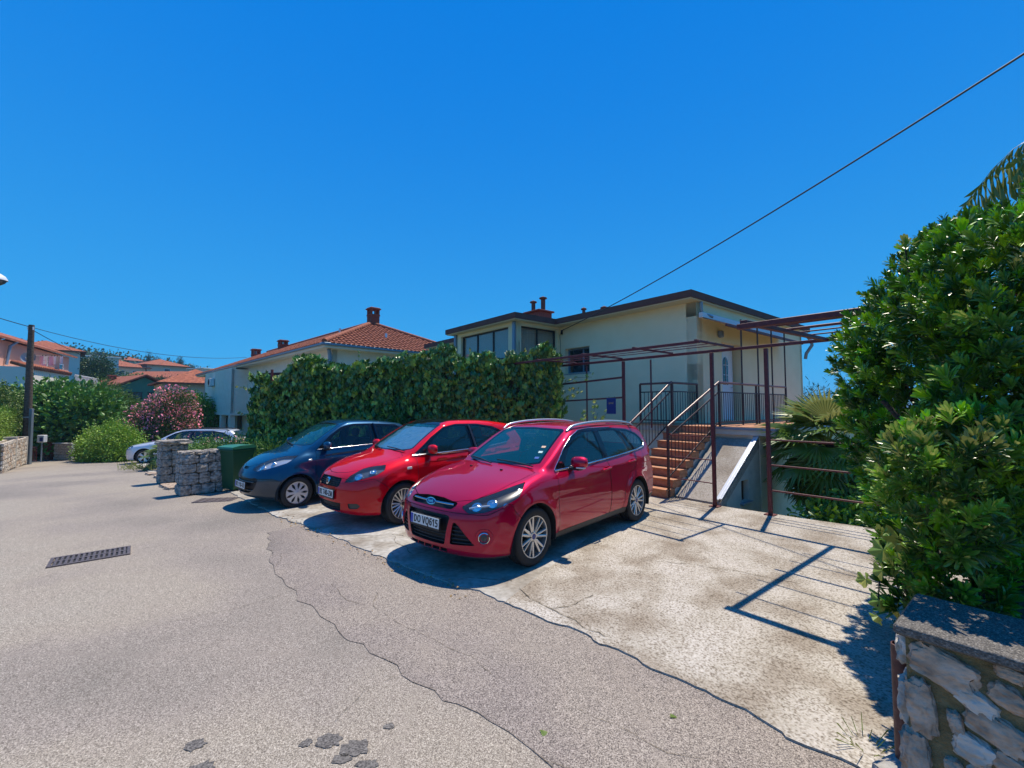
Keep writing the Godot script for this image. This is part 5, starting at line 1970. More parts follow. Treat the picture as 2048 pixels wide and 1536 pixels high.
func cabin_inside(car: Node3D, ws_x: float, belt: float, half: float, rear_x: float, seat_mat: Material, roof: float) -> void:
	var dash := mb()
	dash.prism(PackedVector2Array([Vector2(ws_x - 0.1, belt - 0.45), Vector2(ws_x - 0.05, belt - 0.05), Vector2(ws_x + 0.25, belt - 0.0), Vector2(ws_x + 0.55, belt - 0.03), Vector2(ws_x + 0.62, belt - 0.12), Vector2(ws_x + 0.55, belt - 0.45)]), half * 1.9, Transform3D(Basis.IDENTITY, Vector3(0, 0, -half * 0.95)))
	part("dashboard", dash, M.interior, car)
	var wheel_m := mb()
	var ring := []
	for k in 25:
		var a := TAU * k / 24.0
		ring.append(Vector3(cos(a) * 0.18, sin(a) * 0.18, 0))
	var hub := Transform3D(Basis(Vector3(0, 0, 1), Vector3(0.35, 0.94, 0).normalized(), Vector3(-0.94, 0.35, 0).normalized()), Vector3(ws_x + 0.75, belt - 0.02, half * 0.48))
	var ringp := []
	for p in ring:
		ringp.append(hub * p)
	wheel_m.tube(PackedVector3Array(ringp), 0.016, 8, -1.0, false)
	for k in 3:
		var a := PI / 2 + TAU * k / 3.0 + PI
		wheel_m.rod(hub * Vector3.ZERO, hub * Vector3(cos(a) * 0.18, sin(a) * 0.18, 0), 0.02, 6)
	part("steering_wheel", wheel_m, M.dark_plastic, car)
	var fy := belt - 0.78
	for z in [half * 0.48, -half * 0.48]:
		seat(car, ws_x + 1.12, z, fy, seat_mat)
	var bench := mb()
	bench.box(Vector3(ws_x + 2.0, fy + 0.3, 0), Vector3(0.5, 0.18, half * 1.7), Basis.IDENTITY, 0.05)
	bench.box(Vector3(ws_x + 2.3, fy + 0.58, 0), Vector3(0.14, 0.55, half * 1.7), Basis(Vector3(0, 0, 1), -0.3), 0.05)
	part("rear_bench", bench, seat_mat, car)
	box_part("cabin_floor", car, Vector3((ws_x + rear_x) * 0.5, fy + 0.1, 0), Vector3(rear_x - ws_x, 0.04, half * 1.8), M.interior)
	box_part("rear_view_mirror", car, Vector3(ws_x + 0.78, roof - 0.14, 0), Vector3(0.03, 0.06, 0.22), M.dark_plastic, 0.01)


func tall(pts: Array, k: float) -> Array:
	var o := []
	for p in pts:
		o.append([p[0], p[1] * k])
	return o


func over(pts: Array, k: float) -> Array:
	var o := []
	for p in pts:
		o.append([p[0] * k, p[1]])
	return o


func field_of(s: Dictionary, k: float) -> CarField:
	var f := CarField.new()
	f.L = s.L
	f.H = f.along_x(tall(s.H, k))
	f.W = f.along_x(s.W)
	f.G = f.along_x(s.G)
	f.R = f.along_x(tall(s.R, k))
	f.B = f.along_x(tall(s.B, k))
	f.Y = f.along_x(tall(s.Y, k))
	f.K = f.along_x(tall(s.K, k))
	f.F = f.over_y(over(s.F, k))
	f.T = f.over_y(over(s.T, k))
	f.E = f.over_y(over(s.E, k))
	f.S = f.over_y(over(s.S, k))
	f.D = f.over_y(over(s.D, k))
	f.tumble /= k
	for q in s.get("set", {}):
		f.set(q, s.set[q])
	f.wx = PackedFloat32Array(s.axles)
	f.wy = s.wheel_r
	f.wr = s.arch_r
	return f


# a car with its panels cut apart; s holds the numbers of one model
func build_car(car: Node3D, s: Dictionary) -> CarField:
	var k: float = s.k
	var f := field_of(s, k)
	var body := body_mesh(f, s.get("cell", 0.04), 1.02, 1.64 * k)
	var lining := Soup.new()
	for x in s.axles:
		body = cut(body, Round.new(x, s.wheel_r, s.arch_r, 0.42))[1]
	# side glass inside a dark frame
	var r := cut(body, side_cut(tall(s.dlo, k)), 0.0)
	body = r[1]
	var frame: Soup = r[0]
	var n_glass := 0
	for g in s.windows:
		r = cut(frame, side_cut(tall(g, k)), 0.0)
		frame = r[1]
		var glass: Soup = r[0].offset(-0.006)
		for both in [glass, glass.mirrored()]:
			part("side_window", both.mesh(), M[s.get("glass", "car_glass")], car)
		n_glass += 1
	part("window_surround", frame.both().mesh(), M[s.get("surround", "dark_gloss")], car)
	lining.add(frame)
	# windscreen with a black edge
	r = cut(body, front_cut(tall(s.screen, k), s.screen_x), 0.0)
	body = r[1]
	var inner := []
	for p in s.screen:
		inner.append([p[0] - (0.03 if p[0] > 0.0 else 0.0), 1.2 + (p[1] - 1.2) * 0.915])
	r = cut(r[0], front_cut(tall(inner, k), s.screen_x + 1.0), 0.0)
	part("windscreen_border", (r[1] as Soup).both().mesh(), M.dark_gloss, car)
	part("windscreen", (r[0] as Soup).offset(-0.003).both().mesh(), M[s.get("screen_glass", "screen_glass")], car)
	# rear window
	r = cut(body, Cut.new(Vector3(0, 0, 1), Vector3.UP, pv2(tall(s.back_glass, k)), Vector3(1, 0, 0), s.L * 0.72), 0.0)
	body = r[1]
	part("rear_window", (r[0] as Soup).offset(-0.004).both().mesh(), M.car_glass, car)
	# lamps
	r = cut(body, corner_cut(f, lamp_points(s.headlight, k), -0.1), 0.0015)
	body = r[1]
	for side in [1.0, -1.0]:
		var n := Node3D.new()
		n.name = "headlight"
		car.add_child(n, true)
		var lens: Soup = r[0] if side > 0 else (r[0] as Soup).mirrored()
		part("lens", lens.mesh(), M.lamp_glass, n)
		part("reflector", lens.offset(-0.05).mesh(), M[s.get("lamp_inside", "lamp_dark")], n)
		part("rim_seal", seam(lens, 0.05).mesh(), M.lamp_dark, n)
		for q in s.get("bulbs", []):
			var p := f.front(q[0], q[1] * k) if q.size() < 4 else f.side(q[3], q[1] * k)
			var nn := f.normal(p)
			p -= nn * 0.04
			var m := mb()
			var rr: float = q[2]
			m.lathe([Vector2(rr * 0.5, -0.03), Vector2(rr, 0.005), Vector2(rr, 0.014), Vector2(rr * 0.86, 0.016), Vector2(rr * 0.8, 0.006), Vector2(rr * 0.5, 0.02), Vector2(0, 0.028)], 20, Transform3D(Basis(Vector3.UP.cross(nn).normalized(), nn, Vector3.UP.cross(nn).normalized().cross(nn)), p))
			part("projector", m if side > 0 else flip_z(m), M.chrome, n)
	if s.has("taillight"):
		r = cut(body, side_cut(tall(s.taillight, k)), 0.0015)
		body = r[1]
		for q in [r[0], (r[0] as Soup).mirrored()]:
			part("taillight", q.mesh(), M.lamp_red, car)
	# openings in the nose: name, outline, material, depth
	for o in s.openings:
		r = cut(body, front_cut(tall(o[1], k), o[4] if o.size() > 4 else 0.6), 0.0)
		body = r[1]
		var q: Soup = r[0]
		if o[5] if o.size() > 5 else true:
			var wall := seam(q, o[3])
			var floor_s := q.offset(-o[3])
			floor_s.add(wall)
			part(o[0], floor_s.both().mesh(), M[o[2]], car)
		else:
			for w in [q, q.mirrored()]:
				var fl: Soup = w.offset(-o[3])
				fl.add(seam(w, o[3]))
				part(o[0], fl.mesh(), M[o[2]], car)
	for o in s.get("lower_trim", []):
		r = cut(body, side_cut(tall(o, k), -1.0), 0.0)
		body = r[1]
		part("lower_trim", (r[0] as Soup).both().mesh(), M.trim, car)
		lining.add(r[0])
	# painted panels
	r = cut(body, Cut.new(Vector3.RIGHT, Vector3(0, 0, 1), pv2(s.hood), Vector3.UP, 0.6), 0.0035)
	body = r[1]
	part("hood", (r[0] as Soup).both().mesh(), M[s.paint], car)
	lining.add(r[0])
	for d in s.doors:
		r = cut(body, side_cut(tall(d, k)), 0.0035)
		body = r[1]
		for q in [r[0], (r[0] as Soup).mirrored()]:
			part("door", q.mesh(), M[s.paint], car)
		lining.add(r[0])
	if s.has("bumper"):
		r = cut(body, side_cut(tall(s.bumper, k), -1.0), 0.003)
		body = r[1]
		part("front_bumper", (r[0] as Soup).both().mesh(), M[s.get("bumper_paint", s.paint)], car)
		lining.add(r[0])
	if s.has("roof_panel"):
		r = cut(body, Cut.new(Vector3.RIGHT, Vector3(0, 0, 1), pv2(s.roof_panel), Vector3.UP, 1.2), 0.002)
		body = r[1]
		part("roof_panel", (r[0] as Soup).both().mesh(), M[s.get("roof_paint", "dark_gloss")], car)
		lining.add(r[0])
	part("body_shell", body.both().mesh(), M[s.paint], car)
	lining.add(body)
	part("inner_lining", lining.offset(-0.03).both().inward().mesh(), M.interior, car)
	var dark := mb()
	for x in s.axles:
		var h := wheel_house(x, s.wheel_r, s.arch_r + 0.002, f.side(x, s.wheel_r + s.arch_r + 0.03).z - 0.012, 0.5)
		dark.add(h)
		dark.add(flip_z(h))
	part("wheel_houses", dark, M.arch_black, car)
	var i := 0
	for x in s.axles:
		for side in [1.0, -1.0]:
			wheel(car, "wheel", Vector3(x, s.wheel_r, side * (s.track - 0.1)), side, s.wheel_r, s.rim_r, 0.205, s.wheel_style, s.get("steer", 0.0) if i == 0 else 0.0)
		i += 1
	cabin_inside(car, s.cabin[0], s.cabin[1] * k, s.cabin[2], s.cabin[3], M[s.get("seat", "interior_seat")], s.cabin[4] * k)
	return f


func lamp_points(pts: Array, k: float) -> Array:
	var o := []
	for p in pts:
		o.append([p[0], p[1], p[2] * (1.0 if p[0] == "t" else k)])
	return o


# the band between a patch's border and the same border pushed inwards
func seam(q: Soup, depth: float) -> Soup:
	var count := {}
	for i in range(0, q.v.size(), 3):
		for e in 3:
			var a := q.v[i + e].snappedf(0.0005) if false else (q.v[i + e] * 2000.0).round()
			var b := (q.v[i + (e + 1) % 3] * 2000.0).round()
			if count.has([b, a]):
				count.erase([b, a])
			else:
				count[[a, b]] = [i + e, i + (e + 1) % 3]
	var o := Soup.new()
	for key in count:
		var ia: int = count[key][0]
		var ib: int = count[key][1]
		var a := q.v[ia]; var b := q.v[ib]
		if absf(a.z) < 0.002 and absf(b.z) < 0.002:
			continue
		var a2 := a - q.n[ia] * depth
		var b2 := b - q.n[ib] * depth
		var nn := (b - a).cross(a2 - a).normalized()
		for t in [[a, b, b2], [a, b2, a2]]:
			o.v.append_array(PackedVector3Array(t))
			for z in 3:
				o.n.append((t[2] - t[0]).cross(t[1] - t[0]).normalized())
	return o


func bars_across(f: CarField, z0: float, z1: float, y: float, r: float, depth: float, steps := 10) -> MB:
	var path := PackedVector3Array()
	for i in steps + 1:
		var p := f.front(lerpf(z0, z1, float(i) / steps), y)
		path.append(p + Vector3(depth, 0, 0))
	var m := mb()
	m.tube(path, r, 6)
	return m


func place_car(car: Node3D, axle_x: float, axle_d: float, overhang: float, yaw_deg: float, y := 0.0) -> void:
	var yaw := deg_to_rad(yaw_deg)
	var rear := Vector3(sin(yaw), 0, -cos(yaw))
	car.position = Vector3(axle_x, y, -axle_d) - rear * overhang
	car.rotation.y = PI / 2 - yaw


func cars() -> void:
	red_estate()
	red_hatchback()
	blue_hatchback()
	silver_estate()


func red_estate() -> void:
	var car := thing("estate_car", "crimson red estate car with silver roof rails, nearest the camera", "car", Vector3.ZERO, 0.0, "cars parked side by side on the concrete")
	place_car(car, -0.40, 5.774, 0.90, 41.67)
	var k := 1.09
	var s := {
		"k": k, "L": 4.556, "cell": 0.028, "axles": [0.90, 3.548], "wheel_r": 0.338, "rim_r": 0.238, "arch_r": 0.392, "track": 0.895, "wheel_style": "double", "paint": "crimson",
		"H": [[0.0, 0.67], [0.12, 0.735], [0.3, 0.80], [0.6, 0.885], [0.9, 0.945], [1.15, 0.985], [1.5, 0.985], [2.2, 0.99], [3.0, 1.02], [3.8, 1.06], [4.3, 1.05], [4.55, 0.98]],
		"W": [[-0.1, 0.72], [0.0, 0.76], [0.2, 0.835], [0.5, 0.89], [0.9, 0.907], [1.6, 0.905], [2.5, 0.912], [3.3, 0.916], [3.8, 0.9], [4.2, 0.86], [4.55, 0.79]],
		"E": [[0.15, 0.09], [0.25, 0.045], [0.35, 0.014], [0.5, 0.0], [0.65, 0.002], [0.8, 0.02], [0.95, 0.055], [1.05, 0.09], [1.2, 0.14]],
		"F": [[0.12, 0.16], [0.20, 0.055], [0.30, 0.015], [0.45, 0.0], [0.58, 0.01], [0.66, 0.035], [0.72, 0.08], [0.80, 0.22], [0.9, 0.5]],
		"T": [[0.2, 0.10], [0.35, 0.02], [0.6, 0.0], [0.75, 0.03], [0.85, 0.09], [1.0, 0.13], [1.2, 0.2]],
		"G": [[0.9, 0.66], [1.3, 0.785], [1.8, 0.825], [2.5, 0.835], [3.3, 0.825], [4.0, 0.785], [4.5, 0.72]],
		"B": [[0.9, 0.93], [1.5, 0.945], [2.5, 0.975], [3.5, 1.02], [4.3, 1.06]],
		"R": [[1.2, 1.30], [1.8, 1.415], [2.2, 1.455], [2.7, 1.47], [3.4, 1.462], [4.0, 1.43], [4.4, 1.38]],
		"S": [[0.9, 1.0], [1.0, 1.16], [1.1, 1.34], [1.2, 1.53], [1.3, 1.73], [1.4, 1.95], [1.5, 2.2]],
		"D": [[0.9, 4.47], [1.0, 4.44], [1.1, 4.39], [1.2, 4.32], [1.3, 4.25], [1.42, 4.17]],
		"Y": [[0.0, 0.2], [0.3, 0.17], [1.0, 0.17], [3.6, 0.19], [4.3, 0.24], [4.55, 0.3]],
		"K": [[0.3, 0.76], [1.0, 0.80], [2.5, 0.855], [3.6, 0.91], [4.4, 0.95]],
		"set": {"crown": 0.07, "crease": 0.014, "k_top": 0.1, "flare": 0.02},
		"dlo": [[1.40, 0.95], [2.0, 0.965], [3.0, 1.005], [3.7, 1.045], [4.02, 1.075], [4.1, 1.12], [4.05, 1.2], [3.9, 1.285], [3.6, 1.36], [3.1, 1.395], [2.5, 1.402], [2.2, 1.385], [1.95, 1.315], [1.7, 1.18]],
		"windows": [
			[[1.62, 0.985], [2.1, 0.995], [2.6, 1.01], [2.57, 1.37], [2.3, 1.368], [2.02, 1.30], [1.82, 1.18]],
			[[2.74, 1.015], [3.2, 1.035], [3.44, 1.05], [3.36, 1.2], [3.22, 1.362], [2.7, 1.372]],
			[[3.54, 1.06], [3.98, 1.095], [4.05, 1.13], [4.0, 1.2], [3.86, 1.27], [3.58, 1.335], [3.34, 1.355], [3.44, 1.22]]],
		"screen": [[-0.2, 1.0], [0.5, 1.005], [0.655, 1.03], [0.63, 1.12], [0.555, 1.385], [0.5, 1.405], [-0.2, 1.425]], "screen_x": 2.5,
		"back_glass": [[-0.2, 1.08], [0.6, 1.08], [0.52, 1.36], [-0.2, 1.38]],
		"headlight": [["f", 0.47, 0.685], ["f", 0.58, 0.632], ["f", 0.72, 0.645], ["s", 0.42, 0.70], ["s", 0.62, 0.765], ["t", 0.84, 0.80], ["t", 0.62, 0.735], ["t", 0.42, 0.655], ["t", 0.26, 0.55]],
		"bulbs": [[0.62, 0.705, 0.058], [0.74, 0.735, 0.056], [0.8, 0.7, 0.03, 0.45]],
		"taillight": [[4.12, 0.99], [4.2, 0.92], [4.52, 0.9], [4.6, 1.0], [4.5, 1.1], [4.3, 1.09]],
		"openings": [
			["upper_grille", [[-0.2, 0.655], [0.36, 0.655], [0.405, 0.69], [0.39, 0.715], [0.15, 0.737], [-0.2, 0.742]], "grille_black", 0.05],
			["lower_grille", [[-0.2, 0.30], [0.30, 0.30], [0.375, 0.585], [0.33, 0.60], [-0.2, 0.608]], "grille_black", 0.06],
			["side_grille", [[0.375, 0.315], [0.655, 0.325], [0.50, 0.50], [0.425, 0.555]], "grille_black", 0.05, 0.7, false],
			["lower_slot", [[-0.2, 0.225], [0.315, 0.225], [0.33, 0.265], [-0.2, 0.265]], "grille_black", 0.03]],
		"lower_trim": [[[-0.2, 0.0], [0.62, 0.0], [0.62, 0.2], [0.3, 0.2], [-0.2, 0.2]], [[1.2, 0.0], [3.2, 0.0], [3.2, 0.285], [1.2, 0.255]], [[3.8, 0.0], [4.8, 0.0], [4.8, 0.36], [3.8, 0.33]]],
		"hood": [[0.1, -0.3], [0.1, 0.12], [0.155, 0.36], [0.26, 0.56], [0.5, 0.67], [0.85, 0.72], [1.12, 0.72], [1.2, 0.5], [1.2, -0.3]],
		"doors": [
			[[1.40, 0.262], [1.37, 0.6], [1.385, 0.94], [2.0, 0.966], [2.66, 0.99], [2.68, 0.6], [2.665, 0.275]],
			[[2.675, 0.275], [2.69, 0.6], [2.67, 0.99], [3.2, 1.012], [3.5, 1.03], [3.545, 0.93], [3.5, 0.82], [3.25, 0.74], [3.1, 0.56], [3.06, 0.28]]],
		"bumper": [[-0.3, 0.1], [0.9, 0.1], [0.9, 0.3], [0.56, 0.62], [0.5, 0.72], [0.25, 0.62], [-0.1, 0.64], [-0.3, 0.64]],
		"cabin": [1.12, 0.97, 0.76, 3.9, 1.44],
	}
	var f := build_car(car, s)
	# bright work round the glass
	for m in [flank_strip(f, tall([[1.40, 0.948], [2.0, 0.964], [3.0, 1.004], [3.7, 1.044], [4.02, 1.074], [4.1, 1.12], [4.07, 1.18]], k), 0.014), flank_strip(f, tall([[1.40, 0.955], [1.7, 1.183], [1.95, 1.318], [2.2, 1.389], [2.5, 1.406], [3.1, 1.399]], k), 0.006)]:
		part("window_chrome", m, M.chrome_strip, car)
		part("window_chrome", flip_z(m), M.chrome_strip, car)
	# dark mirror triangle and pillars
	for side in [1.0, -1.0]:
		mirror_unit(car, f, Vector3(1.72, 1.035 * k, f.side(1.72, 0.95 * k).z + 0.10), side, M.crimson, Vector3(0.17, 0.15, 0.235))
		# roof rail: an arch on two feet
		var pts := []
		for i in 25:
			var t := i / 24.0
			var x := lerpf(1.98, 4.0, t)
			var z := lerpf(0.60, 0.585, t)
			var p := f.top(x, z)
			var lift := 0.052 * pow(sin(PI * clampf(t, 0.0, 1.0)), 0.35) if t > 0.0 and t < 1.0 else 0.0
			pts.append((p + Vector3(0, 0.006 + lift, 0)) * Vector3(1, 1, side))
		tube_part("roof_rail", car, pts, 0.02, M.satin_silver, 8)
		for x in [2.56, 3.36]:
			var p := f.side(x, 0.87 * k if x < 3.0 else 0.905 * k)
			var m := mb()
			m.tube(PackedVector3Array([p + Vector3(-0.1, -0.006, 0.0), p + Vector3(-0.085, 0.0, 0.035), p + Vector3(0.07, 0.014, 0.038), p + Vector3(0.1, 0.014, 0.0)]), 0.015, 8)
			part("door_handle", m if side > 0 else flip_z(m), M.crimson, car)
			var cup := mb()
			cup.box(p + Vector3(0, -0.005, 0.001), Vector3(0.13, 0.075, 0.006), Basis(Vector3(0, 0, 1), 0.1), 0.002)
			part("handle_recess", cup if side > 0 else flip_z(cup), M.crimson, car)
		# fog lamp
		var p := f.front(0.735, 0.405 * k)
		var nn := f.normal(p)
		var t := Transform3D(Basis(Vector3.UP.cross(nn).normalized(), nn, Vector3.UP.cross(nn).normalized().cross(nn)), p)
		var ring := mb()
		ring.lathe([Vector2(0.066, -0.02), Vector2(0.062, 0.018), Vector2(0.055, 0.022), Vector2(0.049, 0.012), Vector2(0.046, -0.01)], 24, t)
		var glass := mb()
		glass.lathe([Vector2(0.048, -0.006), Vector2(0.03, 0.004), Vector2(0.0, 0.008)], 20, t)
		var hole := mb()
		hole.lathe([Vector2(0.10, -0.012), Vector2(0.095, 0.004), Vector2(0.06, 0.001)], 24, t)
		var n := Node3D.new()
		n.name = "fog_lamp"
		car.add_child(n, true)
		part("bezel", ring if side > 0 else flip_z(ring), M.chrome, n)
		part("lens", glass if side > 0 else flip_z(glass), M.lamp_dark_gloss, n)
		part("surround", hole if side > 0 else flip_z(hole), M.crimson, n)
		# slats of the side grille
		for i in 6:
			var y := lerpf(0.335, 0.53, i / 5.0) * k
			var z1: float = lerpf(0.635, 0.445, clampf((y / k - 0.325) / 0.2, 0.0, 1.0))
			var b := bars_across(f, 0.385 * side, z1 * side, y, 0.009, 0.028, 5)
			part("grille_slat", b, M.dark_plastic, car)
		var streak := mb()
		var q0 := f.front(0.55, 0.672 * k)
		var q1 := f.front(0.74, 0.70 * k)
		streak.tube(PackedVector3Array([q0 + Vector3(0.03, 0, 0), q0.lerp(q1, 0.5) + Vector3(0.022, 0.004, -0.01), q1 + Vector3(0.028, 0, -0.02)]), 0.012, 6)
		part("daylight_strip", streak if side > 0 else flip_z(streak), M.lamp_silver, car)
	for y in [0.325, 0.36, 0.395, 0.43]:
		part("grille_slat", bars_across(f, -0.31, 0.31, y * k, 0.008, 0.035), M.dark_plastic, car)
	for z in [-0.2, -0.07, 0.07, 0.2]:
		var p0 := f.front(z, 0.225 * k)
		box_part("slot_divider", car, p0 + Vector3(0.012, 0.022, 0), Vector3(0.02, 0.06, 0.014), M.crimson, 0.003)
	for z in [[-0.36, -0.07], [0.07, 0.36]]:
		var m := mb()
		var path := PackedVector3Array()
		for i in 9:
			path.append(f.front(lerpf(z[0], z[1], i / 8.0), 0.693 * k) + Vector3(0.012, 0, 0))
		m.tube(path, 0.014, 8)
		part("grille_bar", m, M.bar_blue, car)
	# oval badge
	var bp := f.front(0.0, 0.696 * k) + Vector3(-0.004, 0, 0)
	var badge := Node3D.new()
	badge.name = "badge"
	car.add_child(badge, true)
	badge.transform = face_at(bp, Vector3(-0.97, 0.24, 0).normalized())
	for q in [[0.082, 0.040, 0.006, "chrome"], [0.073, 0.032, 0.010, "badge_blue"]]:
		var m := mb()
		var poly := PackedVector2Array()
		for i in 32:
			poly.append(Vector2(cos(TAU * i / 32.0) * q[0], sin(TAU * i / 32.0) * q[1]))
		m.prism(poly, q[2])
		part("badge_plate", m, M[q[3]], badge)
	text_part("badge_script", "Ford", 0.032, M.chrome, badge, Transform3D(Basis.IDENTITY, Vector3(0, 0, 0.012)), "Droid Serif", true, 0.09, 0.003, true)
	plate(car, face_at(f.front(0.0, 0.505 * k) + Vector3(-0.012, 0, 0), Vector3(-1, 0.05, 0).normalized()), "DO VQ615")
	# washer jets, wipers, stickers
	for z in [0.28, -0.28]:
		var p := f.top(0.98, z)
		box_part("washer_jet", car, p + Vector3(0, 0.008, 0), Vector3(0.03, 0.016, 0.035), M.dark_plastic, 0.005)
	for w in [[0.62, 0.02], [-0.02, -0.56]]:
		var a := f.front(w[0], 1.0 * k) + Vector3(-0.04, 0.008, 0)
		var b := f.front(w[1], 1.03 * k) + Vector3(-0.03, 0.015, 0)
		tube_part("wiper", car, [a, a.lerp(b, 0.5) + Vector3(-0.01, 0.01, 0), b], 0.009, M.dark_plastic, 6)
	var st := [[0.50, 1.20, "sticker_peach"], [0.525, 1.145, "sticker_white"], [0.545, 1.085, "sticker_blue"]]
	for q in st:
		var p := f.front(q[0], q[1] * k)
		var nn := f.normal(p)
		var m := mb()
		m.box(Vector3.ZERO, Vector3(0.06, 0.042, 0.001))
		part("windscreen_sticker", m, M[q[2]], car, face_at(p + nn * 0.001, nn))
	box_part("mud_flap", car, Vector3(1.24, 0.2, 0.78), Vector3(0.02, 0.12, 0.16), M.trim, 0.004)
	var ant := f.top(3.75, 0.0)
	rod_part("aerial", car, ant, ant + Vector3(0.1, 0.16, 0), 0.005, M.dark_plastic, 6, 0.003)


func red_hatchback() -> void:
	var car := thing("hatchback_car", "bright red small hatchback with dark glass roof and silver sunshade", "car", Vector3.ZERO, 0.0, "cars parked side by side on the concrete")
	place_car(car, -2.32, 7.55, 0.86, 43.5)
	var k := 1.085
	var s := {
		"k": k, "L": 4.03, "cell": 0.033, "axles": [0.86, 3.37], "wheel_r": 0.326, "rim_r": 0.236, "arch_r": 0.37, "track": 0.84, "wheel_style": "multi", "paint": "bright_red", "steer": 0.12,
		"H": [[0.0, 0.70], [0.15, 0.79], [0.35, 0.865], [0.6, 0.925], [0.85, 0.975], [1.05, 1.005], [1.4, 1.0], [2.2, 1.0], [3.0, 1.03], [3.7, 1.05], [4.03, 0.98]],
		"W": [[-0.1, 0.64], [0.0, 0.68], [0.2, 0.76], [0.5, 0.825], [0.9, 0.84], [1.6, 0.84], [2.5, 0.843], [3.2, 0.84], [3.7, 0.8], [4.03, 0.73]],
		"E": [[0.15, 0.09], [0.25, 0.04], [0.4, 0.01], [0.55, 0.0], [0.7, 0.008], [0.85, 0.03], [0.98, 0.06], [1.1, 0.1], [1.3, 0.16]],
		"F": [[0.12, 0.16], [0.2, 0.06], [0.32, 0.015], [0.45, 0.0], [0.58, 0.012], [0.68, 0.045], [0.76, 0.11], [0.86, 0.3], [0.95, 0.55]],
		"T": [[0.2, 0.1], [0.4, 0.02], [0.6, 0.0], [0.8, 0.06], [1.0, 0.12], [1.2, 0.2]],
		"G": [[0.8, 0.62], [1.2, 0.735], [1.8, 0.775], [2.5, 0.775], [3.2, 0.745], [3.9, 0.67]],
		"B": [[0.8, 0.95], [1.5, 0.97], [2.5, 1.0], [3.2, 1.04], [3.9, 1.07]],
		"R": [[1.1, 1.32], [1.6, 1.43], [1.95, 1.475], [2.4, 1.485], [3.0, 1.46], [3.6, 1.39], [3.9, 1.33]],
		"S": [[0.9, 0.82], [1.0, 0.99], [1.1, 1.16], [1.2, 1.34], [1.3, 1.53], [1.4, 1.74], [1.5, 2.0]],
		"D": [[0.9, 3.95], [1.0, 3.92], [1.1, 3.87], [1.2, 3.8], [1.3, 3.72], [1.42, 3.6]],
		"Y": [[0.0, 0.22], [0.3, 0.18], [1.0, 0.18], [3.4, 0.2], [4.03, 0.28]],
		"K": [[0.3, 0.8], [1.0, 0.83], [2.5, 0.87], [3.4, 0.92], [4.0, 0.95]],
		"set": {"crown": 0.13, "crease": 0.01, "k_top": 0.16, "k_nose": 0.14, "flare": 0.02, "nose_curve": 0.3, "nose_curve4": 0.45},
		"dlo": [[1.1, 0.965], [1.8, 0.98], [2.7, 1.01], [3.3, 1.06], [3.45, 1.12], [3.3, 1.24], [3.0, 1.35], [2.6, 1.405], [2.1, 1.415], [1.8, 1.37], [1.5, 1.22]],
		"windows": [
			[[1.32, 0.99], [1.8, 1.0], [2.36, 1.02], [2.3, 1.385], [2.08, 1.39], [1.82, 1.345], [1.58, 1.22]],
			[[2.5, 1.025], [3.0, 1.055], [3.28, 1.085], [3.36, 1.13], [3.22, 1.23], [2.96, 1.325], [2.6, 1.38], [2.44, 1.385]],
			[[1.17, 0.985], [1.27, 0.988], [1.49, 1.18], [1.46, 1.17]]],
		"screen": [[-0.2, 1.02], [0.45, 1.025], [0.62, 1.05], [0.6, 1.12], [0.525, 1.40], [0.47, 1.42], [-0.2, 1.44]], "screen_x": 2.3,
		"back_glass": [[-0.2, 1.1], [0.55, 1.1], [0.48, 1.36], [-0.2, 1.38]],
		"headlight": [["f", 0.41, 0.645], ["f", 0.52, 0.65], ["f", 0.62, 0.685], ["s", 0.45, 0.745], ["s", 0.57, 0.80], ["t", 0.64, 0.69], ["t", 0.5, 0.585], ["t", 0.36, 0.49], ["f", 0.44, 0.73]],
		"bulbs": [[0.56, 0.735, 0.06], [0.66, 0.8, 0.05]],
		"lamp_inside": "lamp_grey",
		"openings": [
			["upper_grille", [[-0.2, 0.575], [0.30, 0.575], [0.335, 0.60], [0.335, 0.68], [0.31, 0.695], [-0.2, 0.71]], "grille_black", 0.04],
			["lower_grille", [[-0.2, 0.235], [0.34, 0.245], [0.375, 0.36], [-0.2, 0.37]], "grille_black", 0.05],
			["fog_lamp", [[0.50, 0.285], [0.62, 0.29], [0.66, 0.33], [0.63, 0.365], [0.50, 0.362]], "lamp_dark_gloss", 0.015, 0.8, false]],
		"lower_trim": [[[1.2, 0.0], [3.0, 0.0], [3.0, 0.25], [1.2, 0.23]]],
		"hood": [[0.13, -0.3], [0.13, 0.1], [0.19, 0.32], [0.32, 0.5], [0.6, 0.58], [0.98, 0.62], [1.04, 0.45], [1.04, -0.3]],
		"doors": [[[1.16, 0.26], [1.13, 0.6], [1.15, 0.965], [1.8, 0.982], [2.42, 1.003], [2.46, 0.6], [2.42, 0.26]]],
		"bumper": [[-0.3, 0.1], [0.85, 0.1], [0.85, 0.3], [0.55, 0.6], [0.4, 0.7], [0.22, 0.66], [-0.1, 0.75], [-0.3, 0.75]],
		"roof_panel": [[1.5, -0.3], [1.5, 0.44], [1.9, 0.46], [3.3, 0.44], [3.6, 0.4], [3.6, -0.3]], "roof_paint": "roof_glass",
		"cabin": [1.0, 0.99, 0.69, 3.5, 1.45],
	}
	var f := build_car(car, s)
	for m in [flank_strip(f, tall([[1.1, 0.965], [1.8, 0.98], [2.7, 1.01], [3.3, 1.06]], k), 0.01)]:
		part("window_chrome", m, M.chrome_strip, car)
		part("window_chrome", flip_z(m), M.chrome_strip, car)
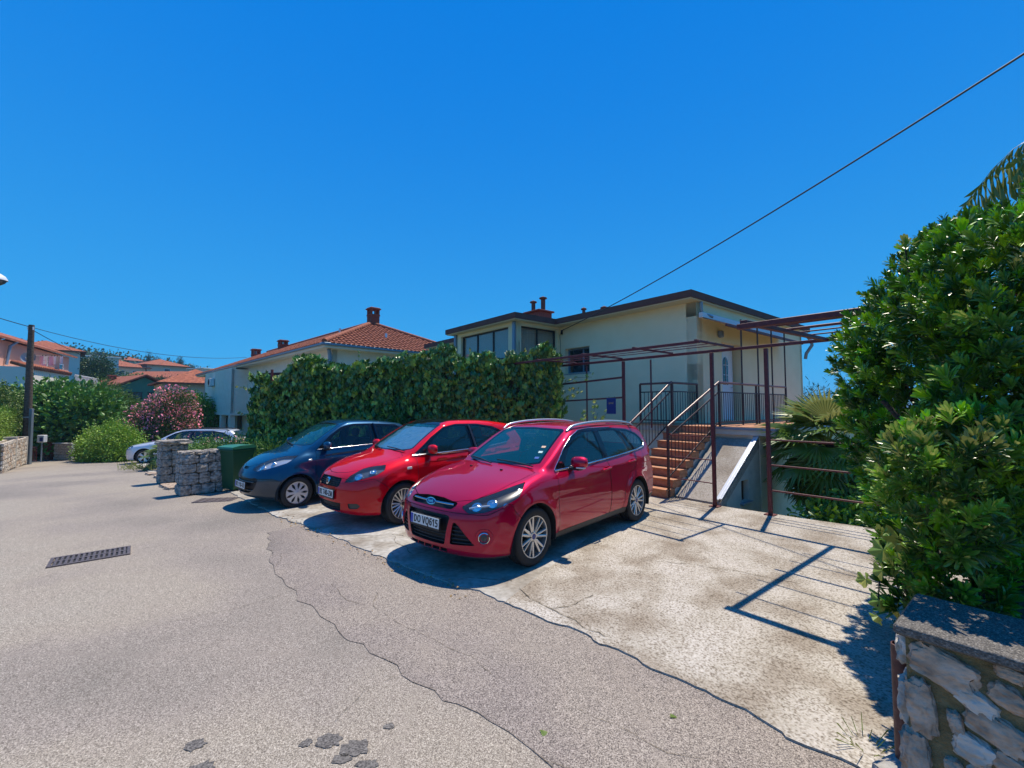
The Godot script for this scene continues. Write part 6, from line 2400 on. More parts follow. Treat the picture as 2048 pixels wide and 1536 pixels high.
	for side in [1.0, -1.0]:
		mirror_unit(car, f, Vector3(1.38, 1.055 * k, f.side(1.38, 0.97 * k).z + 0.09), side, M.bright_red, Vector3(0.15, 0.15, 0.2), false)
		var p := f.side(2.22, 0.88 * k)
		var m := mb()
		m.box(p, Vector3(0.19, 0.035, 0.03), Basis(Vector3(0, 0, 1), 0.06), 0.01)
		part("door_handle", m if side > 0 else flip_z(m), M.bright_red, car)
		var q := f.side(0.98, 0.80 * k)
		var l := mb()
		l.box(q, Vector3(0.09, 0.042, 0.02), Basis.IDENTITY, 0.009)
		part("side_repeater", l if side > 0 else flip_z(l), M.lamp_white, car)
		var b := f.side(2.41, 1.2 * k)
		var pl := mb()
		pl.bar(f.side(2.43, 1.02 * k) + Vector3(0, 0, 0.001), f.side(2.37, 1.39 * k) + Vector3(0, 0, 0.001), 0.004, 0.085, Vector3(0, 0, 1))
		part("door_pillar", pl if side > 0 else flip_z(pl), M.satin_grey, car)
	# lattice grille: bars both ways
	for y in [0.595, 0.62, 0.645, 0.67, 0.69]:
		part("grille_slat", bars_across(f, -0.325, 0.325, y * k, 0.004, 0.014), M.dark_plastic, car)
	for i in 13:
		var z := lerpf(-0.31, 0.31, i / 12.0)
		var a := f.front(z, 0.58 * k) + Vector3(0.014, 0, 0)
		var b2 := f.front(z, 0.698 * k) + Vector3(0.014, 0, 0)
		rod_part("grille_rib", car, a, b2, 0.0035, M.dark_plastic, 5)
	for y in [0.27, 0.3, 0.33]:
		part("grille_slat", bars_across(f, -0.34, 0.34, y * k, 0.005, 0.025), M.dark_plastic, car)
	var badge := Node3D.new()
	badge.name = "badge"
	car.add_child(badge, true)
	badge.transform = face_at(f.front(0.0, 0.64 * k) + Vector3(-0.002, 0, 0), Vector3(-0.97, 0.24, 0).normalized())
	var ring := mb()
	ring.lathe([Vector2(0.055, -0.01), Vector2(0.055, 0.008), Vector2(0.046, 0.012), Vector2(0.0, 0.01)], 28, Transform3D(Basis(Vector3(1, 0, 0), Vector3(0, 0, 1), Vector3(0, -1, 0)), Vector3.ZERO))
	part("badge_ring", ring, M.chrome, badge)
	var disc := mb()
	disc.lathe([Vector2(0.04, 0.011), Vector2(0.038, 0.013), Vector2(0.0, 0.014)], 24, Transform3D(Basis(Vector3(1, 0, 0), Vector3(0, 0, 1), Vector3(0, -1, 0)), Vector3.ZERO))
	part("badge_disc", disc, M.badge_red, badge)
	text_part("badge_letters", "FIAT", 0.026, M.chrome, badge, Transform3D(Basis.IDENTITY, Vector3(0, 0, 0.016)), "Droid Sans", true, 0.058, 0.002)
	plate(car, face_at(f.front(0.0, 0.475 * k) + Vector3(-0.012, 0, 0), Vector3(-1, 0.05, 0).normalized()), "RI 740-ZM")
	# silver sunshade behind the windscreen, crumpled foil
	var shade := mb()
	var cols := 26
	var rows := 12
	var g := []
	var r2 := RandomNumberGenerator.new()
	r2.seed = 11
	for i in cols + 1:
		var row := []
		for j in rows + 1:
			var z := lerpf(-0.56, 0.56, float(i) / cols)
			var y := lerpf(1.03, 1.36, float(j) / rows)
			var p := f.front(z * lerpf(1.0, 0.86, float(j) / rows), y * k)
			row.append(p + Vector3(0.05 + r2.randf_range(-0.011, 0.011), r2.randf_range(-0.006, 0.006), 0))
		g.append(row)
	for i in cols:
		for j in rows:
			shade.quad(g[i][j], g[i + 1][j], g[i + 1][j + 1], g[i][j + 1], Vector3(-1, 0.5, 0))
	part("sunshade", shade, M.foil, car)
	for w in [[0.55, 0.02], [-0.05, -0.5]]:
		var a := f.front(w[0], 1.02 * k) + Vector3(-0.03, 0.008, 0)
		var b := f.front(w[1], 1.05 * k) + Vector3(-0.02, 0.015, 0)
		tube_part("wiper", car, [a, a.lerp(b, 0.5) + Vector3(-0.01, 0.01, 0), b], 0.009, M.dark_plastic, 6)
	var ant := f.top(1.75, 0.0)
	rod_part("aerial", car, ant, ant + Vector3(0.12, 0.17, 0), 0.005, M.dark_plastic, 6, 0.003)


func blue_hatchback() -> void:
	var car := thing("hatchback_car", "dark blue rounded city car with open side window beside the green bin", "car", Vector3.ZERO, 0.0, "cars parked side by side on the concrete")
	place_car(car, -4.57, 8.72, 0.70, 42.0, -0.035)
	var k := 1.09
	var s := {
		"k": k, "L": 3.43, "cell": 0.033, "axles": [0.70, 3.04], "wheel_r": 0.293, "rim_r": 0.2, "arch_r": 0.345, "track": 0.81, "wheel_style": "trim", "paint": "navy", "lamp_inside": "lamp_silver",
		"H": [[0.0, 0.66], [0.12, 0.75], [0.3, 0.83], [0.5, 0.9], [0.7, 0.95], [0.95, 1.0], [1.4, 1.0], [2.0, 1.0], [2.6, 1.02], [3.2, 1.05], [3.43, 0.98]],
		"W": [[-0.1, 0.58], [0.0, 0.63], [0.15, 0.71], [0.4, 0.785], [0.7, 0.81], [1.4, 0.81], [2.3, 0.815], [2.9, 0.81], [3.2, 0.78], [3.43, 0.71]],
		"E": [[0.15, 0.09], [0.25, 0.04], [0.4, 0.01], [0.55, 0.0], [0.7, 0.008], [0.85, 0.03], [0.98, 0.06], [1.1, 0.1], [1.3, 0.16]],
		"F": [[0.12, 0.14], [0.2, 0.055], [0.32, 0.015], [0.45, 0.0], [0.56, 0.015], [0.66, 0.05], [0.76, 0.12], [0.86, 0.28], [0.95, 0.5]],
		"T": [[0.2, 0.1], [0.4, 0.02], [0.6, 0.0], [0.8, 0.04], [1.0, 0.07], [1.2, 0.12]],
		"G": [[0.7, 0.6], [1.1, 0.715], [1.6, 0.75], [2.3, 0.75], [2.9, 0.72], [3.4, 0.66]],
		"B": [[0.7, 0.95], [1.3, 0.965], [2.0, 0.99], [2.7, 1.03], [3.3, 1.06]],
		"R": [[1.0, 1.32], [1.4, 1.42], [1.75, 1.46], [2.2, 1.465], [2.7, 1.44], [3.1, 1.39], [3.4, 1.32]],
		"S": [[0.9, 0.72], [1.0, 0.88], [1.1, 1.04], [1.2, 1.21], [1.3, 1.4], [1.4, 1.61], [1.5, 1.9]],
		"D": [[0.9, 3.4], [1.0, 3.38], [1.1, 3.35], [1.2, 3.3], [1.3, 3.24], [1.42, 3.16]],
		"Y": [[0.0, 0.22], [0.3, 0.18], [1.0, 0.18], [2.9, 0.2], [3.43, 0.28]],
		"K": [[0.3, 0.78], [1.0, 0.8], [2.0, 0.85], [3.0, 0.92], [3.4, 0.95]],
		"set": {"crown": 0.14, "crease": 0.008, "k_top": 0.16, "k_nose": 0.16, "flare": 0.025, "nose_curve": 0.36, "nose_curve4": 0.5},
		"dlo": [[1.08, 0.965], [1.6, 0.98], [2.3, 1.0], [2.34, 1.1], [2.3, 1.39], [1.9, 1.4], [1.62, 1.345], [1.35, 1.19]],
		"windows": [[[1.25, 0.985], [1.7, 0.995], [2.24, 1.015], [2.24, 1.37], [1.92, 1.375], [1.66, 1.32], [1.42, 1.18]]],
		"screen": [[-0.2, 1.02], [0.42, 1.025], [0.6, 1.05], [0.58, 1.12], [0.505, 1.38], [0.45, 1.40], [-0.2, 1.42]], "screen_x": 2.2,
		"back_glass": [[-0.2, 1.05], [0.55, 1.05], [0.48, 1.36], [-0.2, 1.38]],
		"headlight": [["f", 0.29, 0.665], ["f", 0.42, 0.645], ["f", 0.55, 0.675], ["s", 0.34, 0.715], ["s", 0.54, 0.775], ["t", 0.76, 0.7], ["t", 0.56, 0.54], ["t", 0.38, 0.41], ["f", 0.31, 0.73]],
		"bulbs": [[0.44, 0.72, 0.055], [0.55, 0.79, 0.04]],
		"openings": [
			["nose_slot", [[-0.2, 0.655], [0.10, 0.665], [0.12, 0.70], [-0.2, 0.72]], "grille_black", 0.015],
			["lower_grille", [[-0.2, 0.28], [0.28, 0.29], [0.40, 0.34], [0.48, 0.43], [0.5, 0.52], [0.44, 0.545], [0.3, 0.525], [-0.2, 0.515]], "grille_black", 0.05, 0.7]],
		"lower_trim": [],
		"hood": [[0.1, -0.3], [0.1, 0.08], [0.18, 0.26], [0.3, 0.42], [0.5, 0.54], [0.86, 0.58], [0.92, 0.42], [0.92, -0.3]],
		"doors": [[[1.08, 0.24], [1.05, 0.6], [1.06, 0.962], [1.6, 0.982], [2.34, 1.003], [2.38, 0.6], [2.32, 0.24]]],
		"bumper": [[-0.3, 0.1], [0.75, 0.1], [0.75, 0.3], [0.46, 0.46], [0.3, 0.53], [-0.3, 0.53]], "bumper_paint": "slate",
		"cabin": [0.9, 0.99, 0.66, 3.0, 1.43], "seat": "seat_black",
	}
	s.windows.append([[2.46, 1.03], [2.95, 1.06], [3.08, 1.11], [3.02, 1.25], [2.9, 1.33], [2.44, 1.365]])
	s.dlo = [[1.08, 0.965], [1.6, 0.98], [2.3, 1.0], [3.0, 1.045], [3.13, 1.1], [3.06, 1.28], [2.92, 1.36], [2.3, 1.395], [1.9, 1.4], [1.62, 1.345], [1.35, 1.19]]
	# the driver's window is wound down: only the opening stays
	s.glass = "clear_glass"
	var f := build_car(car, s)
	for m in [flank_strip(f, tall([[1.1, 0.966], [1.6, 0.981], [2.3, 1.0]], k), 0.007)]:
		part("window_chrome", m, M.chrome_strip, car)
		part("window_chrome", flip_z(m), M.chrome_strip, car)
	for side in [1.0, -1.0]:
		mirror_unit(car, f, Vector3(1.22, 1.045 * k, f.side(1.22, 0.97 * k).z + 0.1), side, M.navy, Vector3(0.15, 0.14, 0.19), false)
		var q := f.side(0.93, 0.80 * k)
		var l := mb()
		l.box(q, Vector3(0.07, 0.04, 0.02), Basis.IDENTITY, 0.009)
		part("side_repeater", l if side > 0 else flip_z(l), M.lamp_white, car)
		var pl := mb()
		pl.bar(f.side(2.38, 1.0 * k) + Vector3(0, 0, 0.001), f.side(2.33, 1.39 * k) + Vector3(0, 0, 0.001), 0.004, 0.13, Vector3(0, 0, 1))
		part("door_pillar", pl if side > 0 else flip_z(pl), M.navy, car)
		var h := mb()
		h.box(f.side(2.16, 0.87 * k), Vector3(0.17, 0.035, 0.03), Basis(Vector3(0, 0, 1), 0.05), 0.01)
		part("door_handle", h if side > 0 else flip_z(h), M.navy, car)
		# yellow panels on the seat backs
		box_part("seat_patch", car, Vector3(2.15, 0.81 * k, 0.32 * side), Vector3(0.1, 0.26, 0.36), M.seat_yellow, 0.03, Basis(Vector3(0, 0, 1), -0.25))
	for y in [0.33, 0.47]:
		part("grille_slat", bars_across(f, -0.4, 0.4, y * k, 0.012, 0.03), M.slate, car)
	plate(car, face_at(f.front(0.0, 0.41 * k) + Vector3(-0.012, 0, 0), Vector3(-1, 0.05, 0).normalized()), "RI 118-UI")
	for w in [[0.1, -0.5]]:
		var a := f.front(w[0], 1.02 * k) + Vector3(-0.03, 0.008, 0)
		var b := f.front(w[1], 1.05 * k) + Vector3(-0.02, 0.015, 0)
		tube_part("wiper", car, [a, a.lerp(b, 0.5) + Vector3(-0.01, 0.01, 0), b], 0.009, M.dark_plastic, 6)
	var ant := f.top(1.5, 0.0)
	rod_part("aerial", car, ant, ant + Vector3(0.12, 0.2, 0), 0.005, M.dark_plastic, 6, 0.003)


func silver_estate() -> void:
	var car := thing("estate_car", "silver white estate car half hidden behind the flower bed", "car", Vector3.ZERO, 0.0)
	var k := 1.0
	place_car(car, -16.0, 19.7, 0.90, 74.0, -0.64)
	var s := {
		"k": k, "L": 4.57, "cell": 0.06, "axles": [0.90, 3.48], "wheel_r": 0.32, "rim_r": 0.215, "arch_r": 0.37, "track": 0.88, "wheel_style": "five", "paint": "silver_white",
		"H": [[0.0, 0.70], [0.12, 0.77], [0.3, 0.82], [0.6, 0.885], [0.9, 0.94], [1.15, 0.985], [1.5, 0.985], [2.2, 0.99], [3.0, 1.0], [3.8, 1.02], [4.3, 1.02], [4.55, 0.96]],
		"W": [[-0.1, 0.72], [0.0, 0.76], [0.2, 0.83], [0.5, 0.87], [0.9, 0.885], [1.6, 0.885], [2.5, 0.885], [3.3, 0.885], [3.8, 0.87], [4.2, 0.84], [4.55, 0.79]],
		"E": [[0.15, 0.09], [0.25, 0.045], [0.35, 0.014], [0.5, 0.0], [0.65, 0.002], [0.8, 0.02], [0.95, 0.055], [1.05, 0.09], [1.2, 0.14]],
		"F": [[0.12, 0.16], [0.20, 0.055], [0.30, 0.015], [0.45, 0.0], [0.58, 0.01], [0.68, 0.035], [0.76, 0.09], [0.84, 0.25], [0.9, 0.5]],
		"T": [[0.2, 0.10], [0.35, 0.02], [0.6, 0.0], [0.75, 0.03], [0.85, 0.06], [1.0, 0.08], [1.2, 0.14]],
		"G": [[0.9, 0.66], [1.3, 0.77], [1.8, 0.80], [2.5, 0.80], [3.3, 0.79], [4.0, 0.76], [4.5, 0.72]],
		"B": [[0.9, 0.93], [1.5, 0.945], [2.5, 0.96], [3.5, 0.98], [4.3, 1.0]],
		"R": [[1.2, 1.30], [1.8, 1.40], [2.2, 1.445], [2.7, 1.46], [3.4, 1.45], [4.0, 1.42], [4.4, 1.37]],
		"S": [[0.9, 1.05], [1.0, 1.2], [1.1, 1.37], [1.2, 1.55], [1.3, 1.74], [1.4, 1.95], [1.5, 2.2]],
		"D": [[0.9, 4.48], [1.0, 4.45], [1.1, 4.4], [1.2, 4.32], [1.3, 4.22], [1.42, 4.1]],
		"Y": [[0.0, 0.2], [0.3, 0.17], [1.0, 0.17], [3.6, 0.19], [4.3, 0.24], [4.55, 0.3]],
		"K": [[0.3, 0.76], [1.0, 0.80], [2.5, 0.82], [3.6, 0.84], [4.4, 0.86]],
		"dlo": [[1.45, 0.955], [2.5, 0.975], [3.7, 0.995], [4.15, 1.03], [4.05, 1.15], [3.8, 1.3], [3.4, 1.38], [2.5, 1.395], [2.2, 1.38], [1.95, 1.31], [1.7, 1.17]],
		"windows": [[[1.6, 0.98], [2.55, 1.0], [2.53, 1.36], [2.25, 1.355], [2.0, 1.29], [1.8, 1.18]], [[2.66, 1.0], [3.4, 1.015], [3.3, 1.35], [2.64, 1.362]], [[3.5, 1.02], [4.05, 1.045], [3.96, 1.15], [3.75, 1.27], [3.42, 1.34]]],
		"screen": [[-0.2, 1.0], [0.5, 1.005], [0.655, 1.03], [0.63, 1.12], [0.555, 1.38], [0.5, 1.395], [-0.2, 1.41]], "screen_x": 2.5,
		"back_glass": [[-0.2, 1.05], [0.6, 1.05], [0.52, 1.35], [-0.2, 1.37]],
		"headlight": [["f", 0.45, 0.66], ["f", 0.6, 0.62], ["f", 0.74, 0.65], ["s", 0.4, 0.7], ["s", 0.52, 0.76], ["s", 0.4, 0.81], ["f", 0.7, 0.79], ["f", 0.5, 0.755]],
		"bulbs": [[0.56, 0.7, 0.06], [0.7, 0.72, 0.05]], "lamp_inside": "lamp_silver",
		"openings": [["upper_grille", [[-0.2, 0.6], [0.36, 0.6], [0.42, 0.76], [-0.2, 0.78]], "grille_black", 0.03], ["lower_grille", [[-0.2, 0.26], [0.5, 0.27], [0.45, 0.4], [-0.2, 0.4]], "grille_black", 0.04]],
		"lower_trim": [[[1.2, 0.0], [3.2, 0.0], [3.2, 0.25], [1.2, 0.24]]],
		"hood": [[0.1, -0.3], [0.1, 0.3], [0.2, 0.56], [0.5, 0.67], [1.12, 0.72], [1.2, 0.5], [1.2, -0.3]],
		"doors": [[[1.40, 0.262], [1.37, 0.6], [1.385, 0.94], [2.62, 0.97], [2.62, 0.262]], [[2.63, 0.262], [2.63, 0.97], [3.45, 0.985], [3.4, 0.76], [3.1, 0.56], [3.06, 0.27]]],
		"cabin": [1.12, 0.97, 0.74, 3.9, 1.42],
	}
	var f := build_car(car, s)
	for side in [1.0, -1.0]:
		mirror_unit(car, f, Vector3(1.72, 1.02, f.side(1.72, 0.95).z + 0.09), side, M.silver_white, Vector3(0.16, 0.15, 0.22), false)
		var pts := []
		for i in 15:
			var t := i / 14.0
			var p := f.top(lerpf(2.0, 4.0, t), 0.56)
			pts.append((p + Vector3(0, 0.005 + (0.045 if t > 0.0 and t < 1.0 else 0.0), 0)) * Vector3(1, 1, side))
		tube_part("roof_rail", car, pts, 0.018, M.dark_plastic, 6)
	plate(car, face_at(f.front(0.0, 0.48) + Vector3(-0.012, 0, 0), Vector3(-1, 0.05, 0).normalized()), "RI 402-FK")


# ---------------------------------------------------------------- left side of the street

var stone_shapes: Array[ArrayMesh] = []


func stone_shape(sd: int, blocky: float, bump := 0.12, res := 4) -> ArrayMesh:
	# a hewn or broken lump inside a unit box
	var n := FastNoiseLite.new()
	n.seed = sd
	n.frequency = 0.9
	n.fractal_octaves = 5
	n.fractal_gain = 0.5
	var at := func(p: Vector3) -> Vector3:
		var q := p.normalized() * lerpf(1.0, maxf(absf(p.x), maxf(absf(p.y), absf(p.z))) * p.length() / 1.15, blocky)
		return (q * 0.56 * (1.0 + bump * n.get_noise_3dv(p * 1.6) * 2.0)).clamp(Vector3.ONE * -0.56, Vector3.ONE * 0.56)
	var m := mb()
	for axis in 3:
		for s in [-1.0, 1.0]:
			var g := []
			var gn := []
			for i in res + 1:
				var row := []
				var rn := []
				for j in res + 1:
					var p := Vector3.ZERO
					p[axis] = s
					var e1 := Vector3.ZERO
					var e2 := Vector3.ZERO
					p[(axis + 1) % 3] = lerpf(-1, 1, float(i) / res)
					p[(axis + 2) % 3] = lerpf(-1, 1, float(j) / res)
					e1[(axis + 1) % 3] = 0.12
					e2[(axis + 2) % 3] = 0.12
					var q: Vector3 = at.call(p)
					row.append(q)
					var nn: Vector3 = (at.call(p + e1) - at.call(p - e1)).cross(at.call(p + e2) - at.call(p - e2)).normalized()
					rn.append(nn if nn.dot(q) > 0.0 else -nn)
				g.append(row)
				gn.append(rn)
			for i in res:
				for j in res:
					m.tri(g[i][j], g[i + 1][j], g[i + 1][j + 1], gn[i][j], gn[i + 1][j], gn[i + 1][j + 1])
					m.tri(g[i][j], g[i + 1][j + 1], g[i][j + 1], gn[i][j], gn[i + 1][j + 1], gn[i][j + 1])
	return m.mesh()


# a dry stone block of wall: courses of stones on all four faces round a dark core
func stone_block(parent: Node3D, w: float, h: float, d: float, course: float, material: Material) -> void:
	box_part("core", parent, Vector3(0, h * 0.5 - 0.05, 0), Vector3(w - 0.1, h - 0.06, d - 0.1), M.soil)
	var y := 0.0
	while y < h - 0.05:
		var ch := minf(course * rng.randf_range(0.85, 1.15), h - y)
		for face in 4:
			var length := w if face % 2 == 0 else d
			var x := -length * 0.5
			while x < length * 0.5 - 0.03:
				var sw := minf(course * rng.randf_range(0.8, 1.5), length * 0.5 - x)
				if length * 0.5 - x - sw < 0.08:
					sw = length * 0.5 - x
				var cx := x + sw * 0.5
				var dep := rng.randf_range(0.16, 0.2)
				var p := Vector3(cx, y + ch * 0.5, (d if face % 2 == 0 else w) * 0.5 - dep * 0.5 + rng.randf_range(0.0, 0.02))
				var turn := Basis(Vector3.UP, PI / 2 * face)
				put_stone_at(parent, turn * p, Vector3(sw + 0.01, ch + 0.008, dep), PI / 2 * face, material)
				x += sw
		y += ch


func put_stone_at(parent: Node3D, at: Vector3, size: Vector3, yaw: float, material: Material) -> void:
	if stone_shapes.is_empty():
		for i in 9:
			stone_shapes.append(stone_shape(200 + i, 0.45 + 0.05 * (i % 4), 0.1 + 0.02 * (i % 3)))
	part("stone", stone_shapes[rng.randi() % 9], material, parent, Transform3D(Basis(Vector3.UP, yaw) * Basis(Vector3(0, 0, 1), PI if rng.randf() < 0.5 else 0.0) * Basis.from_scale(size * 0.99), at))


func street_left() -> void:
	# squared stone stubs either side of the neighbour's path
	var w1 := thing("stone_wall", "waist-high block of rough grey stones beside the green bin", "stone wall", on_ground(-7.1, -10.05), deg_to_rad(-40.0), "grey stone stubs by the flower bed")
	stone_block(w1, 0.5, 0.95, 0.82, 0.23, M.stone_grey)
	var w2 := thing("stone_wall", "farther and narrower grey stone pier behind the first, with a stone cap", "stone wall", on_ground(-9.36, -12.15), deg_to_rad(-38.0), "grey stone stubs by the flower bed")
	stone_block(w2, 0.42, 1.02, 0.6, 0.22, M.stone_grey)
	put_stone_at(w2, Vector3(0, 1.08, 0), Vector3(0.62, 0.13, 0.8), 0.0, M.stone_grey)
	# wheelie bin
	var b := thing("wheelie_bin", "dark green wheelie bin with lighter lid between stone block and blue car", "bin", on_ground(-6.42, -10.28), deg_to_rad(-22.0))
	var body := mb()
	var lo := [Vector3(-0.18, 0.05, -0.2), Vector3(0.18, 0.05, -0.2), Vector3(0.18, 0.05, 0.19), Vector3(-0.18, 0.05, 0.19)]
	var hi := [Vector3(-0.235, 0.94, -0.27), Vector3(0.235, 0.94, -0.27), Vector3(0.235, 0.94, 0.26), Vector3(-0.235, 0.94, 0.26)]
	for i in 4:
		var j := (i + 1) % 4
		var mid: Vector3 = (lo[i] + lo[j]) * Vector3(1, 0, 1)
		body.quad(lo[i], lo[j], hi[j], hi[i], mid)
	body.quad(lo[0], lo[1], lo[2], lo[3], Vector3.DOWN)
	part("body", body, M.bin_green, b)
	box_part("rim", b, Vector3(0, 0.935, -0.005), Vector3(0.51, 0.045, 0.57), M.bin_green, 0.012)
	var lid := mb()
	lid.prism(pv2([[-0.3, 0.0], [0.3, 0.0], [0.29, 0.045], [0.1, 0.075], [-0.22, 0.07], [-0.3, 0.03]]), 0.52, Transform3D(Basis(Vector3(0, 0, 1), Vector3.UP, Vector3(-1, 0, 0)), Vector3(0.26, 0.965, 0)))
	part("lid", lid, M.bin_lid, b)
	rod_part("handle_bar", b, Vector3(-0.2, 0.95, -0.34), Vector3(0.2, 0.95, -0.34), 0.015, M.bin_green)
	for x in [-0.19, 0.19]:
		var wh := mb()
		wh.lathe([Vector2(0.0, -0.03), Vector2(0.09, -0.03), Vector2(0.1, 0.0), Vector2(0.09, 0.03), Vector2(0.0, 0.03)], 20, Transform3D(Basis(Vector3(0, -1, 0), Vector3(1, 0, 0), Vector3(0, 0, 1)), Vector3(x, 0.1, -0.2)))
		part("wheel", wh, M.tyre, b)
	# leaning wooden pole on a concrete stub
	var pl := thing("utility_pole", "weathered brown wooden utility pole at the left edge of the street", "pole", on_ground(-22.95, -20.75))
	var pm := mb()
	pm.tube(PackedVector3Array([Vector3(0.06, -0.2, 0), Vector3(0.04, 2.0, 0), Vector3(0.0, 4.4, 0), Vector3(-0.02, 6.6, 0)]), 0.17, 14, 0.105)
	part("shaft", pm, M.pole_wood, pl)
	bar_part("steel_stub", pl, Vector3(0.34, -0.1, 0.1), Vector3(0.27, 2.6, 0.06), 0.11, 0.14, M.metal_grey, 0.01)
	for y in [0.7, 2.2]:
		var band := mb()
		band.lathe([Vector2(0.185, -0.03), Vector2(0.19, 0.0), Vector2(0.185, 0.03)], 16, Transform3D(Basis.IDENTITY, Vector3(0.05, y, 0)))
		part("steel_band", band, M.metal_grey, pl)
	for q in [0.12, -0.12]:
		rod_part("insulator", pl, Vector3(q, 6.35, 0.05), Vector3(q, 6.5, 0.05), 0.03, M.frame_white)
	# overhead wires
	var tip := Vector3(-22.97, 5.62, -20.75)
	tube_part("cable", thing("overhead_wire", "thin black wire from the wooden pole to the white house's gable", "wire", Vector3.ZERO, 0.0, "overhead wires"), sag(tip, Vector3(-20.4, 5.6, -33.5), 0.55), 0.014, M.wire, 5)
	tube_part("cable", thing("overhead_wire", "lower slack wire from the wooden pole towards the apartment house", "wire", Vector3.ZERO, 0.0, "overhead wires"), sag(tip + Vector3(0, -0.1, 0), Vector3(-44.0, 8.0, -56.0), 1.6), 0.016, M.wire, 5)
	tube_part("cable", thing("overhead_wire", "wire coming in from the left edge to the wooden pole", "wire", Vector3.ZERO, 0.0, "overhead wires"), sag(Vector3(-27.0, 7.6, -18.0), tip, 0.15), 0.018, M.wire, 5)
	tube_part("cable", thing("overhead_wire", "long black cable slanting across the sky to the yellow house", "wire", Vector3.ZERO, 0.0, "overhead wires"), sag(hp(-7.18, 4.6, -3.38), Vector3(7.2, 6.62, -1.37), 0.3, 40), 0.013, M.wire, 6)
	# street lamp whose head just enters the picture
	var lp := thing("street_lamp", "street lamp with white domed head at the left picture edge", "street lamp", on_ground(-20.4, -16.0))
	rod_part("mast", lp, Vector3(0, 0, 0), Vector3(0, 7.2, 0), 0.07, M.metal_grey, 10, 0.045)
	tube_part("arm", lp, [Vector3(0, 7.1, 0), Vector3(0.2, 7.45, 0), Vector3(0.8, 7.5, 0), Vector3(1.25, 7.42, 0)], 0.03, M.metal_grey, 8)
	var hd := mb()
	hd.lathe([Vector2(0.3, 0.0), Vector2(0.29, 0.05), Vector2(0.23, 0.16), Vector2(0.12, 0.24), Vector2(0.0, 0.27)], 24, Transform3D(Basis.IDENTITY, Vector3(1.28, 7.18, 0)))
	part("hood", hd, M.lamp_glass_white, lp)
	var gl := mb()
	gl.lathe([Vector2(0.0, -0.2), Vector2(0.12, -0.18), Vector2(0.22, -0.1), Vector2(0.27, 0.0)], 20, Transform3D(Basis.IDENTITY, Vector3(1.28, 7.18, 0)))
	part("globe", gl, M.lamp_grey, lp)
	# long stone wall on the left
	var n := 0
	for q in [[-19.0, -16.2, -20.9, -18.3, "nearer pale stone garden wall under the hedge at the left edge"], [-21.15, -18.55, -22.7, -20.35, "farther pale stone garden wall next to the wooden pole"]]:
		var a := on_ground(q[0], q[1])
		var c := on_ground(q[2], q[3])
		var len := Vector2(a.x, a.z).distance_to(Vector2(c.x, c.z))
		var wl := thing("garden_wall", q[4], "garden wall", (a + c) * 0.5, atan2(-(c.z - a.z), c.x - a.x), "garden walls on the left")
		box_part("core", wl, Vector3(0, 0.55, -0.02), Vector3(len, 1.1, 0.3), M.mortar)
		var y := 0.0
		while y < 1.1:
			var ch := rng.randf_range(0.14, 0.2)
			var x := -len * 0.5
			while x < len * 0.5 - 0.04:
				var sw := minf(rng.randf_range(0.16, 0.42), len * 0.5 - x)
				for s in [1.0, -1.0]:
					put_stone_at(wl, Vector3(x + sw * 0.5, y + ch * 0.5, 0.13 * s), Vector3(sw - 0.015, ch - 0.012, 0.14), 0.0, [M.stone_a, M.stone_c, M.stone_c][rng.randi() % 3])
				x += sw
			y += ch
		box_part("end_pillar", wl, Vector3(len * 0.5 + 0.06, 0.6, 0), Vector3(0.2, 1.3, 0.4), M.cement, 0.02)
		n += 1
	# gateway at the end of the street
	var gp := thing("gate_pier", "brick-coloured gate pier with a pale letter slot at the street's end", "gate pier", on_ground(-24.7, -23.6), deg_to_rad(-20.0))
	for i in 8:
		box_part("brick_course", gp, Vector3(0, 0.07 + i * 0.14, 0), Vector3(0.55, 0.128, 0.5), M.brick if i < 7 else M.cement, 0.012)
	box_part("pier_cap", gp, Vector3(0.1, 1.16, 0), Vector3(0.85, 0.1, 0.6), M.stone_c, 0.02)
	var gw := thing("block_wall", "short low wall of small grey blocks with white edge at street's end", "wall", on_ground(-23.3, -23.0), deg_to_rad(-14.0))
	box_part("core", gw, Vector3(0, 0.4, 0), Vector3(1.3, 0.8, 0.25), M.mortar)
	for i in 6:
		for j in 5:
			box_part("block", gw, Vector3(-0.52 + j * 0.26 + (0.06 if i % 2 else -0.02), 0.075 + i * 0.135, 0.12), Vector3(0.25, 0.125, 0.05), M.stone_b, 0.012)
	box_part("wall_cap", gw, Vector3(0, 0.85, 0.02), Vector3(1.4, 0.06, 0.34), M.cement, 0.01)
	box_part("edge_strip", gw, Vector3(0.68, 0.4, 0.1), Vector3(0.05, 0.86, 0.12), M.frame_white, 0.006)
	var fd := thing("garden_gate", "low rusty red iron gate between the pole and the brick pier", "gate", on_ground(-24.35, -22.2), deg_to_rad(-24.0))
	for i in 12:
		rod_part("bar", fd, Vector3(-0.9 + i * 0.155, 0.05, 0), Vector3(-0.9 + i * 0.155, 0.8, 0), 0.012, M.rust, 5)
	for y in [0.1, 0.75]:
		bar_part("rail", fd, Vector3(-0.95, y, 0), Vector3(0.85, y, 0), 0.03, 0.04, M.rust)
	var lb := thing("letter_box", "small white and blue letter box on a post behind the pole", "letter box", on_ground(-23.4, -21.9))
	rod_part("post", lb, Vector3(0, 0, 0), Vector3(0, 1.0, 0), 0.03, M.metal_grey)
	box_part("box", lb, Vector3(0, 1.15, 0), Vector3(0.34, 0.36, 0.2), M.frame_white, 0.02)
	box_part("flap", lb, Vector3(0.06, 1.12, 0.105), Vector3(0.16, 0.2, 0.02), M.sign_blue, 0.006)


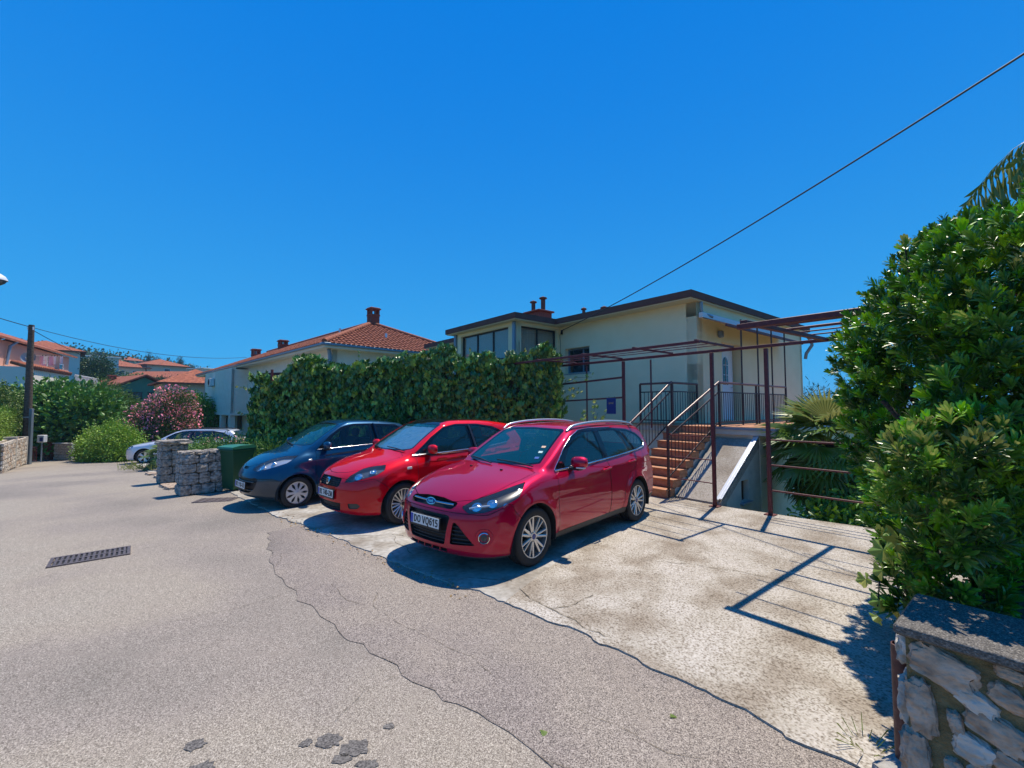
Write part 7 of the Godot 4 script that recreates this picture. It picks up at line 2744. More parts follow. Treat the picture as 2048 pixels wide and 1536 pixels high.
func small_things() -> void:
	# washing on the pink house's balcony
	var line_a := Vector3(-42.0, 6.3, -38.0)
	var line_b := Vector3(-39.0, 6.2, -38.0)
	tube_part("cord", thing("washing_line", "washing line strung along the pink house's balcony", "washing line"), sag(line_a, line_b, 0.05, 8), 0.012, M.frame_white, 5)
	var wash := [[-40.67, 0.4, 0.7, "cloth_white", "white shirt first on the washing line"], [-40.95, 0.55, 2.3, "cloth_pink", "long pink sheet hanging lowest from the washing line"], [-40.15, 0.4, 0.8, "cloth_pink", "short pink towel on the washing line"], [-39.9, 0.3, 0.7, "cloth_white", "small white cloth in the middle of the washing line"], [-39.65, 0.3, 1.4, "cloth_beige", "beige towel on the washing line"], [-39.3, 0.3, 0.6, "cloth_white", "white shirt last on the washing line"]]
	for q in wash:
		var m := mb()
		var k := 10
		for i in k:
			for j in 6:
				var x0: float = q[0] - q[1] * 0.5 + q[1] * i / k
				var x1: float = q[0] - q[1] * 0.5 + q[1] * (i + 1) / k
				var top: float = 6.22 - (q[0] + 41.0) * 0.03
				var y0: float = top - q[2] * j / 6.0
				var y1: float = top - q[2] * (j + 1) / 6.0
				var w := func(x: float, y: float) -> float: return -38.0 + 0.06 * sin(x * 11.0) * (top - y + 0.2)
				m.quad(Vector3(x0, y0, w.call(x0, y0)), Vector3(x1, y0, w.call(x1, y0)), Vector3(x1, y1, w.call(x1, y1)), Vector3(x0, y1, w.call(x0, y1)), Vector3(0, 0, 1))
		var o := thing("laundry", q[4], "laundry", Vector3.ZERO, 0.0, "laundry on the line")
		part("cloth", m, M[q[3]], o)
		box_part("peg", o, Vector3(q[0], 6.26 - (q[0] + 41.0) * 0.03, -38.0), Vector3(0.05, 0.1, 0.06), M.wood_dark)
	var ds := thing("satellite_dish", "dark satellite dish behind the wooden pole", "satellite dish", Vector3(-40.6, 5.9, -36.6), 0.6)
	var dm := mb()
	dm.lathe([Vector2(0.0, 0.0), Vector2(0.2, 0.02), Vector2(0.36, 0.07), Vector2(0.46, 0.12)], 28, Transform3D(Basis(Vector3(1, 0, 0), Vector3(0, 0.2, 0.98), Vector3(0, -0.98, 0.2)), Vector3.ZERO))
	part("dish", dm, M.metal_grey, ds)
	rod_part("feed_arm", ds, Vector3(0, -0.7, 0.1), Vector3(0, 0.0, 0.7), 0.03, M.metal_grey)
	rod_part("mast", ds, Vector3(0, 0.0, -0.1), Vector3(0, -2.5, -0.2), 0.05, M.metal_grey)
	# drain grates
	var dg := thing("drain_grate", "long rusty iron drain grate in the middle of the street", "drain grate", Vector3(-5.24, -0.015, -5.55), deg_to_rad(40.5))
	box_part("pit", dg, Vector3(0, -0.004, 0), Vector3(0.66, 0.012, 0.36), M.dark_room)
	for z in [-0.19, 0.19]:
		box_part("frame_bar", dg, Vector3(0, 0.006, z), Vector3(0.74, 0.02, 0.035), M.cast_iron, 0.004)
	for x in [-0.352, 0.352]:
		box_part("frame_bar", dg, Vector3(x, 0.006, 0), Vector3(0.035, 0.02, 0.345), M.cast_iron, 0.004)
	for i in 14:
		box_part("bar", dg, Vector3(-0.31 + i * 0.0477, 0.005, 0), Vector3(0.026, 0.016, 0.345), M.cast_iron, 0.003)
	box_part("spine", dg, Vector3(0, 0.0075, 0), Vector3(0.66, 0.016, 0.03), M.cast_iron, 0.003)
	var cv := thing("manhole_cover", "rusty flat cover plate in the ground beside the blue car", "manhole cover", on_ground(-6.05, -9.05) + Vector3(0, -0.014, 0), deg_to_rad(10.0))
	box_part("plate", cv, Vector3(0, 0.006, 0), Vector3(0.72, 0.016, 0.4), M.cast_iron, 0.004)
	for i in 5:
		box_part("rib", cv, Vector3(-0.28 + i * 0.14, 0.018, 0), Vector3(0.03, 0.008, 0.34), M.cast_iron, 0.002)
	# kerb stones and paving by the neighbour's path
	var i := 0
	for q in [[-8.75, -11.3, 0.55, -42], [-8.3, -10.9, 0.5, -38], [-5.75, -10.35, 0.6, 12], [-5.2, -10.55, 0.55, 8], [-10.6, -13.4, 0.7, -45], [-11.6, -14.3, 0.6, -40], [-13.2, -16.6, 1.5, 4], [-12.0, -15.2, 0.8, -46]]:
		var k := thing("paving_stone", ["pale flat stone in the gap between the two stone piers", "smaller pale stone next to the near stone block", "kerb stone right behind the green bin", "kerb stone in front of the blue car's far wheel", "flat stone by the drive next to the farther pier", "pale flat stone halfway along the drive edge", "long kerb stone under the small fan palm", "flat stone between farther pier and palm"][i], "paving stone", on_ground(q[0], q[1]) + Vector3(0, 0.03, 0), deg_to_rad(q[3]), "loose paving stones")
		put_stone_at(k, Vector3(0, -0.04, 0), Vector3(q[2], 0.12, 0.4), 0.0, M.stone_b)
		i += 1
	# fallen leaves and tufts along the broken edge
	var m := mb()
	for k in 120:
		var t := rng.randf()
		var a := Vector2(-4.2, -7.75).lerp(Vector2(-0.4, -4.42), t) + Vector2(rng.randf_range(-0.12, 0.12), rng.randf_range(-0.12, 0.12))
		leaf_into(m, Transform3D(Basis.from_euler(Vector3(rng.randf_range(-0.5, 0.5), rng.randf() * TAU, rng.randf_range(-0.6, 0.6))), Vector3(a.x, ground_y(a.x, a.y) + 0.006, a.y)), 0.035, 0.02, 0.2)
	var lt := part(numbered("fallen_leaves"), m, M.dry_leaf, self)
	lt.set_meta("kind", "stuff")
	lt.set_meta("label", "dry brown leaves lying along the broken concrete edge")
	lt.set_meta("category", "leaf litter")
	# two green scraps on the asphalt
	for q in [[0.16, -2.62, "green leaf scrap lying on the asphalt in the foreground", 0.5], [0.95, -2.72, "tiny green weed scrap by the concrete edge", 1.9]]:
		var lm := mb()
		for j in 3:
			leaf_into(lm, Transform3D(Basis.from_euler(Vector3(0.1, q[3] + j * 0.35, 0.1)), Vector3(0, 0.006, 0)), 0.06, 0.016, 0.2)
		part("leaf", lm, M.grass, thing("leaf_scrap", q[2], "leaf", Vector3(q[0], -0.01, q[1])))


func planter() -> void:
	var p := thing("stone_planter", "stone and mortar planter wall with dark terrazzo coping in the right corner", "planter wall", Vector3(1.75, 0, -1.9), HYAW)
	part("mortar_core", wall_mb(2.6, -0.1, 0.875, 0.42, [], Transform3D(Basis.IDENTITY, Vector3(-0.07, 0, -0.015))), M.mortar, p)
	var cop := mb()
	cop.box(Vector3(1.2, 0.898, -0.2), Vector3(2.6, 0.046, 0.5), Basis.IDENTITY, 0.012)
	part("coping", cop, M.coping, p)
	var st := [[0.045, 0.775, 0.19, 0.125, -0.35], [0.232, 0.84, 0.076, 0.05, -0.2], [0.225, 0.745, 0.10, 0.075, -0.5], [0.136, 0.685, 0.115, 0.07, -0.55], [-0.026, 0.583, 0.085, 0.2, 0.1], [0.076, 0.577, 0.042, 0.076, 0.2], [0.19, 0.605, 0.165, 0.095, -0.45], [0.123, 0.495, 0.105, 0.095, -0.35], [0.224, 0.495, 0.1, 0.07, -0.4], [-0.045, 0.385, 0.075, 0.16, 0.05], [0.064, 0.40, 0.05, 0.05, 0.1], [0.16, 0.38, 0.12, 0.08, -0.3], [0.28, 0.4, 0.1, 0.09, -0.3], [0.02, 0.24, 0.14, 0.11, 0.2], [0.18, 0.25, 0.15, 0.1, -0.2], [0.34, 0.26, 0.12, 0.1, 0.2], [0.34, 0.62, 0.1, 0.12, -0.2], [0.36, 0.78, 0.13, 0.1, -0.3], [0.36, 0.48, 0.12, 0.1, 0.2], [0.06, 0.1, 0.16, 0.12, 0.1], [0.25, 0.1, 0.17, 0.12, -0.1]]
	for k in 30:
		st.append([0.5 + (k % 10) * 0.2 + rng.randf_range(-0.03, 0.03), 0.15 + (k / 10) * 0.27 + rng.randf_range(-0.04, 0.04), rng.randf_range(0.11, 0.18), rng.randf_range(0.1, 0.2), rng.randf_range(-0.4, 0.4)])
	var shapes := []
	for k in 6:
		shapes.append(stone_shape(300 + k, 0.45, 0.14, 9))
	var mats := [M.stone_a, M.stone_b, M.stone_a, M.stone_c]
	for k in st.size():
		var q: Array = st[k]
		part("stone", shapes[k % 6], mats[k % 4], p, Transform3D(Basis(Vector3(0, 0, 1), q[4]) * Basis.from_scale(Vector3(q[2] * 1.08, q[3] * 1.12, 0.075)), Vector3(q[0], q[1], -0.022)))
	# stones on the end face
	for q in [[0.78, -0.1, 0.14, 0.16], [0.55, -0.12, 0.2, 0.2], [0.33, -0.1, 0.18, 0.18], [0.1, -0.15, 0.2, 0.2], [0.75, -0.3, 0.16, 0.18], [0.45, -0.32, 0.18, 0.18], [0.2, -0.34, 0.18, 0.18]]:
		part("stone", shapes[int(q[0] * 30) % 6], mats[int(q[0] * 20) % 4], p, Transform3D(Basis(Vector3.UP, -PI / 2) * Basis.from_scale(Vector3(q[3], q[2], 0.1)), Vector3(-0.066, q[0], q[1] - 0.02)))
	var so := thing("planter_soil", "dark soil filling the planter below the large shrub", "soil", Vector3(1.75, 0, -1.9), HYAW)
	box_part("soil_bed", so, Vector3(1.3, 0.38, -1.55), Vector3(2.6, 0.76, 2.2), M.soil, 0.03)
	# pipe bollard in a cement foot
	var pb := thing("pipe_bollard", "rusty brown steel pipe standing upright in front of the planter", "bollard", Vector3(2.0, 0, -2.32))
	var pm := mb()
	pm.lathe([Vector2(0.03, 0.62), Vector2(0.0335, 0.635), Vector2(0.037, 0.63), Vector2(0.038, 0.6), Vector2(0.0385, 0.0)].map(func(v): return v) if false else [Vector2(0.0385, 0.0), Vector2(0.038, 0.6), Vector2(0.037, 0.632), Vector2(0.032, 0.634), Vector2(0.031, 0.5)], 28)
	pm.lathe([Vector2(0.031, 0.56), Vector2(0.0, 0.56)], 20)
	part("pipe", pm, M.pipe_brown, pb)
	put_stone_at(pb, Vector3(-0.03, 0.02, 0.07), Vector3(0.3, 0.1, 0.22), 0.3, M.cement)


# ---------------------------------------------------------------- plants

func leaf_into(m: MB, t: Transform3D, len: float, wid: float, fold := 0.25, tip := 0.6, droop := 0.15) -> void:
	# a leaf along +z of t with its face up (+y): widest at `tip` of its length, folded along the midrib
	var a := Vector3.ZERO
	var b := Vector3(0, -droop * len * 0.2, len * tip)
	var c := Vector3(0, -droop * len, len)
	var h := wid * 0.5
	var l0 := Vector3(-h * 0.55, h * fold * 0.5, len * 0.3)
	var l1 := Vector3(-h, h * fold - droop * len * 0.2, len * tip)
	var l2 := Vector3(-h * 0.72, h * fold * 0.6 - droop * len * 0.7, len * 0.92)
	var f := Vector3(-1, 1, 1)
	for s in [1.0, -1.0]:
		var p := [l0, l1, l2] if s > 0 else [l0 * f, l1 * f, l2 * f]
		var up := t.basis.y
		m.flat(t * a, t * (p[0] as Vector3), t * b, up)
		m.flat(t * (p[0] as Vector3), t * (p[1] as Vector3), t * b, up)
		m.flat(t * b, t * (p[1] as Vector3), t * (p[2] as Vector3), up)
		m.flat(t * b, t * (p[2] as Vector3), t * c, up)


func look(dir: Vector3, roll := 0.0) -> Basis:
	# a basis whose +z points along dir
	var z := dir.normalized()
	var up := Vector3.UP if absf(z.y) < 0.95 else Vector3.RIGHT
	var x := up.cross(z).normalized()
	return Basis(x, z.cross(x), z) * Basis(Vector3(0, 0, 1), roll)


func rosette(sd: int, n: int, len: float, wid: float, open: float) -> ArrayMesh:
	# leaves whorled round a shoot that points along +y
	var r2 := RandomNumberGenerator.new()
	r2.seed = sd
	var m := mb()
	for i in n:
		var a := i * 2.4 + r2.randf_range(-0.3, 0.3)
		var e := lerpf(1.35, open, float(i) / n) + r2.randf_range(-0.15, 0.15)
		var out := Vector3(cos(a) * cos(e), sin(e), sin(a) * cos(e))
		var b := look(out)
		# the upper face looks towards the shoot
		if b.y.dot(Vector3.UP) < 0.0:
			b = Basis(-b.x, -b.y, b.z)
		leaf_into(m, Transform3D(b, Vector3.UP * (0.5 - float(i) / n) * len * 0.5), len * r2.randf_range(0.75, 1.1), wid * r2.randf_range(0.8, 1.1), 0.3, 0.68, r2.randf_range(-0.05, 0.2))
	return m.mesh()


func clump(sd: int, n: int, spread: float, len: float, wid: float) -> ArrayMesh:
	var r2 := RandomNumberGenerator.new()
	r2.seed = sd
	var m := mb()
	for i in n:
		var p := Vector3(r2.randfn(), r2.randfn(), r2.randfn()) * spread * 0.5
		var d := (p.normalized() + Vector3(r2.randf_range(-0.8, 0.8), r2.randf_range(-0.5, 0.8), r2.randf_range(-0.8, 0.8))).normalized()
		var b := look(d, r2.randf_range(-0.8, 0.8))
		if b.y.y < 0.0:
			b = Basis(-b.x, -b.y, b.z)
		leaf_into(m, Transform3D(b, p), len * r2.randf_range(0.6, 1.15), wid * r2.randf_range(0.7, 1.1), 0.3, 0.5, r2.randf_range(0.0, 0.35))
	return m.mesh()


# points in the outer shell of a union of ellipsoids: [[centre, radii], ...]; returns [point, outward]
func shell_points(lobes: Array, count: int, inner := 0.72, r2: RandomNumberGenerator = rng) -> Array:
	var out := []
	var area := []
	var total := 0.0
	for l in lobes:
		var r: Vector3 = l[1]
		total += pow(r.x * r.y + r.y * r.z + r.x * r.z, 1.0)
		area.append(total)
	var guard := 0
	while out.size() < count and guard < count * 8:
		guard += 1
		var pick := r2.randf() * total
		var i := 0
		while area[i] < pick:
			i += 1
		var d := Vector3(r2.randfn(), r2.randfn(), r2.randfn()).normalized()
		var k := lerpf(inner, 1.03, pow(r2.randf(), 0.45))
		var c: Vector3 = lobes[i][0]
		var r: Vector3 = lobes[i][1]
		var p := c + d * r * k
		var deep := false
		for j in lobes.size():
			if j != i:
				var q: Vector3 = (p - lobes[j][0]) / lobes[j][1]
				if q.length() < 0.7:
					deep = true
					break
		if not deep:
			out.append([p, (d / r).normalized()])
	return out


func scatter(parent: Node3D, called: String, mesh: Mesh, material: Material, xf: Array, cols: Array = []) -> MultiMeshInstance3D:
	var mm := MultiMesh.new()
	mm.transform_format = MultiMesh.TRANSFORM_3D
	mm.use_colors = cols.size() > 0
	mm.mesh = mesh
	mm.instance_count = xf.size()
	for i in xf.size():
		mm.set_instance_transform(i, xf[i])
		if cols.size():
			mm.set_instance_color(i, cols[i])
	var o := MultiMeshInstance3D.new()
	o.name = called
	o.multimesh = mm
	o.material_override = material
	o.set_meta("kind", "stuff")
	parent.add_child(o, true)
	return o


func tint(base: Color, spread: float) -> Color:
	var k := 1.3 * rng.randf_range(1.0 - spread, 1.0 + spread)
	return Color(base.r * k * rng.randf_range(0.85, 1.2), base.g * k, base.b * k * rng.randf_range(0.8, 1.2))


func crown(parent: Node3D, lobes: Array, count: int, meshes: Array, material: Material, base: Color, spread: float, size: float, inner := 0.72, called := "crown") -> void:
	var per := {}
	for p in shell_points(lobes, count, inner):
		var k := rng.randi() % meshes.size()
		if not per.has(k):
			per[k] = [[], []]
		var b := look(p[1] + Vector3(rng.randf_range(-0.5, 0.5), rng.randf_range(-0.2, 0.6), rng.randf_range(-0.5, 0.5)), rng.randf() * TAU)
		per[k][0].append(Transform3D(b.scaled_local(Vector3.ONE * size * rng.randf_range(0.7, 1.25)), p[0]))
		per[k][1].append(tint(base, spread))
	for k in per:
		scatter(parent, called, meshes[k], material, per[k][0], per[k][1])


func trunk(parent: Node3D, pts: Array, r: float, r_end: float) -> void:
	tube_part("trunk", parent, pts, r, M.bark, 10, r_end)


func tree(called: String, label: String, at: Vector3, lobes: Array, count: int, meshes: Array, material: Material, base: Color, size: float, trunk_h: float, trunk_r: float, group := "", inner := 0.6) -> Node3D:
	var t := thing(called, label, "tree", at, 0.0, group)
	trunk(t, [Vector3(0, -0.3, 0), Vector3(rng.randf_range(-0.1, 0.1), trunk_h * 0.5, rng.randf_range(-0.1, 0.1)), Vector3(0, trunk_h, 0)], trunk_r, trunk_r * 0.45)
	for l in lobes:
		tube_part("limb", t, [Vector3(0, trunk_h * 0.6, 0), (l[0] as Vector3).lerp(Vector3(0, trunk_h * 0.7, 0), 0.4), l[0]], trunk_r * 0.4, M.bark, 6, trunk_r * 0.1)
	crown(t, lobes, count, meshes, material, base, 0.3, size, inner)
	return t


func plants() -> void:
	M.leaf = leaf_mat(Color.WHITE, 0.5, 0.55)
	M.leaf_gloss = leaf_mat(Color.WHITE, 0.34, 0.5, 0.5)
	M.dry_leaf = mat(lin(0.32, 0.2, 0.08), 0.9)
	M.grass = leaf_mat(lin(0.1, 0.17, 0.02), 0.6, 0.6)
	M.pitto_deep = leaf_mat(lin(0.035, 0.11, 0.011), 0.34, 0.35, 0.5)
	M.pitto_mid = leaf_mat(lin(0.075, 0.2, 0.013), 0.34, 0.42, 0.5)
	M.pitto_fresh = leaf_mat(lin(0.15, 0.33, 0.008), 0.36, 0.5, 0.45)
	M.vine = leaf_mat(lin(0.1, 0.24, 0.02), 0.5, 0.8)
	M.blossom = leaf_mat(lin(0.75, 0.25, 0.36), 0.8, 0.6)
	M.ivy_solo = leaf_mat(lin(0.03, 0.075, 0.02), 0.4, 0.4)
	M.ivy_light = leaf_mat(lin(0.13, 0.2, 0.04), 0.4, 0.5)
	M.palm_leaf = leaf_mat(lin(0.09, 0.175, 0.02), 0.35, 0.5)
	M.palm_old = leaf_mat(lin(0.2, 0.17, 0.05), 0.6, 0.4)
	big_shrub()
	ivy()
	right_palms()
	left_plants()
	far_trees()


func big_shrub() -> void:
	var base := Vector3(3.3, 0.0, -2.75)
	var s := thing("large_shrub", "large glossy evergreen shrub overhanging the stone planter on the right", "shrub", base)
	# stems forking just above the planter
	var fork := Vector3(0.0, 0.98, 0.05)
	tube_part("trunk", s, [Vector3(0.02, 0.5, 0.1), Vector3(0.01, 0.75, 0.06), fork], 0.12, M.bark, 12, 0.085)
	for q in [[Vector3(-0.3, 1.35, -0.2), Vector3(-0.55, 1.9, -0.5)], [Vector3(0.2, 1.5, -0.3), Vector3(0.5, 2.4, -0.7)], [Vector3(-0.45, 1.12, 0.1), Vector3(-0.9, 1.25, 0.05)], [Vector3(0.1, 1.5, 0.1), Vector3(0.35, 2.2, 0.15)], [Vector3(-0.1, 1.6, -0.5), Vector3(-0.2, 2.4, -1.0)], [Vector3(0.5, 1.3, -0.2), Vector3(1.1, 1.9, -0.3)], [Vector3(-0.18, 1.2, 0.02), Vector3(-0.3, 1.55, 0.0)]]:
		tube_part("limb", s, [fork - Vector3(0, 0.06, 0), q[0], q[1]], 0.05, M.bark, 8, 0.015)
	var w := func(x: float, y: float, d: float) -> Vector3: return Vector3(x + 0.05 * d, y, -d) - base
	var lobes := [
		[w.call(4.25, 2.2, 3.75), Vector3(1.45, 1.3, 1.1)], [w.call(4.6, 2.75, 3.6), Vector3(1.15, 1.0, 0.95)], [w.call(3.3, 1.75, 3.45), Vector3(0.72, 0.85, 0.7)],
		[w.call(3.0, 1.25, 3.0), Vector3(0.6, 0.55, 0.45)], [w.call(2.55, 1.05, 2.75), Vector3(0.42, 0.42, 0.32)], [w.call(2.3, 0.82, 2.5), Vector3(0.28, 0.34, 0.2)],
		[w.call(3.35, 2.35, 3.6), Vector3(0.6, 0.5, 0.6)], [w.call(3.75, 1.6, 3.0), Vector3(0.85, 0.6, 0.45)], [w.call(4.0, 3.0, 3.8), Vector3(0.7, 0.55, 0.6)], [w.call(3.75, 1.5, 4.3), Vector3(0.5, 0.6, 0.5)], [w.call(3.15, 2.45, 2.8), Vector3(0.65, 0.7, 0.55)], [w.call(2.8, 2.45, 2.5), Vector3(0.4, 0.42, 0.38)], [w.call(2.75, 1.85, 2.55), Vector3(0.36, 0.42, 0.3)], [w.call(3.2, 1.85, 2.3), Vector3(0.5, 0.5, 0.35)], [w.call(2.2, 1.45, 2.3), Vector3(0.36, 0.4, 0.26)], [w.call(2.7, 1.85, 2.45), Vector3(0.4, 0.42, 0.28)]]
	var shapes := [rosette(1, 18, 0.105, 0.025, 0.45), rosette(2, 16, 0.095, 0.024, 0.6), rosette(3, 20, 0.105, 0.025, 0.25), rosette(4, 15, 0.09, 0.023, 0.75)]
	var pts := shell_points(lobes, 8200, 0.45)
	var eye := Vector3(0, 1.86, 0) - base
	# nearest and facing first: those become single parts
	pts.sort_custom(func(a, b): return (a[0] as Vector3).distance_to(eye) - 0.7 * (a[1] as Vector3).dot((eye - a[0]).normalized()) < (b[0] as Vector3).distance_to(eye) - 0.7 * (b[1] as Vector3).dot((eye - b[0]).normalized()))
	var many := {}
	for i in pts.size():
		var p: Array = pts[i]
		var dir: Vector3 = (p[1] as Vector3) * 0.65 + Vector3(rng.randf_range(-0.45, 0.45), rng.randf_range(0.25, 1.15), rng.randf_range(-0.45, 0.45))
		var z := dir.normalized()
		var bz := look(z, rng.randf() * TAU)
		var t := Transform3D(Basis(bz.x, bz.z, -bz.y).scaled_local(Vector3.ONE * rng.randf_range(0.55, 0.98)), p[0])
		var k := rng.randi() % 4
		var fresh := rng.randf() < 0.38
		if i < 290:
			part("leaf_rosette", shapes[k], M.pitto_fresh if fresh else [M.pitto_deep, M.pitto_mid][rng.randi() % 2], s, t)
		else:
			if not many.has(k):
				many[k] = [[], []]
			many[k][0].append(t)
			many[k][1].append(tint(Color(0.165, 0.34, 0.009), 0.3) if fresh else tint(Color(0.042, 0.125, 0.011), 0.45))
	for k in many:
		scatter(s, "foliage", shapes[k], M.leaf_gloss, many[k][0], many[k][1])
	# a lone shoot above the outline
	tube_part("shoot", s, [w.call(3.25, 2.75, 3.7), w.call(3.22, 3.0, 3.7), w.call(3.2, 3.2, 3.7)], 0.012, M.bark, 6, 0.006)
	for q in [[3.2, 3.22], [3.22, 3.05], [3.24, 2.9]]:
		part("leaf_rosette", shapes[0], M.pitto_mid, s, Transform3D(Basis(Vector3.UP, q[1] * 7.0), w.call(q[0], q[1], 3.7)))

	# grape vine creeping out below the shrub
	var v := thing("grape_vine", "light green grape vine shoot hanging out below the shrub", "vine", Vector3(2.3, 0, -2.7))
	tube_part("stem", v, [Vector3(0.35, 1.05, -0.3), Vector3(0.05, 1.0, -0.02), Vector3(-0.16, 0.86, 0.1), Vector3(-0.22, 0.72, 0.15)], 0.006, M.bark, 6, 0.003)
	for q in [[0.02, 1.06, 0.02, 0.13], [-0.1, 1.0, 0.06, 0.11], [-0.16, 0.9, 0.1, 0.08], [-0.03, 0.9, 0.08, 0.09], [-0.27, 0.86, 0.12, 0.07], [-0.2, 0.74, 0.14, 0.08], [-0.12, 0.68, 0.15, 0.09], [-0.24, 0.66, 0.16, 0.06], [0.05, 0.8, 0.1, 0.09], [0.42, 0.98, -0.3, 0.1], [0.55, 1.05, -0.35, 0.12], [0.62, 0.92, -0.3, 0.09], [0.8, 1.12, -0.4, 0.1]]:
		part("vine_leaf", vine_leaf(q[3] * 0.72), M.vine, v, Transform3D(Basis.from_euler(Vector3(rng.randf_range(0.6, 1.3), rng.randf_range(-1.0, 0.6), rng.randf_range(-0.5, 0.5))), Vector3(q[0], q[1], q[2])))
	var g := thing("grass_tuft", "thin grass tuft growing beside the pipe bollard", "grass", Vector3(1.93, 0.0, -2.48))
	var gm := mb()
	for i in 13:
		var a := rng.randf() * TAU
		leaf_into(gm, Transform3D(look(Vector3(cos(a) * 0.7, rng.randf_range(0.5, 1.6), sin(a) * 0.7)), Vector3(cos(a) * 0.05, 0, sin(a) * 0.07)), rng.randf_range(0.07, 0.17), 0.005, 0.3, 0.3, 0.3)
	part("blades", gm, M.grass, g).set_meta("kind", "stuff")


func vine_leaf(size: float) -> ArrayMesh:
	# five pointed lobes
	var m := mb()
	var ring := []
	var n := 20
	for i in n:
		var a := -PI * 0.9 + 1.8 * PI * i / (n - 1)
		var r := size * (0.5 + 0.4 * absf(cos(a * 2.5)) + (0.08 if i % 2 else 0.0))
		ring.append(Vector3(sin(a) * r, 0.04 * size * cos(a * 5.0), cos(a) * r))
	for i in n - 1:
		m.flat(Vector3(0, 0.02, -0.05 * size), ring[i], ring[i + 1], Vector3.UP)
	return m.mesh()


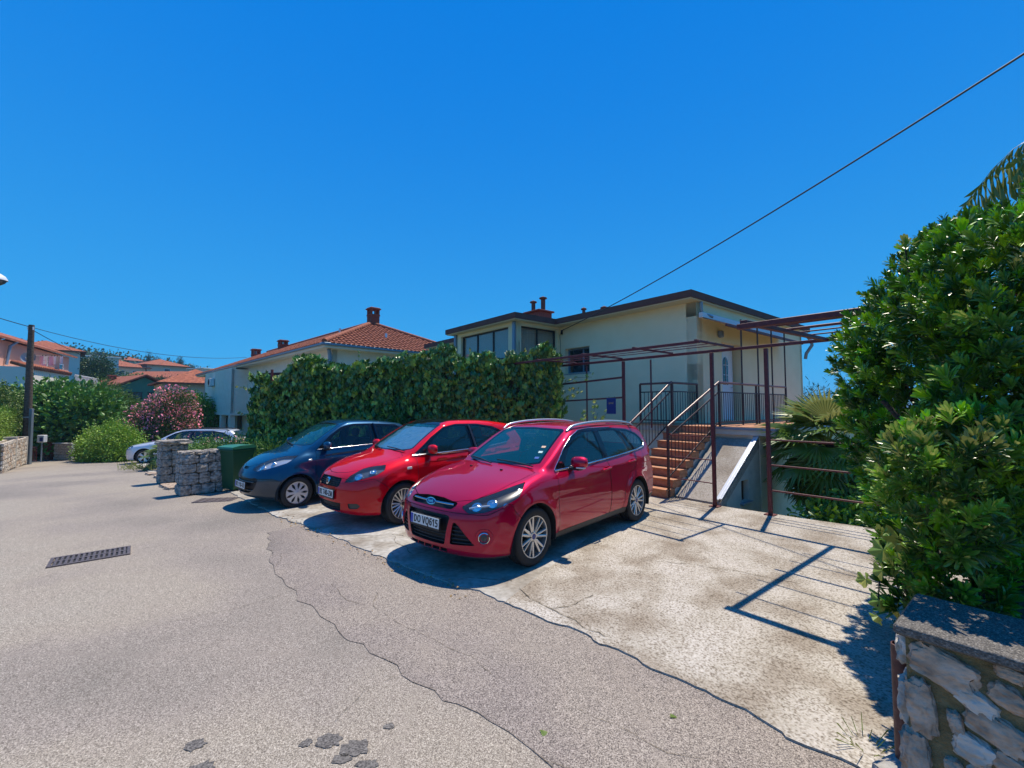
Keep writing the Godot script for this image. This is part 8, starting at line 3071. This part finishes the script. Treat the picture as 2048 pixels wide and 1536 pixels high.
func ivy() -> void:
	var a := Vector3(1.12, 0, -10.66)
	var b := Vector3(-7.2, 0, -12.15)
	var mid := (a + b) * 0.5
	var t := thing("ivy_hedge", "thick wall of dark green ivy growing over a frame behind the cars", "hedge", mid, atan2(-(a.z - b.z), a.x - b.x))
	var len := a.distance_to(b)
	var m := mb()
	m.box(Vector3(0.1, 1.3, -0.35), Vector3(len - 0.7, 2.6, 0.7), Basis.IDENTITY, 0.1)
	part("branches", m, M.bark, t)
	for x in [-3.6, -1.5, 1.4, 3.8]:
		bar_part("frame_post", t, Vector3(x, 0, 0.05), Vector3(x, 2.86, 0.05), 0.05, 0.05, M.rust)
	bar_part("frame_beam", t, Vector3(-len * 0.5 - 0.15, 2.78, -0.5), Vector3(len * 0.5 - 0.3, 2.86, -0.2), 0.07, 0.07, M.rust)
	bar_part("frame_post", t, Vector3(-len * 0.5 + 1.15, 0.0, -0.5), Vector3(-len * 0.5 + 1.15, 2.78, -0.5), 0.07, 0.07, M.rust)
	var shapes := []
	for k in 3:
		var lm := mb()
		var r2 := RandomNumberGenerator.new()
		r2.seed = 60 + k
		for i in 5:
			var q := Vector3(r2.randf_range(-0.06, 0.06), r2.randf_range(-0.06, 0.06), r2.randf_range(-0.03, 0.03))
			var d := Basis.from_euler(Vector3(r2.randf_range(-0.1, 1.1), r2.randf_range(-0.9, 0.9), r2.randf_range(-0.7, 0.7)))
			ivy_leaf(lm, Transform3D(d, q), r2.randf_range(0.055, 0.095))
		shapes.append(lm.mesh())
	var one := mb()
	ivy_leaf(one, Transform3D.IDENTITY, 0.09)
	var solo := one.mesh()
	var noise := FastNoiseLite.new()
	noise.seed = 4
	noise.frequency = 0.55
	noise.fractal_octaves = 4
	var xf := [[], [], []]
	var cl := [[], [], []]
	var solos := 0
	for i in 14500:
		var x := rng.randf_range(-len * 0.5, len * 0.5)
		var u := rng.randf()
		var p: Vector3
		var out: Vector3
		var bulge := noise.get_noise_2d(x * 1.7, u * 6.0) * 0.5
		var e := 1.0 - pow(absf(x) / (len * 0.5), 8.0)
		var topy := 2.86 + noise.get_noise_1d(x * 2.6) * 0.5 + 0.06 - 0.55 * pow(clampf((-x - len * 0.5 + 1.3) / 1.3, 0.0, 1.0), 1.4) + 0.12 * sin(x * 0.5)
		if u < 0.68:
			var y := rng.randf_range(0.25, topy)
			p = Vector3(x, y, 0.12 + bulge * e - 0.35 * pow(absf(y / topy - 0.45), 3.0) - rng.randf() * 0.12)
			out = Vector3(rng.randf_range(-0.5, 0.5), rng.randf_range(0.0, 1.1), 1.0)
		elif u < 0.93:
			var z := rng.randf_range(-0.85, 0.12)
			p = Vector3(x, topy + bulge * 0.5 + rng.randf_range(-0.08, 0.1), z)
			out = Vector3(rng.randf_range(-0.5, 0.5), 1.0, rng.randf_range(-0.1, 0.8))
		else:
			var s := -1.0 if rng.randf() < 0.5 else 1.0
			p = Vector3(s * (len * 0.5 - 0.1) + bulge, rng.randf_range(0.2, 2.75), rng.randf_range(-0.8, 0.1))
			out = Vector3(s, 0.2, 0.3)
		var k := rng.randi() % 3
		var bz := look(out, rng.randf_range(-0.5, 0.5))
		var tr := Transform3D(bz.scaled_local(Vector3.ONE * rng.randf_range(0.75, 1.2)), p)
		var light := rng.randf() < 0.3
		if solos < 240 and u < 0.9 and p.z > 0.02 and i % 18 == 0:
			solos += 1
			part("ivy_leaf", solo, M.ivy_light if light else M.ivy_solo, t, tr.translated(Vector3(0, 0, 0.05)))
			continue
		xf[k].append(tr)
		cl[k].append(tint(Color(0.19, 0.3, 0.045), 0.35) if light else tint(Color(0.055, 0.14, 0.028), 0.5))
	for k in 3:
		scatter(t, "foliage", shapes[k], M.leaf_gloss, xf[k], cl[k])
	# free shoots above the top and at the ends
	for q in [[3.9, 2.9, -0.3], [3.3, 2.95, -0.4], [0.2, 2.95, -0.3], [-1.2, 2.95, -0.3], [4.35, 2.2, 0.0], [-4.3, 2.3, 0.0], [-4.35, 1.6, 0.0], [-4.3, 1.0, 0.05], [2.0, 2.95, -0.4]]:
		var sx: float = signf(q[0]) if absf(q[0]) > 4.0 else rng.randf_range(-0.3, 0.3)
		var end := Vector3(q[0] + sx * 0.35, q[1] + (0.1 if absf(q[0]) > 4.0 else 0.38), q[2])
		var sh := Node3D.new()
		sh.name = "shoot"
		t.add_child(sh, true)
		tube_part("stem", sh, [Vector3(q[0], q[1], q[2]), end], 0.006, M.bark, 5, 0.003)
		for i in 7:
			var lm := part("ivy_leaf", solo, M.ivy_light, sh, Transform3D(Basis.from_euler(Vector3(rng.randf_range(-0.8, 0.8), rng.randf_range(-1.2, 1.2), rng.randf() * 3.0)).scaled_local(Vector3.ONE * 0.8), Vector3(q[0], q[1], q[2]).lerp(end, i / 6.0) + Vector3(rng.randf_range(-0.05, 0.05), 0, rng.randf_range(-0.05, 0.05))))
	# young vine on the pergola rail
	var v := thing("vine_shoots", "sparse light green vine shoots on the pergola rail by the blue sign", "vine", HPOS, HYAW)
	for q in [[-3.8, 2.45, -2.9, 2.55], [-3.9, 1.95, -3.2, 2.2], [-2.9, 1.35, -2.75, 1.95], [-2.8, 1.3, -2.45, 1.7], [-3.3, 1.3, -3.15, 1.7]]:
		tube_part("stem", v, [Vector3(q[0], q[1], -0.05), Vector3((q[0] + q[2]) * 0.5, (q[1] + q[3]) * 0.5 + 0.06, -0.02), Vector3(q[2], q[3], -0.05)], 0.006, M.bark, 5, 0.003)
		for i in 11:
			var w := i / 10.0
			part("vine_leaf", vine_leaf(0.055), M.vine, v, Transform3D(Basis.from_euler(Vector3(rng.randf_range(0.3, 1.4), rng.randf_range(-1.2, 1.2), rng.randf_range(-0.5, 0.5))), Vector3(lerpf(q[0], q[2], w) + rng.randf_range(-0.07, 0.07), lerpf(q[1], q[3], w) + rng.randf_range(-0.05, 0.08), rng.randf_range(-0.1, 0.06))))


func ivy_leaf(m: MB, t: Transform3D, s: float) -> void:
	# a lobed leaf facing +z, pointing down
	var o := [Vector3(0, 0.42, 0), Vector3(0.32, 0.4, -0.05), Vector3(0.52, 0.1, -0.08), Vector3(0.25, -0.08, -0.02), Vector3(0, -0.6, -0.1), Vector3(-0.25, -0.08, -0.02), Vector3(-0.52, 0.1, -0.08), Vector3(-0.32, 0.4, -0.05)]
	for i in o.size():
		m.flat(t * Vector3(0, 0.1, 0.05 * s), t * ((o[i] as Vector3) * s), t * ((o[(i + 1) % o.size()] as Vector3) * s), t.basis.z)


func fan_leaf(sd: int, segs: int, r: float, spread: float) -> ArrayMesh:
	# a fan of narrow folded blades, its stalk at the origin, opening along +z
	var r2 := RandomNumberGenerator.new()
	r2.seed = sd
	var m := mb()
	for i in segs:
		var a := lerpf(-spread, spread, float(i) / (segs - 1))
		var d := Vector3(sin(a), 0.16 * cos(a * 3.0) * 0.4, cos(a))
		var s := Vector3(cos(a), 0, -sin(a))
		var len := r * (0.8 + 0.2 * cos(a)) * r2.randf_range(0.9, 1.05)
		var w := r * 0.048
		var drop := Vector3.DOWN * r2.randf_range(0.04, 0.22) * r
		var p0 := d * 0.02
		var p1 := d * len * 0.55
		var p2 := d * len + drop
		for q in [1.0, -1.0]:
			m.flat(p0, p1 + s * w * q + Vector3.DOWN * w * 0.5, p1 + Vector3.UP * w * 0.3, Vector3.UP)
			m.flat(p1 + s * w * q + Vector3.DOWN * w * 0.5, p2, p1 + Vector3.UP * w * 0.3, Vector3.UP)
	return m.mesh()


func fan_palm(called: String, label: String, at: Vector3, height: float, fronds: int, r: float, stalk: float, droop := 1.9) -> void:
	var t := thing(called, label, "palm", at)
	var tm := mb()
	tm.tube(PackedVector3Array([Vector3(0, -0.3, 0), Vector3(0.03, height * 0.5, 0), Vector3(0, height, 0)]), 0.13, 12, 0.17)
	part("trunk", tm, M.bark, t)
	var shapes := [fan_leaf(1, 26, r, 1.9), fan_leaf(2, 24, r * 0.9, 1.7), fan_leaf(3, 28, r, 2.1)]
	for i in fronds:
		var a := i * 2.399
		var e := lerpf(1.35, 1.35 - droop, pow(float(i) / fronds, 0.8)) + rng.randf_range(-0.12, 0.12)
		var d := Vector3(cos(a) * cos(e), sin(e), sin(a) * cos(e))
		var base := Vector3(0, height - 0.05 - 0.25 * i / fronds, 0)
		var tip := base + d * stalk * rng.randf_range(0.85, 1.1)
		var fr := Node3D.new()
		fr.name = "frond"
		t.add_child(fr, true)
		tube_part("stalk", fr, [base, base.lerp(tip, 0.5) + Vector3.UP * 0.04, tip], 0.011, M.palm_leaf, 5, 0.007)
		var dd := (d + Vector3.DOWN * (0.35 + 0.5 * float(i) / fronds)).normalized()
		part("fan", shapes[i % 3], M.palm_old if i > fronds * 0.86 else M.palm_leaf, fr, Transform3D(look(dd, rng.randf_range(-0.3, 0.3)), tip))


func right_palms() -> void:
	fan_palm("fan_palm", "fan palm with drooping fronds between the house and the large shrub", Vector3(6.4, -1.6, -8.9), 2.75, 60, 0.8, 0.62, 2.7)
	# dark conifer farther back
	var c := [clump(21, 26, 0.5, 0.3, 0.035), clump(22, 26, 0.5, 0.3, 0.035)]
	var lob := []
	for i in 9:
		var k := i / 8.0
		lob.append([Vector3(sin(i * 2.1) * 0.4 * (1.0 - k), 1.2 + 4.6 * k, cos(i * 2.1) * 0.4 * (1.0 - k)), Vector3(2.2, 0.7, 2.2) * lerpf(1.0, 0.12, k) + Vector3(0.1, 0.2, 0.1)])
	tree("cedar_tree", "dark blue-green conifer beyond the terrace end", Vector3(14.9, -3.4, -21.5), lob, 700, c, M.leaf, Color(0.02, 0.055, 0.03), 1.0, 5.0, 0.2, "", 0.3)
	# bushes in the sunken garden
	var lv := [clump(31, 20, 0.35, 0.16, 0.08), clump(32, 20, 0.35, 0.16, 0.08)]
	for q in [[6.0, -1.5, -7.6, 0.8, "bright leafy bush at the palm's foot, right of the beige wall"], [7.6, -1.5, -7.0, 0.9, "bright leafy bush behind the fence rails under the shrub"]]:
		var bsh := thing("garden_bush", q[4], "bush", Vector3(q[0], q[1], q[2]), 0.0, "bushes in the sunken garden")
		trunk(bsh, [Vector3(0, -0.2, 0), Vector3(0, 0.6, 0)], 0.04, 0.02)
		crown(bsh, [[Vector3(0, 0.9, 0), Vector3(q[3], 0.85, q[3])]], 260, lv, M.leaf, Color(0.09, 0.2, 0.02), 0.3, 0.8, 0.4)
	# hanging fronds of a tall feather palm that stands outside the frame
	var p := thing("feather_palm", "hanging green palm frond tips in the upper right corner", "palm", Vector3(8.45, -0.5, -5.5))
	trunk(p, [Vector3(0, 0, 0), Vector3(0.05, 3.0, 0), Vector3(0, 5.6, 0)], 0.2, 0.15)
	for i in 16:
		var a := i * TAU / 16.0
		var fr := Node3D.new()
		fr.name = "frond"
		p.add_child(fr, true)
		var rib := []
		for k in 9:
			var w := k / 8.0
			rib.append(Vector3(cos(a) * 1.9 * w, 5.6 + 0.95 * sin(w * 2.2) - 0.95 * w * w, sin(a) * 1.9 * w))
		tube_part("rib", fr, rib, 0.009, M.palm_leaf, 5, 0.003)
		var lm := mb()
		for k in range(1, 33):
			var w := k / 32.0
			var q := w * 8.0
			var i0 := mini(int(q), 7)
			var pos: Vector3 = (rib[i0] as Vector3).lerp(rib[i0 + 1], q - i0)
			for s in [1.0, -1.0]:
				var d := Vector3(cos(a) * rng.randf_range(0.3, 1.0) - sin(a) * s * rng.randf_range(0.2, 1.0), -0.5 - 1.2 * w + rng.randf_range(-0.4, 0.3), sin(a) * rng.randf_range(0.3, 1.0) + cos(a) * s * rng.randf_range(0.2, 1.0)).normalized()
				leaf_into(lm, Transform3D(look(d), pos), 0.62 * (1.1 - 0.4 * w) * rng.randf_range(0.7, 1.1), 0.02, 0.3, 0.4, 0.75)
		part("leaflets", lm, M.palm_leaf, fr)


func left_plants() -> void:
	var broad := [clump(41, 18, 0.34, 0.2, 0.13), clump(42, 18, 0.34, 0.2, 0.13)]
	var small := [clump(43, 26, 0.34, 0.1, 0.055), clump(44, 26, 0.34, 0.1, 0.055)]
	var fine := [clump(45, 30, 0.4, 0.16, 0.03), clump(46, 30, 0.4, 0.16, 0.03)]
	# clipped hedges over the left garden walls
	for q in [[-19.9, -17.6, 1.6, "yellow-green clipped hedge above the nearer garden wall at left edge"], [-22.0, -19.9, 1.35, "yellow-green clipped hedge block just left of the wooden pole"]]:
		var hd := thing("clipped_hedge", q[3], "hedge", on_ground(q[0] - 1.0, q[1] + 0.5) + Vector3(0, 1.0, 0), deg_to_rad(-48.0), "clipped hedges on the left")
		var xf := []
		var cs := []
		for i in 900:
			var p := Vector3(rng.randf_range(-1, 1), rng.randf_range(-1, 1), rng.randf_range(-1, 1))
			var ax := rng.randi() % 3
			p[ax] = signf(p[ax]) * rng.randf_range(0.86, 1.0)
			xf.append(Transform3D(look(p, rng.randf() * TAU).scaled_local(Vector3.ONE * rng.randf_range(0.55, 0.9)), p * Vector3(q[2], 0.72, 0.42) + Vector3(0, 0.62, 0)))
			cs.append(tint(Color(0.14, 0.23, 0.02), 0.3))
		scatter(hd, "foliage", small[0], M.leaf, xf, cs)
		box_part("twigs", hd, Vector3(0, 0.55, 0), Vector3(q[2] * 1.7, 1.2, 0.6), M.bark, 0.1)
	tree("shrub_tree", "olive green tall shrub rising over the hedge at the left edge", on_ground(-24.6, -20.4), [[Vector3(0, 2.6, 0), Vector3(1.2, 1.3, 1.2)], [Vector3(-1.4, 2.9, -0.4), Vector3(1.2, 1.4, 1.2)]], 520, small, M.leaf, Color(0.085, 0.14, 0.02), 1.1, 2.2, 0.1, "trees at the street's end")
	tree("fig_tree", "broad-leaved dark green fig tree right of the wooden pole", on_ground(-25.6, -25.4), [[Vector3(0, 2.5, 0), Vector3(2.0, 1.5, 1.8)], [Vector3(1.5, 2.0, 0.6), Vector3(1.5, 1.6, 1.4)], [Vector3(-1.5, 2.3, 0.4), Vector3(1.5, 1.7, 1.4)], [Vector3(0.4, 1.2, 1.0), Vector3(1.8, 1.2, 1.1)]], 900, broad, M.leaf, Color(0.07, 0.17, 0.027), 1.35, 2.0, 0.16, "trees at the street's end")
	tree("cypress_bush", "dense grey-green conifer tree beside the fig tree, below the green house", on_ground(-26.3, -27.8), [[Vector3(0, 1.8, 0), Vector3(1.5, 1.8, 1.5)], [Vector3(0.2, 3.3, 0), Vector3(0.8, 1.1, 0.8)], [Vector3(1.2, 1.8, 0.6), Vector3(1.1, 1.5, 1.1)]], 800, fine, M.leaf, Color(0.075, 0.14, 0.022), 1.25, 2.6, 0.14, "trees at the street's end")
	tree("cypress_bush", "second grey-green conifer tree next to the oleander", on_ground(-24.4, -27.2), [[Vector3(0, 1.7, 0), Vector3(1.3, 1.6, 1.3)], [Vector3(-0.4, 2.8, 0), Vector3(0.7, 0.9, 0.7)], [Vector3(0.9, 1.1, 0.5), Vector3(1.0, 1.2, 1.0)]], 700, fine, M.leaf, Color(0.09, 0.16, 0.022), 1.25, 2.6, 0.14, "trees at the street's end")
	tree("young_tree", "bright green tree behind the oleander near the balcony", on_ground(-24.6, -33.0), [[Vector3(0, 2.4, 0), Vector3(1.6, 1.5, 1.4)], [Vector3(1.0, 2.1, 0), Vector3(1.1, 1.4, 1.2)], [Vector3(-1.0, 2.1, 0), Vector3(1.1, 1.2, 1.1)]], 620, small, M.leaf, Color(0.11, 0.21, 0.02), 1.6, 2.4, 0.12, "trees at the street's end")
	# light hedge along the end of the street
	var i := 0
	for q in [[-21.2, -22.4, 0.6, 0.75], [-20.4, -21.9, 0.85, 1.1], [-19.4, -21.4, 0.95, 1.25], [-18.6, -21.2, 0.7, 0.95]]:
		var bs := thing("street_bush", ["bright green bush next to the low block wall", "rounded bright bush second from the block wall", "tallest bright bush before the oleander", "small pale bush touching the silver car's nose"][i], "bush", on_ground(q[0], q[1]), 0.0, "bright bushes along the street's end")
		trunk(bs, [Vector3(0, -0.2, 0), Vector3(0, q[3] * 0.6, 0)], 0.05, 0.02)
		crown(bs, [[Vector3(0, q[3] * 0.62, 0), Vector3(q[2], q[3] * 0.75, q[2] * 0.8)], [Vector3(0.2, q[3] * 0.3, 0.3), Vector3(q[2] * 0.9, q[3] * 0.45, q[2] * 0.7)]], 420, small, M.leaf, Color(0.17, 0.29, 0.03), 0.35, 0.95, 0.5)
		i += 1
	# oleander in flower
	var ol := thing("oleander", "tall oleander covered with pink blossom behind the silver car", "shrub", on_ground(-19.6, -24.5))
	for k in 9:
		var a := k * 0.7
		tube_part("stem", ol, [Vector3(0, -0.2, 0), Vector3(cos(a) * 0.5, 1.2, sin(a) * 0.4), Vector3(cos(a) * 1.3, 2.3, sin(a) * 0.8)], 0.03, M.bark, 6, 0.01)
	var lob := [[Vector3(0.6, 2.25, 0), Vector3(1.0, 1.25, 0.9)], [Vector3(-0.5, 1.5, 0.2), Vector3(0.9, 1.1, 0.9)], [Vector3(0.95, 1.2, 0.3), Vector3(0.85, 1.3, 0.9)], [Vector3(-1.0, 0.7, 0.4), Vector3(0.6, 0.9, 0.7)]]
	crown(ol, lob, 900, fine, M.leaf, Color(0.05, 0.1, 0.022), 0.3, 1.05, 0.45)
	var bl := []
	var bc := []
	for p in shell_points(lob, 620, 0.95):
		if (p[1] as Vector3).y > -0.1 and rng.randf() < 0.75:
			bl.append(Transform3D(look(p[1], rng.randf() * TAU).scaled_local(Vector3.ONE * rng.randf_range(0.8, 1.5)), p[0] + (p[1] as Vector3) * 0.12))
			bc.append(tint(Color(0.8, 0.26, 0.36), 0.2))
	scatter(ol, "blossoms", clump(51, 12, 0.2, 0.09, 0.07), M.leaf, bl, bc)
	# flower bed: low plants, a small fan palm, tall flowers
	fan_palm("fan_palm", "small fan palm in the flower bed before the silver car", on_ground(-12.6, -16.2), 0.5, 16, 0.5, 0.45, 1.4)
	var names := ["leafy bed plant behind the farther stone pier", "feathery green bed plant above the near stone block", "bed plant with thin leaves behind the green bin", "low bed plant right of the green bin", "bushy bed plant next to the blue car's bumper", "grassy bed plant under the ivy's left end", "pale green bed plant in front of the silver car", "bed plant below the silver car's rear window"]
	i = 0
	for q in [[-9.6, -13.6, 0.6], [-8.3, -12.6, 0.62], [-7.4, -11.6, 0.6], [-6.0, -11.0, 0.58], [-6.35, -11.7, 0.7], [-7.3, -13.4, 0.6], [-10.8, -15.3, 0.55], [-9.0, -14.9, 0.6]]:
		var bp := thing("bed_plant", names[i], "plant", on_ground(q[0], q[1]) + Vector3(0, 0.06, 0), 0.0, "plants in the flower bed")
		for k in 5:
			var a := k * 1.3
			tube_part("stem", bp, [Vector3(0, -0.1, 0), Vector3(cos(a) * 0.2, 0.45, sin(a) * 0.2)], 0.008, M.palm_leaf, 5, 0.004)
		crown(bp, [[Vector3(0, 0.4, 0), Vector3(q[2], 0.48, q[2] * 0.8)]], 190, fine if i % 2 else small, M.leaf, Color(0.08, 0.17, 0.03), 0.35, 0.7, 0.3)
		i += 1
	i = 0
	for q in [[-10.3, -15.0, 0.9], [-9.5, -14.3, 1.0], [-8.9, -14.0, 0.95], [-8.2, -13.2, 1.05], [-7.6, -12.9, 1.0], [-7.0, -12.3, 0.95], [-6.7, -12.5, 1.1], [-12.0, -16.3, 0.5]]:
		var fw := thing("flower", ["red flower stalk before the silver car's window", "pink flower stalk under the silver car's pillar", "pink flower stalk right of the silver car's pillar", "slender pink flower stalk in front of the porch", "pale pink flower head by the ivy's edge", "reddish flower stalk above the bin lid", "tall reddish flower stalk at the ivy's left edge", "red flower at the silver car's front wheel"][i], "flower", on_ground(q[0], q[1]), 0.0, "flowers in the bed")
		var top := Vector3(rng.randf_range(-0.1, 0.1), q[2], 0)
		tube_part("stem", fw, [Vector3.ZERO, top * 0.6 + Vector3(0.03, 0, 0), top], 0.007, M.palm_leaf, 5, 0.004)
		part("petals", clump(70 + i, 22, 0.14, 0.06, 0.045), M.blossom, fw, Transform3D(Basis.IDENTITY, top))
		part("leaves", clump(80 + i, 16, 0.3, 0.14, 0.03), M.palm_leaf, fw, Transform3D(Basis.IDENTITY, top * 0.45))
		i += 1
	var gs := thing("grass_tuft", "weedy grass at the foot of the small fan palm", "grass", on_ground(-12.4, -15.7))
	var gm := mb()
	for k in 260:
		var a := rng.randf() * TAU
		var at := Vector3(rng.randf_range(-1.4, 0.9), 0.0, rng.randf_range(-0.5, 0.4))
		leaf_into(gm, Transform3D(look(Vector3(cos(a) * 0.6, rng.randf_range(0.6, 1.6), sin(a) * 0.6)), at), rng.randf_range(0.15, 0.4), 0.016, 0.3, 0.3, 0.3)
	part("blades", gm, M.grass, gs).set_meta("kind", "stuff")


func far_trees() -> void:
	var dark := [clump(91, 46, 1.0, 0.3, 0.2), clump(92, 46, 1.0, 0.3, 0.2)]
	var narrow := [clump(93, 24, 0.7, 0.5, 0.09), clump(94, 24, 0.7, 0.5, 0.09)]
	# cypresses and a spruce on the ridge
	var names := ["broad dark spruce, leftmost of the ridge conifers", "dark cypress just right of the spruce", "short cypress in the middle of the ridge row", "thin short cypress left of the tall one", "tall slender cypress standing alone on the ridge", "small cypress right of the tall slender one"]
	var i := 0
	for q in [[-108.4, -130, 17.6, 2.6], [-106.0, -130, 16.4, 1.7], [-104.2, -130, 15.0, 1.1], [-102.4, -130, 15.2, 0.9], [-99.0, -130, 16.2, 1.0], [-95.5, -130, 14.0, 0.9]]:
		var g := 8.0
		var lob := []
		var h: float = q[2] - g
		for k in 9:
			var w := k / 8.0
			var rr: float = q[3] * (1.0 - w * 0.88) * (0.8 + 0.2 * (k % 2)) if i == 0 else q[3] * sin(PI * lerpf(0.3, 0.98, w)) + 0.05
			lob.append([Vector3(0, 1.0 + (h - 1.2) * w, 0), Vector3(rr, h * 0.09, rr)])
		tree("ridge_conifer", names[i], Vector3(q[0], g, q[1]), lob, 420, narrow, M.leaf, Color(0.018, 0.05, 0.022), 0.75, h * 0.8, 0.2, "conifers on the ridge", 0.3)
		i += 1
	# single round trees between the far houses
	names = ["conifer-like dark tree left of the pale grey house", "small green tree before the pale grey house", "dark tree below the apartment house", "round green tree before the white row of houses", "dark green tree right of the white row", "green tree at the right end of the ridge houses", "dark tree behind the green house's roof"]
	i = 0
	for q in [[-63.5, 1.5, -66, 2.6, 4.8, 0], [-66.0, 3.0, -76, 2.4, 2.4, 1], [-55, -0.5, -60, 2.6, 2.9, 0], [-58.0, 0.5, -74, 3.4, 3.6, 0], [-48.0, 0.0, -70, 4.0, 3.2, 0], [-41.0, -1.0, -58, 4.2, 3.4, 1], [-46.5, -0.5, -62, 3.2, 3.4, 0]]:
		tree("far_tree", names[i], Vector3(q[0], q[1], q[2]), [[Vector3(0, q[4] * 0.95, 0), Vector3(q[3], q[4] * 0.62, q[3])], [Vector3(q[3] * 0.3, q[4] * 0.6, 0.5), Vector3(q[3] * 0.85, q[4] * 0.5, q[3] * 0.8)]], 330, dark, M.leaf, Color(0.03, 0.075, 0.02) if q[5] == 0 else Color(0.07, 0.14, 0.025), 0.95, q[4] * 0.8, 0.25, "trees between the far houses", 0.35)
		i += 1
	# wooded hillside and ground cover between the houses: one mass
	var xf := []
	var cs := []
	for k in 5200:
		var r := lerpf(52.0, 300.0, pow(rng.randf(), 0.75))
		var phi := deg_to_rad(rng.randf_range(-64.0, -22.0))
		var x := sin(phi) * r
		var z := -cos(phi) * r
		var y := terrain(x, z)
		var s := rng.randf_range(1.0, 2.6) * (0.7 + r / 260.0)
		xf.append(Transform3D(Basis.from_euler(Vector3(rng.randf() * TAU, rng.randf() * TAU, 0)).scaled_local(Vector3.ONE * s), Vector3(x, y + s * 0.45, z)))
		cs.append(tint(Color(0.04, 0.085, 0.02), 0.45))
	var wood := scatter(self, "wooded_hillside", dark[0], M.leaf, xf, cs)
	wood.set_meta("label", "wooded green hillside between and above the far houses")
	wood.set_meta("category", "woodland")
	# low scrub that closes the view behind the near gardens
	xf = []
	cs = []
	for k in 1500:
		var d := rng.randf_range(27.0, 46.0)
		var u := rng.randf_range(-1.35, -0.78)
		var x := u * d
		var s := rng.randf_range(0.5, 1.1)
		xf.append(Transform3D(Basis.from_euler(Vector3(rng.randf() * TAU, rng.randf() * TAU, 0)).scaled_local(Vector3.ONE * s), Vector3(x, terrain(x, -d) + rng.randf_range(0.0, 1.2), -d)))
		cs.append(tint(Color(0.06, 0.12, 0.025), 0.4))
	var scrub := scatter(self, "undergrowth", dark[1], M.leaf, xf, cs)
	scrub.set_meta("label", "green undergrowth filling the gardens beyond the street's end")
	scrub.set_meta("category", "undergrowth")
